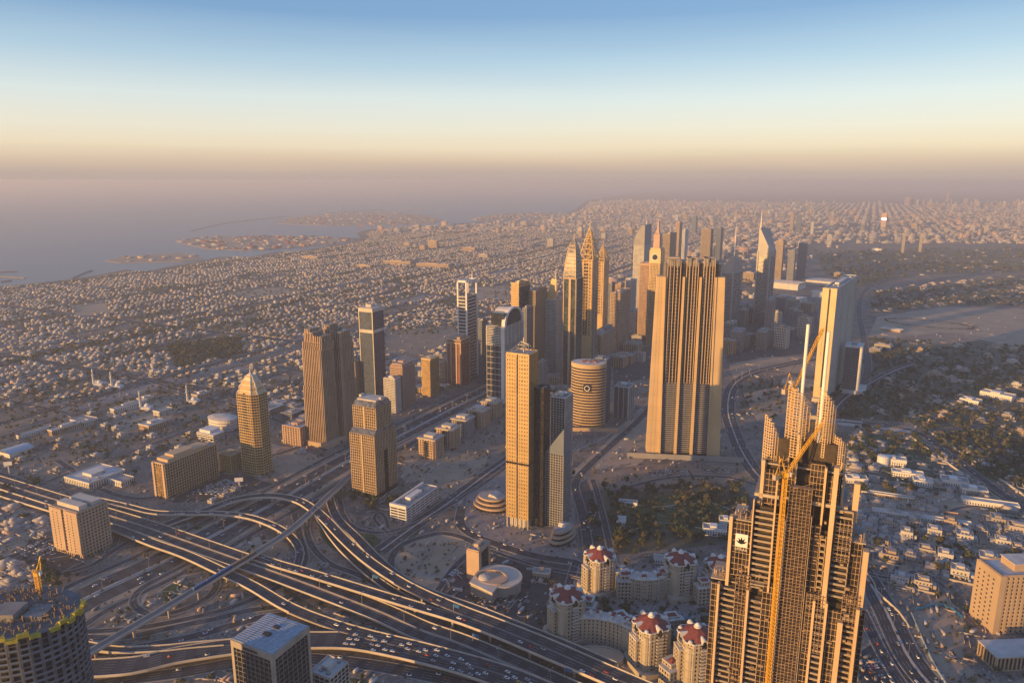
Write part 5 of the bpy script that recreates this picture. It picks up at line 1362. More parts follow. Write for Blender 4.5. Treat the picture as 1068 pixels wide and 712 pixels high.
arc_block(668, 606, 24, 40, 205, 335, 25, 'curved beige apartment block bulging forward between two back red roofed towers', 0)
arc_block(618, 706, 52, 66, 35, 100, 27, 'curved beige apartment block linking the two front red roofed towers', 0)
x, y = G(620, 690); t = thing('terrace_court', 'pale curved terrace court with arcades beside the flyover, between red roofed towers', 'terrace', x, y, 0)
mb = MB(); mb.prism(ell(0, 0, 27, 15, 28), 0, 6); mb.build('terrace_deck', 'sandstone', t)
mb = MB(); facade(mb, ell(0, 0, 27, 15, 28), 0, 7.2, 4, 7.2, 1, .8, 1.2, .8); mb.build('arcade', 'concrete_pale', t)
mb = MB(); mb.loft([[(p[0], p[1], z) for p in ell(-8, -4, q, q, 16)] for q, z in ((4.5, 6), (4.5, 9.5), (3.2, 11.2), (.3, 12))]); mb.build('pavilion', 'white', t)
for px, py, a_, b_, hh, ro, lab in ((645, 664, 26, 14, 24, 20, 'stepped beige block behind the curved terrace court'), (660, 676, 20, 14, 30, 50, 'stepped beige block touching the tower by the pool'), (700, 650, 22, 12, 9, 10, 'low pool pavilion between the red roofed towers'), (612, 650, 18, 14, 28, -20, 'stepped beige block beside the leftmost red roofed tower'),
        (650, 622, 16, 12, 27, 0, 'small beige block left of the rear curved block'), (690, 620, 16, 12, 28, 0, 'small beige block right of the rear curved block'), (733, 628, 18, 12, 26, 10, 'beige block between the two rightmost red roofed towers'), (700, 712, 18, 14, 22, 30, 'beige block at the bottom beside the flyover')):
    x, y = G(px, py); t = thing('stepped_block', lab, 'apartment block', x, y, R(ro))
    mb = MB(); mf = MB(); mr_ = MB()
    for (x0, x1, y0, y1, z1) in ((-a_ / 2, a_ / 2, -b_ / 2, b_ / 2, hh * .8), (-a_ / 4, a_ / 3, -b_ / 4, b_ / 2 + 1, hh)):
        mb.box(x0, x1, y0, y1, 0, z1); facade(mf, rect(x0, x1, y0, y1), 0, z1, 4, 4, 1.6, .5, 1.8, .4); mr_.box(x0 - .5, x1 + .5, y0 - .5, y1 + .5, z1, z1 + .9)
    mb.build('glazing', 'glass_brown', t); mf.build('wall', 'wall_ivory', t); mr_.build('roof', 'roof_pale', t)
    mb = MB(); mb.cone(rect(-a_ / 5, a_ / 4, -b_ / 5, b_ / 3), hh + .9, (0, 0, hh + 4)); mb.build('hipped_roof', 'roof_red', t)

# ================================================================== UNFINISHED TOWER (foreground, right)
AX, AY = 164.0, 385.0
t = thing('unfinished_tower', 'golden unfinished skyscraper with stepped wings, scaffolding and two masts in the right foreground', 'tower', AX, AY, R(-24))
core = MB(); dglass = MB(); slabs = MB(); scaf = MB(); conc = MB()
def zy(yy, dd=0.0):          # height on the tower front seen at picture row yy
    return HatXY(AX, AY - 22 + dd, yy)
def bal(x0, x1, y, z0, z1, step=3.6, dep=2.6):
    """open balcony bay: slabs, rail and dark recess"""
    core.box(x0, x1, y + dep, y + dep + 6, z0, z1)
    z = z0; slabs = MB(); rail = slabs
    while z < z1:
        slabs.box(x0, x1, y, y + dep, z, z + .45); rail.box(x0 + .2, x1 - .2, y, y + .12, z + .45, z + 1.2, 1)
        z += step
    slabs.box(x0, x0 + .35, y + .2, y + dep, z0, z1); slabs.box(x1 - .35, x1, y + .2, y + dep, z0, z1)
    slabs.build('balcony_bay', ['tan', 'concrete_dark'], t)
def gl(x0, x1, y, z0, z1, dep=10):
    dglass.box(x0, x1, y, y + dep, z0, z1)
    z = z0
    while z < z1: slabs.box(x0, x1, y - .12, y + .2, z, z + .22); z += 3.6
    x = x0
    while x <= x1 + .01: slabs.box(x - .08, x + .08, y - .16, y + .2, z0, z1); x += max(1.5, (x1 - x0) / max(1, round((x1 - x0) / 2)))
def fin(x, y, z0, z1, w=1.5, dep=5.0):
    fins = MB(); fins.box(x - w / 2, x + w / 2, y - dep * .5, y + dep * .5, z0, z1); fins.build('vertical_fin', 'beige', t)
def top_mess(x0, x1, y0, y1, z, n=26, seed=1):
    r = random.Random(seed)
    conc.box(x0 - .6, x1 + .6, y0 - .6, y1 + .6, z - .7, z)
    for i in range(n):
        x = r.uniform(x0, x1); y = r.uniform(y0, y0 + min(8, y1 - y0)); hh = r.uniform(1.5, 4.5)
        (scaf if i % 2 else slabs).box(x - .2, x + .2, y - .2, y + .2, z, z + hh)
        if i % 3 == 0: scaf.bar((x, y, z + hh), (x + r.uniform(-4, 4), y + r.uniform(-1, 2), z + r.uniform(1, 4)), .25)
    for q in (1.0, 2.0): scaf.bar((x0, y0, z + q), (x1, y0, z + q), .15); 
Z1 = zy(628); Z2 = zy(558); Z3 = zy(497); Z0 = 0.0
# lower tier, 76 m wide; set on its podium
def px2x(px, zz, y=-22): # local x on the front for picture column
    return 0
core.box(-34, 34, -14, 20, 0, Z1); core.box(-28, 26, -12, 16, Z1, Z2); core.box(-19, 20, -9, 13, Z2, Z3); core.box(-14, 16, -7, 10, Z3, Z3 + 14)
# lower tier front
gl(-44, -39, -14, 0, Z1 - 3); bal(-39, -30, -17.5, 0, Z1 - 2); gl(-30, -23, -17, 0, Z1 - 4); bal(-23, -15, -18.5, 0, Z1 - 5)
gl(-15, -8.5, -18, 0, Z1 + 4); gl(5.5, 12, -18, 0, Z1 + 5); bal(12, 18, -19.5, 0, Z1 - 4); gl(18, 26, -17, 0, Z1 - 3); bal(26, 33.5, -16.5, 0, Z1 - 1); gl(33.5, 38, -12, 0, Z1 - 2)
for x in (-39.3, -23, 12, 18.3): fin(x, -19, 0, Z1 + (2 if x > 0 else 0), 1.3, 3.4)
fin(26, -18.5, 20, Z1 - 8, 2.6, 3.5); fin(34, -18, 0, Z1 + 2, 1.6, 4.5)
# middle tier
gl(-34, -23.5, -15.5, Z1 + 5, Z2 - 2); bal(-23.5, -12.5, -16.5, Z1, Z2 + 9); fin(-35.2, -15, Z1 - 2, Z2 + 1, 1.8, 4); fin(-12.3, -17, Z1, Z3 - 4, .9, 3)
fin(-23.6, -17, Z1, Z2 + 14, .7, 2.4)
bal(-12, -5.8, -15.2, Z1, Z2 + 6); gl(6.5, 11.5, -15.5, Z1, Z2 + 4); bal(12, 15, -15.2, Z1, Z2 - 2)
fin(16.6, -17.5, Z1 - 2, Z3 + 6, 2.4, 4.5); bal(18, 27, -15.5, Z1 + 4, Z2 + 14); gl(27.5, 33, -11.5, Z1, Z2 - 4); fin(35, -14, Z1 - 3, Z2 - 6, 2.6, 5)
# upper tier
gl(-19, -13, -11.5, Z2 + 10, Z3 - 3); gl(-12, -3, -12.5, Z2 + 16, Z3 + 2); gl(4, 11, -12.5, Z2 + 16, Z3 + 4); gl(13, 19, -11, Z2 + 14, Z3 - 2)
fin(-20.5, -11, Z2 - 4, Z3 + 2, 1.8, 4); fin(20.8, -11, Z2, Z3 - 2, 1.0, 3); fin(27.5, -10, Z2 + 8, Z3 - 4, 2.8, 5); fin(11.6, -13, Z2, Z3 + 3, 1.0, 3); fin(-3.4, -13, Z2 - 10, Z3 + 20, 1.0, 3)
for x0, x1 in ((-19, 19),):
    for k in range(9): scaf.box(x0 + k * 4.4 - .2, x0 + k * 4.4 + .2, -11.8, -11.4, Z2, Z2 + 16)
conc.box(-24, 24, -13, 14, Z2 + 14.2, Z2 + 16)
# hoist shaft with scaffolding on the front
for x in np.arange(-5.6, 6.0, 1.9):
    scaf.box(x - .12, x + .12, -20.6, -20.36, 0, Z2 + 26)
for z in np.arange(0, Z2 + 26, 2.0):
    scaf.box(-5.6, 6.0, -20.66, -20.4, z, z + .2); scaf.box(-5.6, 6.0, -20.3, -17, z, z + .12)
for z in np.arange(0, Z2 + 24, 6.0):
    scaf.bar((-5.6, -20.5, z), (6, -20.5, z + 6), .14)
core.box(-5.4, 5.8, -16.5, -8, 0, Z2 + 20)
fin(-6.4, -20, 0, Z2 + 6, .9, 2.5); fin(6.6, -18.5, 0, Z2 + 10, .5, 2)
# crown screens: stacks of curved horizontal fins with posts
def screen(x0, x1, y0, z0, z1, zslope, nst=26, seed=0):
    """a free standing curved screen of stacked rails, higher at one side"""
    n = 7
    for k in range(nst):
        q = k / (nst - 1); z = z0 + (z1 - z0) * q
        for i in range(n):
            u0, u1 = i / n, (i + 1) / n
            zt0 = z1 - zslope * (u0 ** 2 if zslope > 0 else -(1 - u0) ** 2); 
            if z > zt0: continue
            a = (x0 + (x1 - x0) * u0, y0 - 4 * math.sin(math.pi * u0) , z); b = (x0 + (x1 - x0) * u1, y0 - 4 * math.sin(math.pi * u1), z)
            slabs.bar(a, b, .42)
            if k % 2 == 0: slabs.bar((a[0], a[1] + 2.6, a[2]), (b[0], b[1] + 2.6, b[2]), .3)
    for i in range(n + 1):
        u0 = i / n; zt0 = z1 - zslope * (u0 ** 2 if zslope > 0 else -(1 - u0) ** 2)
        x = x0 + (x1 - x0) * u0; y = y0 - 4 * math.sin(math.pi * u0)
        slabs.bar((x, y, z0), (x, y, zt0), .4); slabs.bar((x, y + 2.6, z0), (x, y + 2.6, zt0 - 1), .3)
zA, zB = zy(478), zy(414)
screen(-11, 1, -4, zA - 6, zB, 14); screen(4.5, 13.5, -3, zA - 4, zB + 0, 11)
screen(-22, -13, -4, Z3 - 5, zy(449), 16, 20); screen(13.5, 21, -2, Z3 - 8, zy(462), 6, 20)
conc.box(-6, 15, 0, 7, Z3, zA + 14); 
for q_ in (6, 16, 26): mb = MB(); mb.box(1, 5, -4, -2, zA + q_, zA + q_ + 2); mb.build('crossbeam', 'concrete', t)
top_mess(-20, 20, -10, 10, Z3, 60, 3); top_mess(-34, -20, -14, 6, Z2 - 1, 30, 4); top_mess(20, 34, -12, 6, Z2 - 3, 30, 5); top_mess(-44, -30, -14, 6, Z1, 34, 6); top_mess(28, 38, -14, 8, Z1, 24, 7); top_mess(-22, 14, -17, -12, Z1 + 3, 20, 8)
rr_ = random.Random(9)
for i in range(260):
    z = rr_.uniform(60, Z2 + 20); x = rr_.choice([rr_.uniform(-40, -8), rr_.uniform(8, 34)]); lim = 40 if z < Z1 else 30
    if abs(x) > lim: continue
    y = -19.4 if z < Z1 else -16.8
    scaf.box(x - rr_.uniform(.3, 1.6), x + rr_.uniform(.3, 1.6), y + .6, y + 2.0, z, z + rr_.uniform(.3, 1.6))
for x0, x1, y, z0, z1 in ((8, 18, -20.3, Z1 - 30, Z1 + 6), (-30, -22, -19.6, Z1 - 14, Z1 + 8), (17, 27, -17.4, Z2 - 14, Z2 + 10), (-12, -6, -18, Z2 - 30, Z2 + 8), (26, 35, -17.6, Z1 - 10, Z1 + 9)):
    x = x0
    while x <= x1: scaf.box(x - .12, x + .12, y - .12, y + .12, z0, z1); x += 2
    z = z0
    while z <= z1: scaf.box(x0, x1, y - .15, y + .1, z, z + .2); scaf.box(x0, x1, y, y + 1.2, z, z + .1); z += 2.2
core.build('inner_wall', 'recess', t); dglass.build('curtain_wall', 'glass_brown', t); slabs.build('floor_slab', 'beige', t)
scaf.build('scaffolding', 'rust', t); conc.build('concrete_deck', 'concrete', t)
for x, yt in ((-4.0, 340), (6.4, 346)):
    mb = MB(); zt = zy(yt, 14); P = ell(x, -5.5, .85, .85, 10); mb.loft([[(p[0], p[1], Z3 - 2) for p in P], [(p[0], p[1], zt) for p in P]]); mb.build('mast', 'white', t)
# emblem sign on the upper left glazing
mb = MB(); mb.box(-32.2, -25.4, -16.4, -15.7, Z2 - 17, Z2 - 9); mb.build('sign_panel', 'white', t)
mb = MB()
for a in (-62, -32, 0, 32, 62):
    c, s = math.cos(R(90 + a)), math.sin(R(90 + a)); b0 = (-28.8, -16.5, Z2 - 15.2); tip = (-28.8 + c * 3.4, -16.5, Z2 - 15.2 + s * 4.6); m_ = (-28.8 + c * 1.8, Z2 - 15.2 + s * 2.6)
    mb.tri(b0, (m_[0] + s * .55, -16.5, m_[1] - c * .55), tip); mb.tri(b0, tip, (m_[0] - s * .55, -16.5, m_[1] + c * .55))
mb.build('emblem', 'glass_black', t)
cu = bpy.data.curves.new('sign_lettering', 'FONT'); cu.body = 'EMAAR'; cu.size = 2.2; cu.extrude = .05; cu.align_x = 'CENTER'
lo = bpy.data.objects.new('sign_lettering', cu); col.objects.link(lo); lo.parent = t; lo.location = (-28.8, -15.75, Z2 - 19.6); lo.rotation_euler = (R(90), 0, 0); cu.materials.append(MAT['white'])
bpy.context.view_layer.update(); me_ = bpy.data.meshes.new_from_object(lo); lo2 = bpy.data.objects.new('sign_lettering', me_); col.objects.link(lo2); lo2.parent = t; lo2.location = lo.location; lo2.rotation_euler = lo.rotation_euler; bpy.data.objects.remove(lo)

def crane(name, label, base, z0, z1, jib_dir, jib_len, jib_el, cj=9, w=1.9, k=1.0):
    """luffing crane: lattice mast, slewing cab, inclined jib, counter jib, A frame"""
    t = thing(name, label, 'tower crane', base[0], base[1], 0, 0)
    mb = MB(); mb.mast((0, 0, z0), (0, 0, z1), w, .30 * k, 2.4); mb.build('mast', 'crane_yellow', t)
    a = R(jib_dir); d = (math.sin(a), math.cos(a)); e = R(jib_el)
    tip = (d[0] * jib_len * math.cos(e), d[1] * jib_len * math.cos(e), z1 + 3 + jib_len * math.sin(e))
    mb = MB(); mb.mast((d[0] * 1.5, d[1] * 1.5, z1 + 2.5), tip, 1.5 * k, .28 * k, 2.6); mb.build('jib', 'crane_yellow', t)
    mb = MB(); mb.mast((0, 0, z1 + 1.5), (-d[0] * cj, -d[1] * cj, z1 + 1.5), 1.6, .28 * k, 2.4); mb.box(-1.4, 1.4, -1.4, 1.4, z1, z1 + 2.6); mb.build('counter_jib', 'crane_yellow', t)
    mb = MB(); mb.obox((-d[0] * cj - d[1] * 1.2, -d[1] * cj + d[0] * 1.2), (d[1] * 2.4, -d[0] * 2.4), (d[0] * 2.6, d[1] * 2.6), z1 - .5, z1 + 2.2); mb.build('counterweight', 'concrete', t)
    mb = MB(); pk = (-d[0] * 4, -d[1] * 4, z1 + 11); mb.bar((0, 0, z1 + 2.5), pk, .5 * k); mb.bar((-d[0] * cj * .9, -d[1] * cj * .9, z1 + 2), pk, .45 * k); mb.build('a_frame', 'crane_yellow', t)
    mb = MB(); mb.bar(pk, tip, .12); mb.bar(tip, (tip[0], tip[1], tip[2] - 16), .1); mb.bar(pk, (-d[0] * cj, -d[1] * cj, z1 + 2), .12); mb.build('cable', 'dark', t)
    mb = MB(); mb.box(1.2, 2.8, -1, 1.2, z1 + .2, z1 + 2.6); mb.build('cab', 'white', t)
ca = R(24)
def awp(lx, ly): return (AX + lx * math.cos(ca) + ly * math.sin(ca), AY - lx * math.sin(ca) + ly * math.cos(ca))
crane('tower_crane', 'yellow luffing crane climbing the front of the unfinished golden tower', awp(-8.2, -23.5), 0, zy(503, -4), 66, 42, 46, 8, w=1.9, k=.85)
crane('tower_crane', 'yellow luffing crane with raised jib on the crown beside the two masts', awp(-9, 2), Z3, zy(411, 22), 60, 37, 56, 8, w=1.5, k=.75)

# ================================================================== UNFINISHED CURVED TOWER, lower left
rx, ry = G(84, 628, 205)
t = thing('curved_tower_shell', 'curved concrete tower shell with yellow formwork on top in the lower left corner', 'tower', rx - 42, ry - 4, R(0))
P = ell(0, 0, 42, 30, 44); hz = 200
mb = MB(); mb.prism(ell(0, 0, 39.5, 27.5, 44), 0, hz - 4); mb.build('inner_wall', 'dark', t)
mb = MB()
z = 0
while z < hz:
    mb.prism(P, z, z + .35); z += 3.7
facade(mb, ell(0, 0, 40.8, 28.8, 44), 0, hz, 40, 500, .9, .9, 0, 0)
mb.build('floor_slab', 'shell_concrete', t)
mb = MB(); z = 0
while z < hz - 4:
    for i in range(0, 44):
        if (i * 7 + int(z)) % 5: 
            a, b = P[i], P[(i + 1) % 44]; mb.obox(a, ((b[0] - a[0]) * .96, (b[1] - a[1]) * .96), (-a[0] * .004, -a[1] * .004), z + .5, z + 1.6)
    z += 3.7
mb.build('balcony_rail', 'blue_grey', t)
for i in list(range(28, 44)) + [0, 1, 2]:
    if i % 5 == 4: continue
    a, b = P[i], P[(i + 1) % 44]; zz = hz + (1 if i % 2 else -1.2)
    mb = MB(); mb.obox((a[0] * 1.04, a[1] * 1.04), ((b[0] - a[0]) * 1.04, (b[1] - a[1]) * 1.04), (-a[0] * .05, -a[1] * .05), zz, zz + 2.2); mb.bar((a[0] * 1.04, a[1] * 1.04, zz), (b[0] * .98, b[1] * .98, zz + 3.6), .4); mb.bar((b[0] * 1.04, b[1] * 1.04, zz + 3.3), (a[0] * 1.04, a[1] * 1.04, zz + 3.3), .3); mb.build('formwork', 'form_yellow', t)
mb = MB(); mb.box(-22, -6, -8, 6, hz - 4, hz + 3); mb.box(-4, 10, -9, 5, hz - 4, hz + 5); mb.box(13, 25, -7, 7, hz - 4, hz + 2.4); mb.build('core_wall', 'concrete_dark', t)
mb = MB(); r = random.Random(5)
for i in range(420):
    a = r.uniform(0, 2 * math.pi); q = math.sqrt(r.random()); x, y = 38 * q * math.cos(a), 26 * q * math.sin(a); hh = r.uniform(.8, 4)
    mb.box(x - .25, x + .25, y - .25, y + .25, hz, hz + hh)
    if i % 3 == 0: mb.bar((x, y, hz + hh), (x + r.uniform(-6, 6), y + r.uniform(-5, 5), hz + r.uniform(1, 5)), .3)
mb.build('scaffolding', 'rust', t)
mb = MB(); mb.prism(ell(0, 0, 40, 28, 44), hz - .5, hz); mb.build('top_deck', 'concrete', t)
CRX = G(47, 655, 175)
crane('tower_crane', 'rusty yellow crane mast climbing the curved concrete shell, lower left', CRX, 0, 212, 200, 1, 80, 3, w=2.2, k=1.2)
# ================================================================== VILLAS, TREES, CARS
BOXF = np.array([[0, 1, 5, 4], [1, 2, 6, 5], [2, 3, 7, 6], [3, 0, 4, 7], [4, 5, 6, 7]])
def boxes_mesh(name, B, mats):
    """B: rows x,y,w,d,z0,z1,rot,mat"""
    B = np.array(B, float); n = len(B)
    c, s = np.cos(B[:, 6]), np.sin(B[:, 6])
    V = np.zeros((n, 8, 3))
    for k, (sx, sy, sz) in enumerate([(-1, -1, 0), (1, -1, 0), (1, 1, 0), (-1, 1, 0), (-1, -1, 1), (1, -1, 1), (1, 1, 1), (-1, 1, 1)]):
        lx, ly = sx * B[:, 2] / 2, sy * B[:, 3] / 2
        V[:, k, 0] = B[:, 0] + lx * c - ly * s; V[:, k, 1] = B[:, 1] + lx * s + ly * c; V[:, k, 2] = B[:, 5] if sz else B[:, 4]
    Fq = (BOXF[None] + (np.arange(n) * 8)[:, None, None]).reshape(-1, 4)
    return np_mesh(name, V.reshape(-1, 3), Fq, mats, np.repeat(B[:, 7], 5))

# occupied spots (towers) so that nothing is sown inside them
OCC = [(o.location.x, o.location.y, 34 if o.get('category') not in ('flyover', 'viaduct', 'minaret', 'billboard') else 0) for o in bpy.data.objects if o.parent is None and o.type == 'EMPTY']
OCC = [q for q in OCC if q[2]]
occ = np.array(OCC)
roadpts = np.concatenate([np.column_stack([P[:, :2], np.full(len(P), w / 2)]) for P, w in ROADS + DECKS])
cell = {}
for x, y, r in roadpts: cell.setdefault((int(x // 40), int(y // 40)), []).append((x, y, r))
def clear(x, y, m=8, road=True, bld=True):
    if bld and np.min(np.hypot(occ[:, 0] - x, occ[:, 1] - y) - occ[:, 2]) < m: return False
    if road:
        i, j = int(x // 40), int(y // 40)
        for a in (-1, 0, 1):
            for b in (-1, 0, 1):
                for q in cell.get((i + a, j + b), ()):
                    if (q[0] - x) ** 2 + (q[1] - y) ** 2 < (q[2] + m) ** 2: return False
    return True
PX_NO = [[(75, 318), (110, 316), (118, 326), (80, 330)], [(490, 299), (532, 297), (534, 312), (494, 314)], [(232, 305), (290, 299), (322, 303), (262, 313)],
         [(398, 345), (480, 338), (484, 352), (425, 378), (400, 366)], [(912, 325), (985, 318), (1080, 318), (1080, 364), (1010, 354), (900, 352)], [(170, 362), (252, 350), (258, 368), (190, 385)]]
def banned(px, py): return any(inpoly(px, py, P) for P in PX_NO)

rg = np.random.RandomState(11)
def place_proto_(protos, used, k, x, y, rot, s, label, group):
    if not used[k]: o = protos[k]; used[k] = True
    else: o = copy_tree(protos[k])
    o.location = (x, y, 0); o.rotation_euler = (0, 0, rot); o.scale = (s, s, s); tag(o, label, None, group); return o
mats_v = ['villa_white', 'villa_cream', 'villa_cream', 'villa_tan', 'pinkstone', 'screed_dark', 'screed', 'villa_grey', 'glass_dark', 'roof_red']
stuff = []; lots = []; trees = []
streets = MB()
def villa_boxes(x, y, rot, sc_, out, det=1, rs=rg, hmul=1.0):
    c, s = math.cos(rot), math.sin(rot)
    def P(lx, ly): return x + lx * c - ly * s, y + lx * s + ly * c
    m = rs.choice([0, 1, 1, 2, 2, 3, 4, 7, 5]); w = rs.uniform(9, 18) * sc_; d = rs.uniform(9, 19) * sc_; h = rs.uniform(3.2, 8) * hmul
    ox, oy = rs.uniform(-3, 3), rs.uniform(-3, 3)
    q = P(ox, oy); out.append((q[0], q[1], w, d, 0, h, rot, m))
    out.append((q[0], q[1], w - .9, d - .9, h, h + .06, rot, rs.choice([5, 6, 6])))
    q = P(ox + rs.uniform(-3, 3), oy + rs.uniform(-3, 3)); out.append((q[0], q[1], w * .5, d * .5, h, h + rs.uniform(1.2, 3), rot, rs.choice([1, 2, 5, 6, 6, m])))
    q = P(ox + rs.choice([-1, 1]) * w * .5, oy + rs.uniform(-4, 4)); out.append((q[0], q[1], w * .5, d * .6, 0, h * rs.uniform(.45, .75), rot, m))
    if det:
        for (lx, ly, a, b) in ((0, -14 * sc_, 26 * sc_, .4), (0, 14 * sc_, 26 * sc_, .4), (-13 * sc_, 0, .4, 28 * sc_), (13 * sc_, 0, .4, 28 * sc_)):
            q = P(lx, ly); out.append((q[0], q[1], a, b, 0, 2.2, rot, 1))
        if rs.rand() < .9:
            q = P(rs.choice([-9, 9]) * sc_, rs.choice([-11, 11]) * sc_); out.append((q[0], q[1], 6, 4, 0, 3.2, rot, m))

# left district: blocks of back-to-back lots on the street grid
t_ = 300
nrow = 0
for bt in np.arange(160, 9000, 232):
    for bs in np.arange(-6200, -870, 74):
        near_d = bt < 4200; btype = rg.rand(); bdens = rg.uniform(.0, .22)
        for ks in (0, 1, 2):
            step = 21.6
            for kt in range(10):
                s = bs + 16 + ks * 22; t = bt + 17 + kt * step
                x, y = xy_(s, t)
                if y < 300: continue
                px, py = proj(x, y, 0)
                if px < -60 or px > 1100 or py < 212: continue
                if not inpoly(x, y, land_pts): continue
                if banned(px, py): continue
                # coast clearance
                if not inpoly(x - 90, y + 20, land_pts): continue
                if btype < .035: continue
                if (int(round((bs + 6200) / 74)) % 4 == 0 and ks == 0) or (int(round((bt - 160) / 232)) % 2 == 0 and kt == 0): continue
                if rg.rand() < bdens: continue
                if btype < .10 and rg.rand() < .75: trees.append((x + rg.uniform(-12, 12), y + rg.uniform(-12, 12), rg.uniform(5, 8))); continue
                sparse = (s > -1370 and t < 1050) or (-1900 < s < -1390 and t < 900)
                if sparse and rg.rand() < .66: continue
                if rg.rand() < .13: trees.append((x, y, 6)); continue
                if not clear(x, y, 10, bld=(s > -1400)): continue
                if s > -1010 and t < 2600 and rg.rand() < .55: continue
                d_ = math.hypot(x, y)
                lots.append((d_, x, y, -R(GA) + (0 if rg.rand() < .9 else R(8))))
                for _ in range(3 if d_ < 3500 else 2):
                    if rg.rand() < .42: trees.append((x + rg.uniform(-11, 11), y + rg.uniform(-11, 11), rg.uniform(2.2, 4.4)))
        if True:
            x, y = xy_(bs, bt + 100); px, py = proj(x, y, 0) if y > 200 else (0, 0)
            if y > 300 and -80 < px < 1110 and py > 216 and inpoly(x - 90, y, land_pts) and not banned(px, py) and not (bs > -1370 and bt < 1050):
                a = xy_(bs - 2, bt - 3); w_s = 24 if int(round((bs + 6200) / 74)) % 4 == 0 else 7; e1 = (math.cos(R(GA)) * w_s, -math.sin(R(GA)) * w_s); e2 = (math.sin(R(GA)) * 232, math.cos(R(GA)) * 232)
                streets.quad((a[0], a[1], .05), (a[0] + e1[0], a[1] + e1[1], .05), (a[0] + e1[0] + e2[0], a[1] + e1[1] + e2[1], .05), (a[0] + e2[0], a[1] + e2[1], .05))
                a = xy_(bs - 2, bt - 3); e1 = (math.cos(R(GA)) * 74, -math.sin(R(GA)) * 74); w_t = 24 if int(round((bt - 160) / 232)) % 2 == 0 else 9; e2 = (math.sin(R(GA)) * w_t, math.cos(R(GA)) * w_t)
                streets.quad((a[0], a[1], .055), (a[0] + e1[0], a[1] + e1[1], .055), (a[0] + e1[0] + e2[0], a[1] + e1[1] + e2[1], .055), (a[0] + e2[0], a[1] + e2[1], .055))
# planted or paved yards under the district so that it is not bare sand
yard = MB()
for bt in np.arange(160, 7000, 232):
    for bs in np.arange(-6200, -870, 74):
        x, y = xy_(bs + 40, bt + 110)
        if y < 300 or not inpoly(x - 150, y, land_pts): continue
        px, py = proj(x, y, 0)
        if px < -80 or px > 1110 or py < 216 or banned(px, py) or (bs > -1440 and bt < 1050): continue
        if rg.rand() < .25: continue
        a = xy_(bs + 5.2, bt + 6.2); e1 = (math.cos(R(GA)) * 66, -math.sin(R(GA)) * 66); e2 = (math.sin(R(GA)) * 222, math.cos(R(GA)) * 222)
        yard.obox(a, e1, e2, -.2, .03, rg.randint(3))
tag(yard.build('district_ground', ['sand_dark', 'paving', 'ground']), kind='structure')
tag(streets.build('district_streets', 'asphalt_old'), kind='structure')
lots.sort()

# 300 nearest villas as things (12 patterns, each with wall, windows, roof parts)
protos = []
vr = np.random.RandomState(3)
def villa_proto(k):
    root = thing('villa', 'v', 'villa', 0, 0, 0)
    m = ('villa_white', 'villa_cream', 'villa_white', 'villa_tan', 'villa_grey', 'villa_cream')[k % 6]
    w, d, h = vr.uniform(12, 17), vr.uniform(12, 17), vr.uniform(6.5, 9)
    mb = MB(); mb.box(-w / 2, w / 2, -d / 2, d / 2, 0, h); mb.box(w / 2, w / 2 + 4, -d / 4, d / 3, 0, h * .55); mb.box(-w / 4, w / 3, d / 2, d / 2 + 4, 0, h * .6); mb.box(-w / 5, w / 4, -d / 6, d / 3, h, h + 2.8)
    for x in (-w * .3, w * .3): mb.box(x - .3, x + .3, -d / 2 - 2.6, -d / 2 - 2, 0, 3.6)
    mb.box(-w * .35, w * .35, -d / 2 - 2.8, -d / 2 + .01, 3.6, 4.0); mb.build('wall', m, root)
    mb = MB()
    for z in (1.2, 4.6):
        for x in np.arange(-w / 2 + 1.6, w / 2 - 1.5, 3): mb.box(x, x + 1.3, -d / 2 - .06, -d / 2 + .02, z, z + 1.6); mb.box(x, x + 1.3, d / 2 - .02, d / 2 + .06, z, z + 1.6)
        for y in np.arange(-d / 2 + 1.6, d / 2 - 1.5, 3): mb.box(w / 2 - .02, w / 2 + .06, y, y + 1.3, z, z + 1.6); mb.box(-w / 2 - .06, -w / 2 + .02, y, y + 1.3, z, z + 1.6)
    mb.build('window', 'glass_dark', root)
    mb = MB()
    for (x0, x1, y0, y1) in ((-w / 2, w / 2, -d / 2, -d / 2 + .4), (-w / 2, w / 2, d / 2 - .4, d / 2), (-w / 2, -w / 2 + .4, -d / 2 + .4, d / 2 - .4), (w / 2 - .4, w / 2, -d / 2 + .4, d / 2 - .4)): mb.box(x0, x1, y0, y1, h, h + .9)
    for _ in range(4): x, y = vr.uniform(-w * .4, w * .4), vr.uniform(-d * .4, -d * .1); mb.box(x - .6, x + .6, y - .6, y + .6, h, h + 1.3)
    mb.build('roof_parapet', m, root)
    mb = MB()
    for (a, b, c, e) in ((-14, 14, -14, -13.6), (-14, 14, 13.6, 14), (-14, -13.6, -13.6, 13.6), (13.6, 14, -13.6, 13.6)): mb.box(a, b, c, e, 0, 2.1)
    mb.box(-13, -8, -13, -7, 0, 3); mb.build('garden_wall', 'villa_cream', root)
    mb = MB(); mb.box(-w / 2 + .4, w / 2 - .4, -d / 2 + .4, d / 2 - .4, h, h + .08); mb.build('roof', ('screed', 'screed_dark')[k % 2], root)
    return root
protos = [villa_proto(k) for k in range(10)]
def place_proto(protos, used, k, x, y, rot, s, label, group):
    if not used[k]: o = protos[k]; used[k] = True
    else: o = copy_tree(protos[k])
    o.location = (x, y, 0); o.rotation_euler = (0, 0, rot); o.scale = (s, s, s); tag(o, label, None, group); return o
usedv = [False] * 10
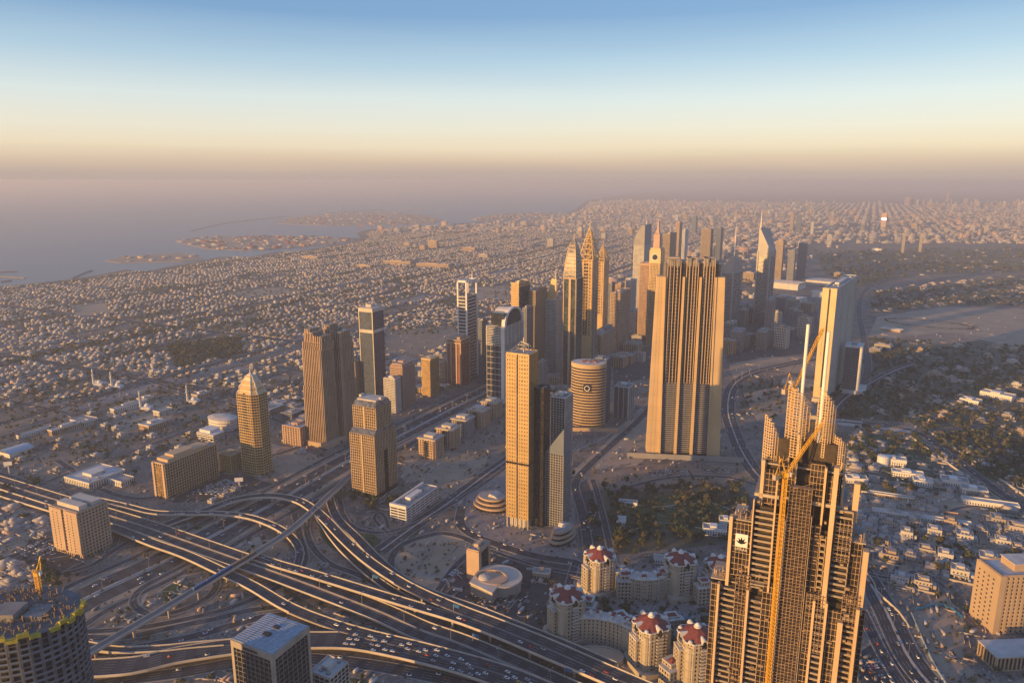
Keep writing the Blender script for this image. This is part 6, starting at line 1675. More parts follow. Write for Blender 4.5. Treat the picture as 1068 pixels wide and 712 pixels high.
# hand placed villas and compounds on the right
RV = [(1010, 418), (1042, 410), (1060, 404), (985, 432), (1050, 436), (975, 392), (1000, 386), (1030, 372), (1055, 380), (960, 366), (1000, 362), (1040, 362), (925, 398), (1064, 452),
      (906, 556), (926, 548), (945, 560), (952, 548), (974, 556), (990, 548), (1005, 562), (1022, 556), (1045, 568), (928, 582), (948, 582), (966, 578), (985, 584), (1008, 580), (1030, 586), (1055, 592), (940, 605), (962, 610),
      (1000, 600), (920, 566), (1040, 545), (1060, 555), (895, 540), (1062, 575)]
nv = 0
for px, py in RV:
    x, y = G(px, py)
    lab = 'low pale villa on sandy ground right of the unfinished tower' if py > 530 else 'white villa among the dark trees on the right'
    place_proto(protos, usedv, nv % 10, x, y, R(-28 if py > 530 else -40) + (nv % 4) * R(90), 1.0 + .15 * (nv % 3), lab, 'villas on the sandy plots' if py > 530 else 'villas among the trees'); nv += 1
for d_, x, y, rot in lots[:300 - nv]:
    place_proto(protos, usedv, rg.randint(10), x, y, rot + rg.randint(4) * math.pi / 2, rg.uniform(.68, .8), 'pale flat roofed villa in its walled lot in the left district', 'villas of the left district'); nv += 1
for d_, x, y, rot in lots[300 - len(RV):]:
    villa_boxes(x, y, rot + (math.pi / 2 if rg.rand() < .5 else 0), rg.uniform(.66, .86), stuff, det=1 if d_ < 2600 else 0)
for Z, n in (([(885, 440), (950, 452), (1080, 530), (1080, 605), (1010, 612), (930, 600), (900, 545), (885, 500)], 130), ([(905, 355), (1080, 364), (1080, 520), (960, 446), (905, 430)], 70), ([(905, 300), (1080, 286), (1080, 320), (985, 318), (908, 326)], 120),
             ([(850, 264), (1080, 259), (1080, 284), (960, 287)], 60), ([(0, 505), (50, 525), (40, 560), (0, 570)], 8), ([(0, 590), (60, 600), (70, 612), (0, 618)], 10)):
    xs = [p[0] for p in Z]; ys = [p[1] for p in Z]; k = 0
    for _ in range(n * 8):
        if k >= n: break
        px, py = rg.uniform(min(xs), max(xs)), rg.uniform(min(ys), max(ys))
        if not inpoly(px, py, Z): continue
        x, y = G(px, py)
        if not clear(x, y, 9, bld=False) or np.min(np.hypot(occ[:, 0] - x, occ[:, 1] - y)) < 24: continue
        villa_boxes(x, y, -R(28) + rg.randint(4) * math.pi / 2, rg.uniform(.7, 1.15), stuff, det=1, hmul=.8); k += 1
o = boxes_mesh('villa_district', stuff, mats_v); tag(o, 'dense carpet of small pale villas reaching towards the sea', 'villas', kind='stuff')

# the financial district's shaded mid-rise blocks and other infill between the towers
INF = []
fr = random.Random(31)
for Z, n, h0, h1 in (([(757, 318), (800, 312), (842, 318), (846, 360), (800, 368), (757, 372)], 30, 22, 58), ([(640, 350), (664, 342), (668, 380), (640, 392)], 7, 12, 30),
                     ([(560, 398), (590, 392), (592, 420), (566, 430)], 5, 15, 35), ([(690, 262), (780, 258), (840, 268), (790, 300), (755, 300)], 22, 15, 45), ([(850, 290), (900, 286), (905, 296), (868, 304)], 5, 10, 20),
                     ([(880, 372), (925, 362), (930, 376), (900, 392)], 3, 12, 18), ([(405, 400), (470, 385), (500, 372), (505, 392), (440, 415)], 10, 8, 18), ([(250, 420), (330, 428), (330, 446), (295, 450)], 8, 7, 14)):
    xs = [p[0] for p in Z]; ys = [p[1] for p in Z]; k = 0
    for _ in range(n * 12):
        if k >= n: break
        px, py = fr.uniform(min(xs), max(xs)), fr.uniform(min(ys), max(ys))
        if not inpoly(px, py, Z): continue
        x, y = G(px, py)
        if not clear(x, y, -8, bld=True) or not clear(x, y, 14, bld=False) or any((x - a) ** 2 + (y - b) ** 2 < 34 ** 2 for a, b, *_ in INF): continue
        INF.append((x, y, px, py, fr.uniform(h0, h1))); k += 1
protoI = []
for k in range(7):
    o = thing('midrise_block', 'm', 'building', 0, 0, 0); w, d, hgt = 14 + 3 * (k % 3), 11 + 3 * (k % 4), 30.0
    mb = MB(); mb.box(-w, w, -d, d, 0, hgt); mb.build('glazing', ('glass_dark', 'glass_grey', 'glass_brown')[k % 3], o)
    mb = MB(); facade(mb, rect(-w, w, -d, d), 0, hgt, 4 + k % 3, 4, (1.2, .5, 2.0)[k % 3], .5, (1.2, 1.8, 1.0)[k % 3], .4); mb.build('facade_frame', ('offwhite', 'grey_stone', 'sandstone', 'concrete', 'concrete_pale', 'tan', 'blue_grey')[k], o)
    rooftop(o, rect(-w, w, -d, d), hgt, k, matr=('roof_grey', 'roof_pale')[k % 2]); protoI.append(o)
usedi = [False] * 7
for i, (x, y, px, py, hh) in enumerate(INF):
    if px > 750 and py > 305: lab, g_ = 'shaded mid height block of the financial district behind the ribbed tower', 'blocks of the financial district'
    elif py < 305: lab, g_ = 'hazy block between the clock tower and the fair halls', 'hazy blocks by the fair halls'
    elif px < 335: lab, g_ = 'small block in the gap between domed tower and twin tower', 'small blocks by the twin tower'
    elif px < 520: lab, g_ = 'low block along the far side of the main highway', 'low blocks along the highway'
    elif px < 600: lab, g_ = 'low block between the gold slab and the oval tower', 'low blocks by the oval tower'
    elif px < 700: lab, g_ = 'low shaded block left of the ribbed tower', 'low blocks left of the ribbed tower'
    else: lab, g_ = 'low block right of the louvred office block', 'low blocks right of the slab'
    o = place_proto_(protoI, usedi, fr.randrange(7), x, y, -R(GA) if px < 700 else -R(GA + 14), 1, lab, g_); s = fr.uniform(.75, 1.25); o.scale = (s, s, hh / 30.0)
clut = []
for _ in range(6500):
    px, py = rg.uniform(-10, 1075), rg.uniform(400, 712) if rg.rand() < .7 else rg.uniform(330, 420)
    x, y = G(px, py)
    if not clear(x, y, 3, bld=False) or (605 < px < 790 and 495 < py < 600): continue
    k_ = rg.rand() ** 1.25 * .985; a = rg.uniform(0, 3.14) if rg.rand() < .3 else -R(GA)
    if k_ < .5: clut.append((x, y, rg.uniform(1, 3), rg.uniform(1, 4), 0, rg.uniform(.5, 1.6), a, rg.choice([2, 5, 6, 7])))
    elif k_ < .8: clut.append((x, y, 2.5, rg.uniform(6, 12), 0, 2.6, a, rg.choice([0, 1, 4, 5, 7])))
    else: clut.append((x, y, .4, rg.uniform(10, 28), 0, 1.5, a + rg.randint(2) * math.pi / 2, rg.choice([1, 2, 3])))
tag(boxes_mesh('site_clutter', clut, mats_v), 'scattered containers, sheds, low walls and debris on the open ground', 'clutter', kind='stuff')
# far low-rise city, right and centre: bigger blocks
far = []
for bt in np.arange(1800, 16000, 95):
    for bs in np.arange(-5200, 9000, 90):
        s = bs + rg.uniform(-8, 8); t = bt + rg.uniform(-8, 8)
        x, y = xy_(s, t)
        if y < 1500: continue
        px, py = proj(x, y, 0)
        if px < 240 or px > 1110 or py > 330 or py < 205: continue
        lim = 243 if px < 560 else (330 if px < 800 else (283 if px < 880 else 258))
        if px < 560 and py > 262: continue
        if py > lim + 20 and px < 560: continue
        if px >= 560 and py > lim: continue
        if px > 840 and 254 < py < 283 and rg.rand() < .93: continue
        if not inpoly(x - 150, y, land_pts): continue
        if s < -1000 and t < 8800 and py > 243: continue
        if banned(px, py) or not clear(x, y, 16): continue
        if rg.rand() < .22: 
            trees.append((x, y, 8)); continue
        r_ = rg.rand(); hh = rg.uniform(6, 17) if r_ < .88 else rg.uniform(20, 50)
        if py < 214 : hh *= 1.5
        m = rg.choice([1, 2, 2, 3, 3, 4, 5, 7]); w, d = rg.uniform(22, 66), rg.uniform(16, 46)
        far.append((x, y, w, d, 0, hh, -R(GA) + (R(14) if px > 850 else 0), m))
        far.append((x + rg.uniform(-8, 8), y + rg.uniform(-8, 8), w * .4, d * .4, hh, hh + 4, -R(GA), rg.choice([0, 1, 5, 6])))
        far.append((x, y, w - 2, d - 2, hh, hh + .1, -R(GA) + (R(14) if px > 850 else 0), rg.choice([5, 6, 6])))
        if hh > 14:
            far.append((x, y, w + .5, d + .5, hh * .3, hh * .3 + 1.3, -R(GA) + (R(14) if px > 850 else 0), 8)); far.append((x, y, w + .5, d + .5, hh * .6, hh * .6 + 1.3, -R(GA) + (R(14) if px > 850 else 0), 8))
        if rg.rand() < .7: trees.append((x + rg.uniform(-40, 40), y + rg.uniform(-40, 40), rg.uniform(4, 8)))
        if py > 225:
            far.append((x + rg.uniform(30, 44), y + rg.uniform(-40, 40), rg.uniform(10, 25), rg.uniform(10, 25), 0, rg.uniform(6, 16), -R(GA), rg.choice([0, 1, 2, 3])))
for P in isl_w:   # port sheds and cranes on the islands
    xs = [p[0] for p in P]; ys = [p[1] for p in P]
    for _ in range(260):
        x, y = rg.uniform(min(xs), max(xs)), rg.uniform(min(ys), max(ys))
        if inpoly(x, y, P) and rg.rand() < (0.07 if P is isl_w[0] else .8): far.append((x, y, rg.uniform(15, 60), rg.uniform(12, 30), 0, rg.uniform(4, 13), rg.uniform(0, 3), rg.choice([1, 3, 4, 9, 5])))
o = boxes_mesh('low_rise_city', far, mats_v); tag(o, 'hazy low city of flat blocks spreading to the horizon', 'city blocks', kind='stuff')

# distant towers as things
names_ = []
DT = []
rr = random.Random(21)
for i in range(46): DT.append((rr.uniform(948, 1066), rr.uniform(214, 219), rr.uniform(45, 130)))
for i in range(26): DT.append((rr.uniform(690, 940), rr.uniform(224, 232), rr.uniform(40, 75)))
for i in range(14): DT.append((rr.uniform(850, 1066), rr.uniform(234, 243), rr.uniform(30, 60)))
for i in range(10): DT.append((rr.uniform(570, 700), rr.uniform(240, 262), rr.uniform(30, 60)))
protoD = []
for k in range(6):
    o = thing('distant_tower', 'd', 'tower', 0, 0, 0); w, d = 13 + 3 * (k % 3), 12 + 2 * (k % 2)
    mb = MB(); mb.box(-w, w, -d, d, 0, 100); mb.build('wall', ('pinkstone', 'offwhite', 'sandstone', 'grey_stone', 'concrete_pale', 'tan')[k], o)
    mb = MB(); facade(mb, rect(-w, w, -d, d), 3, 97, 400, 7, 0, 0, 2.6, .25); mb.build('window_band', 'glass_dark', o)
    mb = MB(); mb.box(-w * .5, w * .4, -d * .5, d * .5, 100, 104); mb.build('plant_room', 'concrete_pale', o); protoD.append(o)
usedd = [False] * 6
for px, py, h in DT:
    x, y = G(px, py); k = rr.randrange(6)
    lab = 'faint tower block on the hazy skyline at the far right' if py < 220 else ('distant tower block rising from the hazy city behind the skyline' if py < 233 else 'mid height block standing in the hazy low city')
    o = place_proto(protoD, usedd, k, x, y, rr.uniform(-.9, -.2), 1, lab, 'hazy distant tower blocks'); 
    s = rr.uniform(.8, 1.5); o.scale = (s, s, h / 100)
# pinkish hotel slabs in the left distance
for i, (px, py, a, b, h, lab) in enumerate(((452, 259, 70, 35, 52, 'pink high slab standing alone in the villa district near the port'), (442, 261, 40, 50, 30, 'lower pink wing beside the high slab near the port'), (425, 257, 50, 30, 22, 'small yellow block left of the pink slab near the port'),
        (415, 276, 170, 30, 20, 'long low orange terrace left of the road in the far district'), (452, 279, 190, 30, 20, 'long low orange terrace right of its twin in the far district'), (325, 270, 110, 40, 16, 'long orange lit block near the harbour inlet'),
        (380, 279, 90, 30, 14, 'low orange lit block between inlet and terraces'), (490, 262, 90, 40, 26, 'long orange lit block on the far side of the district'), (505, 269, 60, 40, 24, 'pale orange block group far behind the portal tower'), (445, 298, 16, 14, 26, 'small pale block among villas below the terraces'))):
    x, y = G(px, py); t = thing('district_block', lab, 'building', x, y, R(-20))
    mb = MB(); mb.box(-a / 2, a / 2, -b / 2, b / 2, 0, h); mb.build('wall', 'sandstone' if 'pale' not in lab else 'concrete_pale', t)
    mb = MB(); facade(mb, rect(-a / 2, a / 2, -b / 2, b / 2), 2, h - 1, 6, 4, 2.2, .15, 0, 0); mb.build('window', 'glass_brown', t)
    rooftop(t, rect(-a / 2, a / 2, -b / 2, b / 2), h, i, matr='roof_pale', matp='sandstone')
# big picture frame under construction + glinting block
for i, (px, lab) in enumerate(((941, 'left leg of the giant unfinished frame in the hazy park'), (959, 'right leg of the giant unfinished frame in the hazy park'))):
    x, y = G(px, 264); t = thing('unfinished_frame_pylon', lab, 'tower', x, y, R(-20)); mb = MB(); mb.box(-8, 8, -6, 6, 0, 128); mb.build('shaft', 'concrete', t)
    mb = MB(); facade(mb, rect(-8, 8, -6, 6), 0, 128, 8, 8, .8, .6, .8, .6); mb.build('scaffold_frame', 'steel', t)
x, y = G(921, 238); hb = Hof(921, 238, 222)
sunv = np.array([math.sin(R(SUN_AZ)) * math.cos(R(SUN_EL)), math.cos(R(SUN_AZ)) * math.cos(R(SUN_EL)), math.sin(R(SUN_EL))])
cv = np.array([0 - x, 0 - y, CAM_H - hb]); cv /= np.linalg.norm(cv); nn = sunv + cv; nn /= np.linalg.norm(nn)
t = thing('mirror_glass_block', 'far block whose glass front flashes with the reflected sun', 'building', x, y, math.atan2(nn[1], nn[0]) + math.pi / 2)
mb = MB(); mb.box(-22, 22, 0, 30, 0, hb); mb.build('wall', 'sandstone', t)
k_ = nn[2] / math.hypot(nn[0], nn[1])
mat('mirror_glass', (.9, .8, .6), rough=.12, metal=1.0, noise=0)
mb = MB(); mb.loft([[(-17, -1 - 0, hb * .55), (17, -1, hb * .55), (17, .5, hb * .55), (-17, .5, hb * .55)], [(-17, -1 + k_ * hb * .35, hb * .9), (17, -1 + k_ * hb * .35, hb * .9), (17, 1.5 + k_ * hb * .35, hb * .9), (-17, 1.5 + k_ * hb * .35, hb * .9)]]); mb.build('glass_front', 'mirror_glass', t)
for px, py, h_ in ((388, 236, 70), (376, 240, 62), (358, 222, 95), (303, 232, 60), (321, 229, 60), (410, 240, 66), (395, 244, 60), (316, 258, 40)):
    x, y = G(px, py); t = thing('port_crane', 'hazy harbour crane standing over the distant port', 'crane', x, y, R(rnd.uniform(-60, 60)), group='harbour cranes')
    mb = MB()
    for a in (-9, 9):
        for b in (-7, 7): mb.bar((a, b, 0), (a * .6, b, h_ * .6), 2.6)
    mb.box(-9, 9, -8, 8, h_ * .58, h_ * .64); mb.bar((0, 0, h_ * .6), (0, 0, h_), 3); mb.build('frame', 'red_stone', t)
    mb = MB(); mb.bar((-14, 0, h_ * .66), (42, 0, h_ * .66), 3); mb.bar((0, 0, h_), (42, 0, h_ * .66), 1.6); mb.build('boom', 'red_stone', t)

# white compound on the right
for px, py, a, b, h_, lab in ((930, 484, 40, 18, 11, 'large white mansion with a lit round bay, right of the unfinished tower'), (946, 497, 44, 16, 8, 'long white wing of the mansion compound, front right'), (893, 502, 30, 16, 7, 'flat roofed white guest house left of the mansion'), (962, 505, 26, 20, 8, 'square white block with grey roof at the end of the mansion'),
        (995, 504, 36, 22, 7, 'wide flat roofed house beside the lawn, right of the mansion'), (1015, 514, 34, 18, 8, 'white L shaped house at the right, by the diagonal road'), (745, 556, 30, 16, 9, 'white flat roofed villa by the lawn, touching the unfinished tower'), (757, 548, 18, 14, 10, 'small pale villa behind the flat roofed one'),
        (655, 527, 26, 10, 6, 'white roofed shed beside the lawn and trees'), (648, 545, 12, 18, 5, 'small white hut beside the trees'), (693, 586, 26, 10, 6, 'sunlit low gatehouse between the two back red roofed towers'), (565, 601, 20, 12, 7, 'small sand coloured block by the crossroads'),
        (960, 541, 120, 10, 4, 'very long low wall like shed across the sandy plots'), (1032, 527, 70, 14, 6, 'long white shed beside the diagonal road'), (925, 518, 70, 8, 4, 'long sand coloured shed left on the sandy plots'), (1040, 415, 60, 26, 11, 'large white palace block among trees at the right edge'), (1012, 421, 36, 22, 10, 'white palace annex left of the palace block'), (915, 262, 60, 30, 16, 'small white hall in the hazy park'), (930, 345, 60, 22, 6, 'low pavilion at the edge of the sand field')):
    x, y = G(px, py); t = thing('compound_house', lab, 'house', x, y, R(-12) if px < 900 else R(-22 if py > 480 else -50))
    mb = MB(); mb.box(-a / 2, a / 2, -b / 2, b / 2, 0, h_)
    if h_ > 6: mb.box(-a * .2, a * .1, -b * .3, b * .35, h_, h_ + 3.4)
    if 'round' in lab: mb.loft([[(p[0] - 14, p[1] - b / 2, z) for p in ell(0, 0, q, q, 18)] for q, z in ((9, 0), (9, h_ + 4), (8, h_ + 5), (3, h_ + 6))])
    mb.build('wall', 'white' if 'sand' not in lab or 'plots' in lab and 'very' in lab else 'sandstone', t)
    mb = MB(); facade(mb, rect(-a / 2, a / 2, -b / 2, b / 2), 1.2, min(h_ - 1, 3.4), 3.4, 3, 1.4, .06, 0, 0)
    if h_ > 7: facade(mb, rect(-a / 2, a / 2, -b / 2, b / 2), 4.6, 6.6, 3.4, 3, 1.4, .06, 0, 0)
    mb.build('window', 'glass_dark', t); rooftop(t, rect(-a / 2, a / 2, -b / 2, b / 2), h_, px, matr='roof_grey' if px % 2 else 'roof_pale', matp='white', plant=False)
# walls round the plots
for P, lab, mt in (([(852, 545), (905, 600), (915, 618), (938, 640), (948, 655)], 'pale perimeter wall between the right highway and the sandy plots', 'concrete_pale'), ([(948, 455), (1000, 492), (1040, 520), (1068, 540)], 'pale wall along the lower side of the diagonal road', 'offwhite'), ([(968, 450), (1010, 478), (1075, 522)], 'pale wall along the upper side of the diagonal road', 'offwhite'),
                   ([(885, 527), (960, 532), (1010, 538)], 'pink wall across the top of the sandy plots', 'pinkstone'), ([(950, 640), (972, 690), (990, 720)], 'green hoarding round the excavated plot', 'roof_blue'), ([(955, 636), (985, 632), (1004, 645)], 'dark blue hoarding at the top of the excavated plot', 'sign_blue')):
    W = smooth_path([G(*p) + (0,) for p in P]); c = W[0].copy(); W = W - c; mb = MB(); wall_strip(mb, W, -.25, .25, -.2, 3.2); o = mb.build('perimeter_wall', mt); o.location = tuple(c); tag(o, lab, 'wall')
# lamp-like posts of the white boundary wall piers
# ------------------------------------------------------------------ trees
def crown_np(rs, n, a, h0, h1, leaf):
    """leaf clumps spread through the lobes of an uneven crown: n leaf-sized quads"""
    nl = max(3, n // 28); V = []
    lob = [(rs.uniform(-.5, .5) * a, rs.uniform(-.5, .5) * a, h0 + (h1 - h0) * rs.uniform(.25, .8), a * rs.uniform(.35, .62)) for _ in range(nl)]
    for i in range(n):
        l = lob[i % nl]; d = rs.normal(size=3); d /= np.linalg.norm(d); r = l[3] * rs.uniform(.72, 1.05)
        c = np.array(l[:3]) + d * r * np.array((1, 1, .8)); c[2] = max(h0 * .8, c[2])
        e = rs.normal(size=3); e -= d * e.dot(d) * .6; e /= np.linalg.norm(e); f = np.cross(d + rs.normal(size=3) * .5, e); f /= np.linalg.norm(f)
        s = leaf * rs.uniform(.6, 1.3); V += [c - e * s - f * s, c + e * s - f * s * .6, c + e * s * .8 + f * s, c - e * s * .7 + f * s]
    return np.array(V)
tr = np.random.RandomState(5)
def tree_proto(k):
    root = thing('broadleaf_tree', 't', 'tree', 0, 0, 0)
    a = tr.uniform(4.2, 5.6); h = tr.uniform(8, 11)
    V = crown_np(tr, 340, a, 2.8, h, .75); F = np.arange(len(V)).reshape(-1, 4)
    o = np_mesh('crown', V, F, ['leaf', 'leaf_warm'], (tr.rand(len(F)) < (.15 if k % 3 else .75)).astype(int)); o.parent = root
    mb = MB(); P = [(0, 0, 0, .45), (.1, .1, 2.5, .35), (.2, 0, 4.2, .25)]
    mb.loft([[(x + r * math.cos(q), y + r * math.sin(q), z) for q in np.linspace(0, 2 * math.pi, 7)[:-1]] for x, y, z, r in P])
    for q in range(4): mb.bar((.15, 0, 3.4), (math.cos(q * 1.6) * a * .5, math.sin(q * 1.6) * a * .5, h * .65), .28, t2=.1)
    mb.build('trunk', 'bark', root); return root
tp = [tree_proto(k) for k in range(8)]; usedt = [False] * 8
def in_px(x, y, P): px, py = proj(x, y, 0); return inpoly(px, py, P)
ZONES = [([(612, 510), (650, 508), (700, 512), (775, 508), (782, 530), (765, 560), (640, 575), (618, 560)], 75, 'broad tree in the park above the red roofed towers', 'trees of the park'),
         ([(890, 445), (960, 455), (985, 480), (940, 478), (905, 490), (880, 480)], 50, 'dark tree in the walled gardens right of the unfinished tower', 'trees of the walled gardens'),
         ([(900, 500), (960, 512), (950, 516), (890, 514)], 10, 'dark tree beside the white mansion', 'trees of the mansion'),
         ([(895, 545), (1060, 560), (1060, 600), (960, 620), (910, 580)], 24, 'round dark tree on the sandy plots', 'trees of the sandy plots'),
         ([(560, 640), (600, 625), (700, 640), (760, 640), (740, 700), (700, 690), (640, 640)], 30, 'green tree between the red roofed towers', 'trees between the red roofed towers'),
         ([(383, 508), (430, 520), (425, 545), (395, 535), (366, 520), (355, 522)], 22, 'dark tree round the foot of the arched tower', 'trees by the arched tower'),
         ([(30, 575), (60, 590), (60, 600), (100, 604), (30, 625)], 14, 'brownish tree behind the lower left hotel', 'trees by the lower left hotel'),
         ([(480, 596), (500, 590), (520, 640), (490, 640)], 5, 'small tree in the car park by the spiral roof', 'trees of the car park'),
         ([(475, 448), (520, 432), (527, 460), (500, 480), (470, 478)], 40, 'small shrub like tree in the plot beside the five stone blocks', 'small trees by the stone blocks')]
cnt = 0
for Z, n, lab, grp in ZONES:
    xs = [p[0] for p in Z]; ys = [p[1] for p in Z]; k = 0; tries = 0
    while k < n and tries < 4000:
        tries += 1
        px, py = tr.uniform(min(xs), max(xs)), tr.uniform(min(ys), max(ys))
        if not inpoly(px, py, Z): continue
        x, y = G(px, py)
        if not clear(x, y, 3, bld=False): continue
        if grp.startswith('trees of the park') and 655 < px < 735 and 518 < py < 548 and tr.rand() < .8: continue
        s = tr.uniform(.7, 1.35) * (.35 if 'small' in lab else 1)
        place_proto(tp, usedt, tr.randint(8), x, y, tr.uniform(0, 6), s, lab, grp); k += 1; cnt += 1
# the rest of the planting reads as one mass
TV = [crown_np(np.random.RandomState(40 + k), 46, 1.0, .3, 1.9, .24) for k in range(5)]
extra = []
def sow(P, n, r0=3, r1=6, rd=3):
    xs = [p[0] for p in P]; ys = [p[1] for p in P]; k = 0
    for _ in range(n * 6):
        if k >= n: break
        px = rg.uniform(min(xs), max(xs)); py = rg.uniform(min(ys), max(ys))
        if not inpoly(px, py, P): continue
        x, y = G(px, py)
        if clear(x, y, rd, bld=False): extra.append((x, y, rg.uniform(r0, r1))); k += 1
sow([(858, 380), (900, 360), (945, 358), (960, 400), (1080, 430), (1080, 510), (1000, 488), (950, 440), (880, 436), (850, 425), (845, 400)], 1150, 3.5, 6.5)
sow([(910, 305), (1080, 288), (1080, 320), (985, 318), (930, 325), (908, 325)], 480, 5, 9)
sow([(850, 262), (1080, 258), (1080, 284), (960, 285), (900, 300), (860, 284)], 800, 6, 11)
sow([(895, 352), (1080, 362), (1080, 420), (960, 400), (905, 380)], 450, 4, 7)
sow([(170, 362), (252, 350), (258, 368), (190, 385)], 420, 4, 7)
sow([(612, 512), (650, 506), (775, 506), (790, 530), (765, 566), (740, 558), (700, 556), (640, 578), (618, 560), (625, 530), (700, 514)], 330, 2.5, 5)
sow([(560, 640), (600, 600), (760, 590), (760, 700), (640, 660)], 160, 1.5, 3)
sow([(765, 395), (800, 395), (830, 410), (810, 440), (775, 425)], 60)
sow([(640, 500), (700, 498), (760, 500), (770, 515), (640, 512)], 40)
sow([(0, 395), (250, 330), (330, 420), (240, 470), (0, 490)], 900, 2.5, 5)
sow([(120, 300), (400, 280), (600, 300), (470, 350), (330, 350), (100, 380)], 1500, 4, 7)
for cx_, cy_, ra_, rb_ in ((968, 338, 120, 42),):      # planted ring in the sand field
    x_, y_ = G(cx_, cy_)
    for a_ in np.arange(0, 6.28, .05):
        for q_ in (0,): extra.append((x_ + (ra_ + q_) * math.cos(a_) * .9 + (rb_) * math.sin(a_) * .4, y_ + rb_ * 1.5 * math.sin(a_) - ra_ * math.cos(a_) * .5, rg.uniform(2, 3.4)))
for s_ in np.arange(700, 5600, 16):     # tree-lined avenues
    for o_ in (-1940, -1918, -2620, -3240):
        x, y = xy_(o_ + rg.uniform(-12, 12), s_); px, py = proj(x, y, 0)
        if -20 < px < 620 and py > 232 and inpoly(x - 60, y, land_pts): extra.append((x, y, rg.uniform(5, 8)))
for _ in range(5200):
    px, py = rg.uniform(-10, 1075), rg.uniform(395, 712); x, y = G(px, py)
    if clear(x, y, 2, bld=False): extra.append((x, y, rg.uniform(.7, 2.6) if rg.rand() < .9 else rg.uniform(2.5, 4.5)))
sow([(150, 545), (330, 530), (340, 600), (260, 640), (100, 655)], 30, 1.5, 3)
T = np.array([(x, y, r) for x, y, r in trees if 210 < proj(x, y, 0)[1]] + extra)
Vs = []; 
for k in range(5):
    S = T[k::5]; A = tr.rand(len(S)) * 6.28; c, s = np.cos(A), np.sin(A); V = TV[k]
    X = (V[None, :, 0] * c[:, None] - V[None, :, 1] * s[:, None]) * S[:, 2:3] + S[:, 0:1]; Y = (V[None, :, 0] * s[:, None] + V[None, :, 1] * c[:, None]) * S[:, 2:3] + S[:, 1:2]; Zz = V[None, :, 2] * S[:, 2:3] * .8
    Vs.append(np.stack([X, Y, Zz], -1).reshape(-1, 3))
V = np.concatenate(Vs); F = np.arange(len(V)).reshape(-1, 4)
o = np_mesh('tree_cover', V, F, ['leaf', 'leaf_warm', 'scrub'], np.digitize(np.repeat(tr.rand(len(F) // 46 + 1), 46)[:len(F)], [.55, .75]))
tag(o, 'scattered dark trees and shrubs filling gardens, avenues and parks', 'trees', kind='stuff')
print('TREES', len(T), 'villas', len(lots), 'far', len(far), 'near trees', cnt)

# ------------------------------------------------------------------ cars
cars = []
def car_proto(mt):
    mb = MB()
    mb.loft([[(-.9, -2.3, .35), (.9, -2.3, .35), (.9, 2.3, .35), (-.9, 2.3, .35)], [(-.93, -2.35, .8), (.93, -2.35, .8), (.93, 2.35, .75), (-.93, 2.35, .75)], [(-.86, -2.2, 1.0), (.86, -2.2, 1.0), (.86, 2.2, .9), (-.86, 2.2, .9)]], 0)
    mb.loft([[(-.82, -1.8, .98), (.82, -1.8, .98), (.82, 1.2, .95), (-.82, 1.2, .95)], [(-.68, -1.3, 1.5), (.68, -1.3, 1.5), (.68, .5, 1.5), (-.68, .5, 1.5)]], 1)
    mb.box(-.66, .66, -1.25, .45, 1.5, 1.55, 0)
    for x in (-.8, .8):
        for y in (-1.45, 1.45):
            P = [(x - .12 * (1 if x < 0 else -1) * 0, y + .33 * math.cos(q), .33 + .33 * math.sin(q)) for q in np.linspace(0, 2 * math.pi, 11)[:-1]]
            mb.loft([[(x - .12, p[1], p[2]) for p in P], [(x + .12, p[1], p[2]) for p in P]], 2)
    return mb.build('parked_car', [mt, 'glass_black', 'dark'])
cp = [(n, car_proto(n)) for n in ('car_white', 'car_silver', 'car_black', 'car_red', 'car_yellow')]
proto_car = {n: o for n, o in cp}; used_c = set()
NC = {'car_white': 'white', 'car_silver': 'silver', 'car_black': 'black', 'car_red': 'red', 'car_yellow': 'yellow'}
ncar = [0]; more = []
def put_car(x, y, z, rot, where, grp, kind='parked'):
    if ncar[0] >= 299: more.append((x, y, z, rot)); return
    ncar[0] += 1
    n = rnd.choices(list(proto_car), [10, 4, 3, 1, .5])[0]
    src = proto_car[n]
    if n in used_c: o = src.copy(); col.objects.link(o)
    else: o = src; used_c.add(n)
    o.name = 'car' ; o.location = (x, y, z); o.rotation_euler = (0, 0, rot); s = rnd.choice([1.0, 1.0, 1.1]); o.scale = (1.06 * s, 1.08 * s, 1.1 * s)
    tag(o, '%s car %s' % (NC[n], where), 'car', grp)
def on_path(P, width, n, nl, where, grp, r0=0, r1=1, both=False):
    N = normals(P)
    for _ in range(n):
        i = int((r0 + rnd.random() * (r1 - r0)) * (len(P) - 2)); k = rnd.randrange(nl)
        o = -width / 2 + .9 + (width - 1.8) * (k + .5) / nl; q = rnd.random()
        p = P[i] * (1 - q) + P[i + 1] * q; x, y = p[0] + N[i][0] * o, p[1] + N[i][1] * o
        if any((x - a) ** 2 + (y - b) ** 2 < 36 for a, b in cars): continue
        cars.append((x, y)); d = P[i + 1] - P[i]
        put_car(x, y, p[2] + .02, math.atan2(d[1], d[0]) - math.pi / 2, where, grp)
on_path(P_cong, 25, 110, 6, 'crawling on the packed curved flyover at the bottom', 'cars on the packed flyover', .52, 1)
on_path(P_cong, 25, 6, 6, 'crawling on the packed curved flyover at the bottom', 'cars on the packed flyover', .05, .45)
for o_ in (14.5, -14.5): on_path(hw[o_], 22, 42, 6, 'driving on the main highway beside the row of towers', 'cars on the main highway', .03, .42)
for P, w in DECKS[:1] + DECKS[2:6]: on_path(P, w, 6, 3, 'driving on one of the open flyovers', 'cars on the flyovers', .1, .9)
for P, w in ROADS[4:]:
    if w > 25: on_path(P, w, 34, 7, 'driving on the right hand highway', 'cars on the right hand highway', 0, .7)
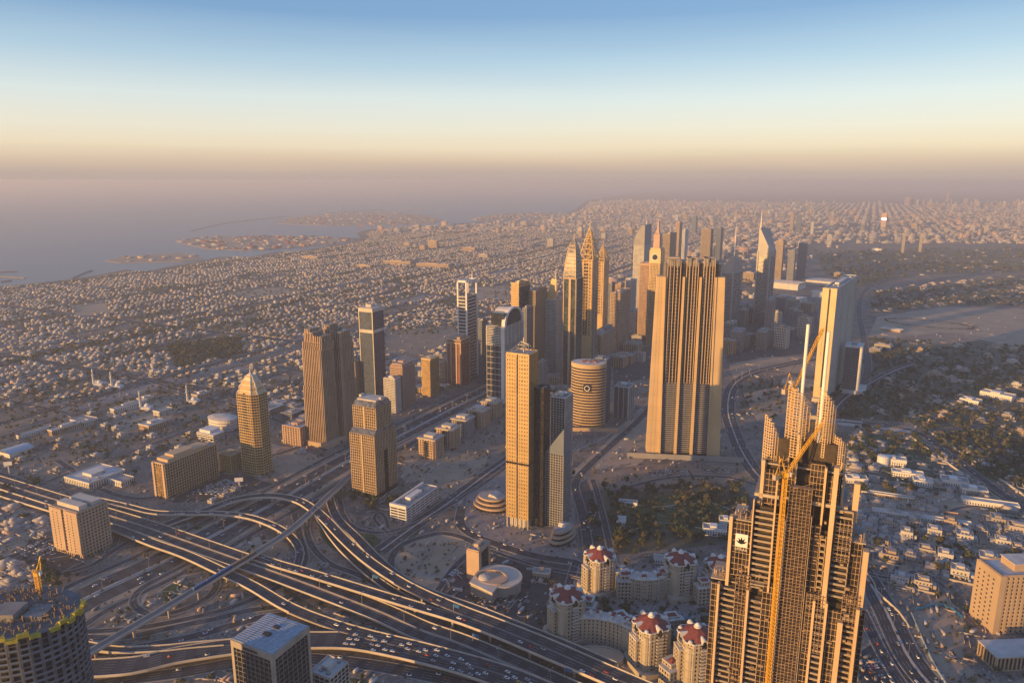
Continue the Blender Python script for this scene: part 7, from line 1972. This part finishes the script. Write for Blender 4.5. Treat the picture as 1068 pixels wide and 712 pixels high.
def lot_cars(px, py, rows, cols, rot, where, grp, p=.8, dx=2.9, dy=8):
    x0, y0 = G(px, py)
    for i in range(rows):
        for j in range(cols):
            if rnd.random() > p: continue
            a, b = (j - cols / 2) * dx, (i - rows / 2) * dy; c, s = math.cos(rot), math.sin(rot)
            put_car(x0 + a * c - b * s, y0 + a * s + b * c, .12, rot + rnd.choice([0, math.pi]), where, grp)
lot_cars(228, 508, 5, 18, R(64), 'parked in the packed lot beside the long hotel slab', 'cars by the hotel slab', .75)
lot_cars(48, 570, 2, 14, R(-26), 'parked beside the lower left hotel', 'cars by the lower left hotel', .7)
lot_cars(470, 600, 2, 10, R(64), 'parked beside the round sand plot', 'cars by the round sand plot', .7)
lot_cars(905, 690, 2, 9, R(8), 'parked at the foot of the unfinished golden tower', 'cars by the unfinished tower', .7)
lot_cars(750, 490, 2, 16, R(0), 'parked in front of the huge ribbed tower', 'cars by the ribbed tower', .6)
on_path(hw[14.5], 22, 130, 6, '', '', .2, .75); on_path(hw[-14.5], 22, 130, 6, '', '', .2, .75)
on_path(hw[14.5], 22, 40, 6, '', '', .02, .3); on_path(hw[-14.5], 22, 40, 6, '', '', .02, .3)
for P, w in DECKS[:6]: on_path(P, w, 14, 3, '', '', .02, .98)
for P, w in ROADS[4:]:
    if w >= 12: on_path(P, w, 16, 3, '', '', 0, 1)
for i_ in range(260):
    r_ = rnd.choice(lots[:1600]); more.append((r_[1] + rnd.choice([-16, 16]), r_[2] + rnd.uniform(-8, 8), .1, r_[3]))
lot_cars(228, 508, 7, 20, R(64), '', '', .5); lot_cars(40, 575, 3, 20, R(-26), '', '', .6); lot_cars(700, 492, 3, 22, R(0), '', '', .5); lot_cars(540, 622, 3, 12, R(-26), '', '', .5); lot_cars(618, 540, 8, 5, R(-15), '', '', .6, 3, 9); lot_cars(910, 700, 4, 10, R(8), '', '', .6); lot_cars(445, 492, 2, 14, R(64), '', '', .5)
bl = []
for x, y, z, r_ in more:
    mm = rnd.choice([0, 0, 0, 1, 2, 3]); bl.append((x, y, 1.9, 4.6, z + .25, z + 1.0, r_, mm)); bl.append((x, y, 1.6, 2.5, z + 1.0, z + 1.55, r_, 4))
tag(boxes_mesh('distant_cars', bl, ['car_white', 'car_silver', 'car_black', 'car_red', 'glass_black']), 'scattered small cars on the farther roads and yards', 'cars', kind='stuff')
print('CARS', ncar[0], len(more))

# ------------------------------------------------------------------ train, signs, lamps
P = P_met; seg = np.linalg.norm(np.diff(P, axis=0), axis=1); cum = np.concatenate([[0], np.cumsum(seg)])
def at_len(L): i = int(np.searchsorted(cum, L)) - 1; q = (L - cum[i]) / seg[i]; return P[i] * (1 - q) + P[i + 1] * q, P[i + 1] - P[i]
gx, gy = G(262, 578, 14); L0 = cum[int(np.argmin(np.hypot(P[:, 0] - gx, P[:, 1] - gy)))]
p, d = at_len(L0); tt = thing('metro_train', 'blue and silver metro train on the slim viaduct crossing the interchange', 'train', p[0], p[1], 0, 13.7)
for k in range(5):
    q, dd = at_len(L0 - 18.4 * k); a = math.atan2(dd[1], dd[0]) - math.pi / 2
    mb = MB(); mb.box(-1.35, 1.35, -8.8, 8.8, .3, 3.3); mb.loft([[(-1.35, -8.8, 3.3), (1.35, -8.8, 3.3), (1.35, 8.8, 3.3), (-1.35, 8.8, 3.3)], [(-.9, -8.6, 3.7), (.9, -8.6, 3.7), (.9, 8.6, 3.7), (-.9, 8.6, 3.7)]])
    c = mb.build('carriage', 'metro_blue' if k > 1 else 'rust', tt); c.location = (q[0] - p[0] , q[1] - p[1], 0); c.rotation_euler = (0, 0, a)
    mb = MB(); mb.box(-1.4, 1.4, -8.2, 8.2, 1.6, 2.6); w_ = mb.build('window_band', 'glass_black', c)
for px, py, zz, lab in ((389, 606, 13, 'blue road sign on a post over the gore of the flyovers'), (473, 637, 12, 'blue road sign at the upper edge of the long flyover'), (493, 668, 4, 'blue road sign on the lower dual carriageway, near the packed flyover'), (589, 704, 4, 'blue road sign nearest the red roofed towers')):
    x, y = G(px, py, zz); t = thing('road_sign', lab, 'road sign', x, y, R(-30), zz)
    mb = MB(); mb.box(-.25, .25, -.25, .25, 0, 8); mb.bar((0, 0, 7), (5, 0, 7), .4); mb.build('post', 'steel', t); mb = MB(); mb.box(.2, 7.4, -.3, -.05, 5.4, 9); mb.build('panel', 'sign_blue', t)
lp = thing('street_lamp', 'l', 'street lamp', 0, 0, 0)
mb = MB(); mb.bar((0, 0, 0), (0, 0, 14), .38, t2=.22); mb.bar((-2.6, 0, 14.2), (2.6, 0, 14.2), .18); mb.build('post', 'steel', lp)
mb = MB(); mb.box(-3.4, -2.2, -.3, .3, 14.0, 14.3); mb.box(2.2, 3.4, -.3, .3, 14.0, 14.3); mb.build('lamp_head', 'white', lp)
first = [True]
def lamps(P, gap, off, lab, grp, nmax, r0=0.0, r1=1.0):
    N = normals(P); acc = gap / 2; k = 0
    for i in range(max(1, int(r0 * len(P))), int(r1 * len(P))):
        acc += np.linalg.norm(P[i] - P[i - 1])
        if acc > gap and k < nmax:
            acc = 0; k += 1
            o = lp if first[0] else copy_tree(lp); first[0] = False
            o.location = (P[i][0] + N[i][0] * off, P[i][1] + N[i][1] * off, P[i][2]); o.rotation_euler = (0, 0, math.atan2(N[i][1], N[i][0])); tag(o, lab, None, grp)
lamps(mdn, 48, 0, 'tall twin armed street lamp on the median of the main highway', 'lamps of the main highway', 34, 0, .45)
lamps(DECKS[0][0], 55, 0, 'twin armed street lamp on the wide double flyover', 'lamps of the double flyover', 20)
lamps([P for P, w in ROADS if w == 27][0], 45, 0, 'twin armed street lamp on the right hand highway', 'lamps of the right hand highway', 26)
# ------------------------------------------------------------------ haze
m = bpy.data.materials.new('haze'); m.use_nodes = True; n_ = m.node_tree; n_.nodes.clear()
o_ = n_.nodes.new('ShaderNodeOutputMaterial'); v_ = n_.nodes.new('ShaderNodeVolumePrincipled')
v_.inputs['Color'].default_value = (0.645, 0.69, 0.785, 1); v_.inputs['Density'].default_value = 0.86e-4; v_.inputs['Anisotropy'].default_value = 0.1
n_.links.new(v_.outputs[0], o_.inputs['Volume'])
MAT['haze'] = m
mb = MB(); mb.box(-69000, 69000, -3900, 74000, -4.0, 462.0)
tag(mb.build('haze', 'haze'), 'pale mauve haze lying over the whole city and sea', kind='stuff')
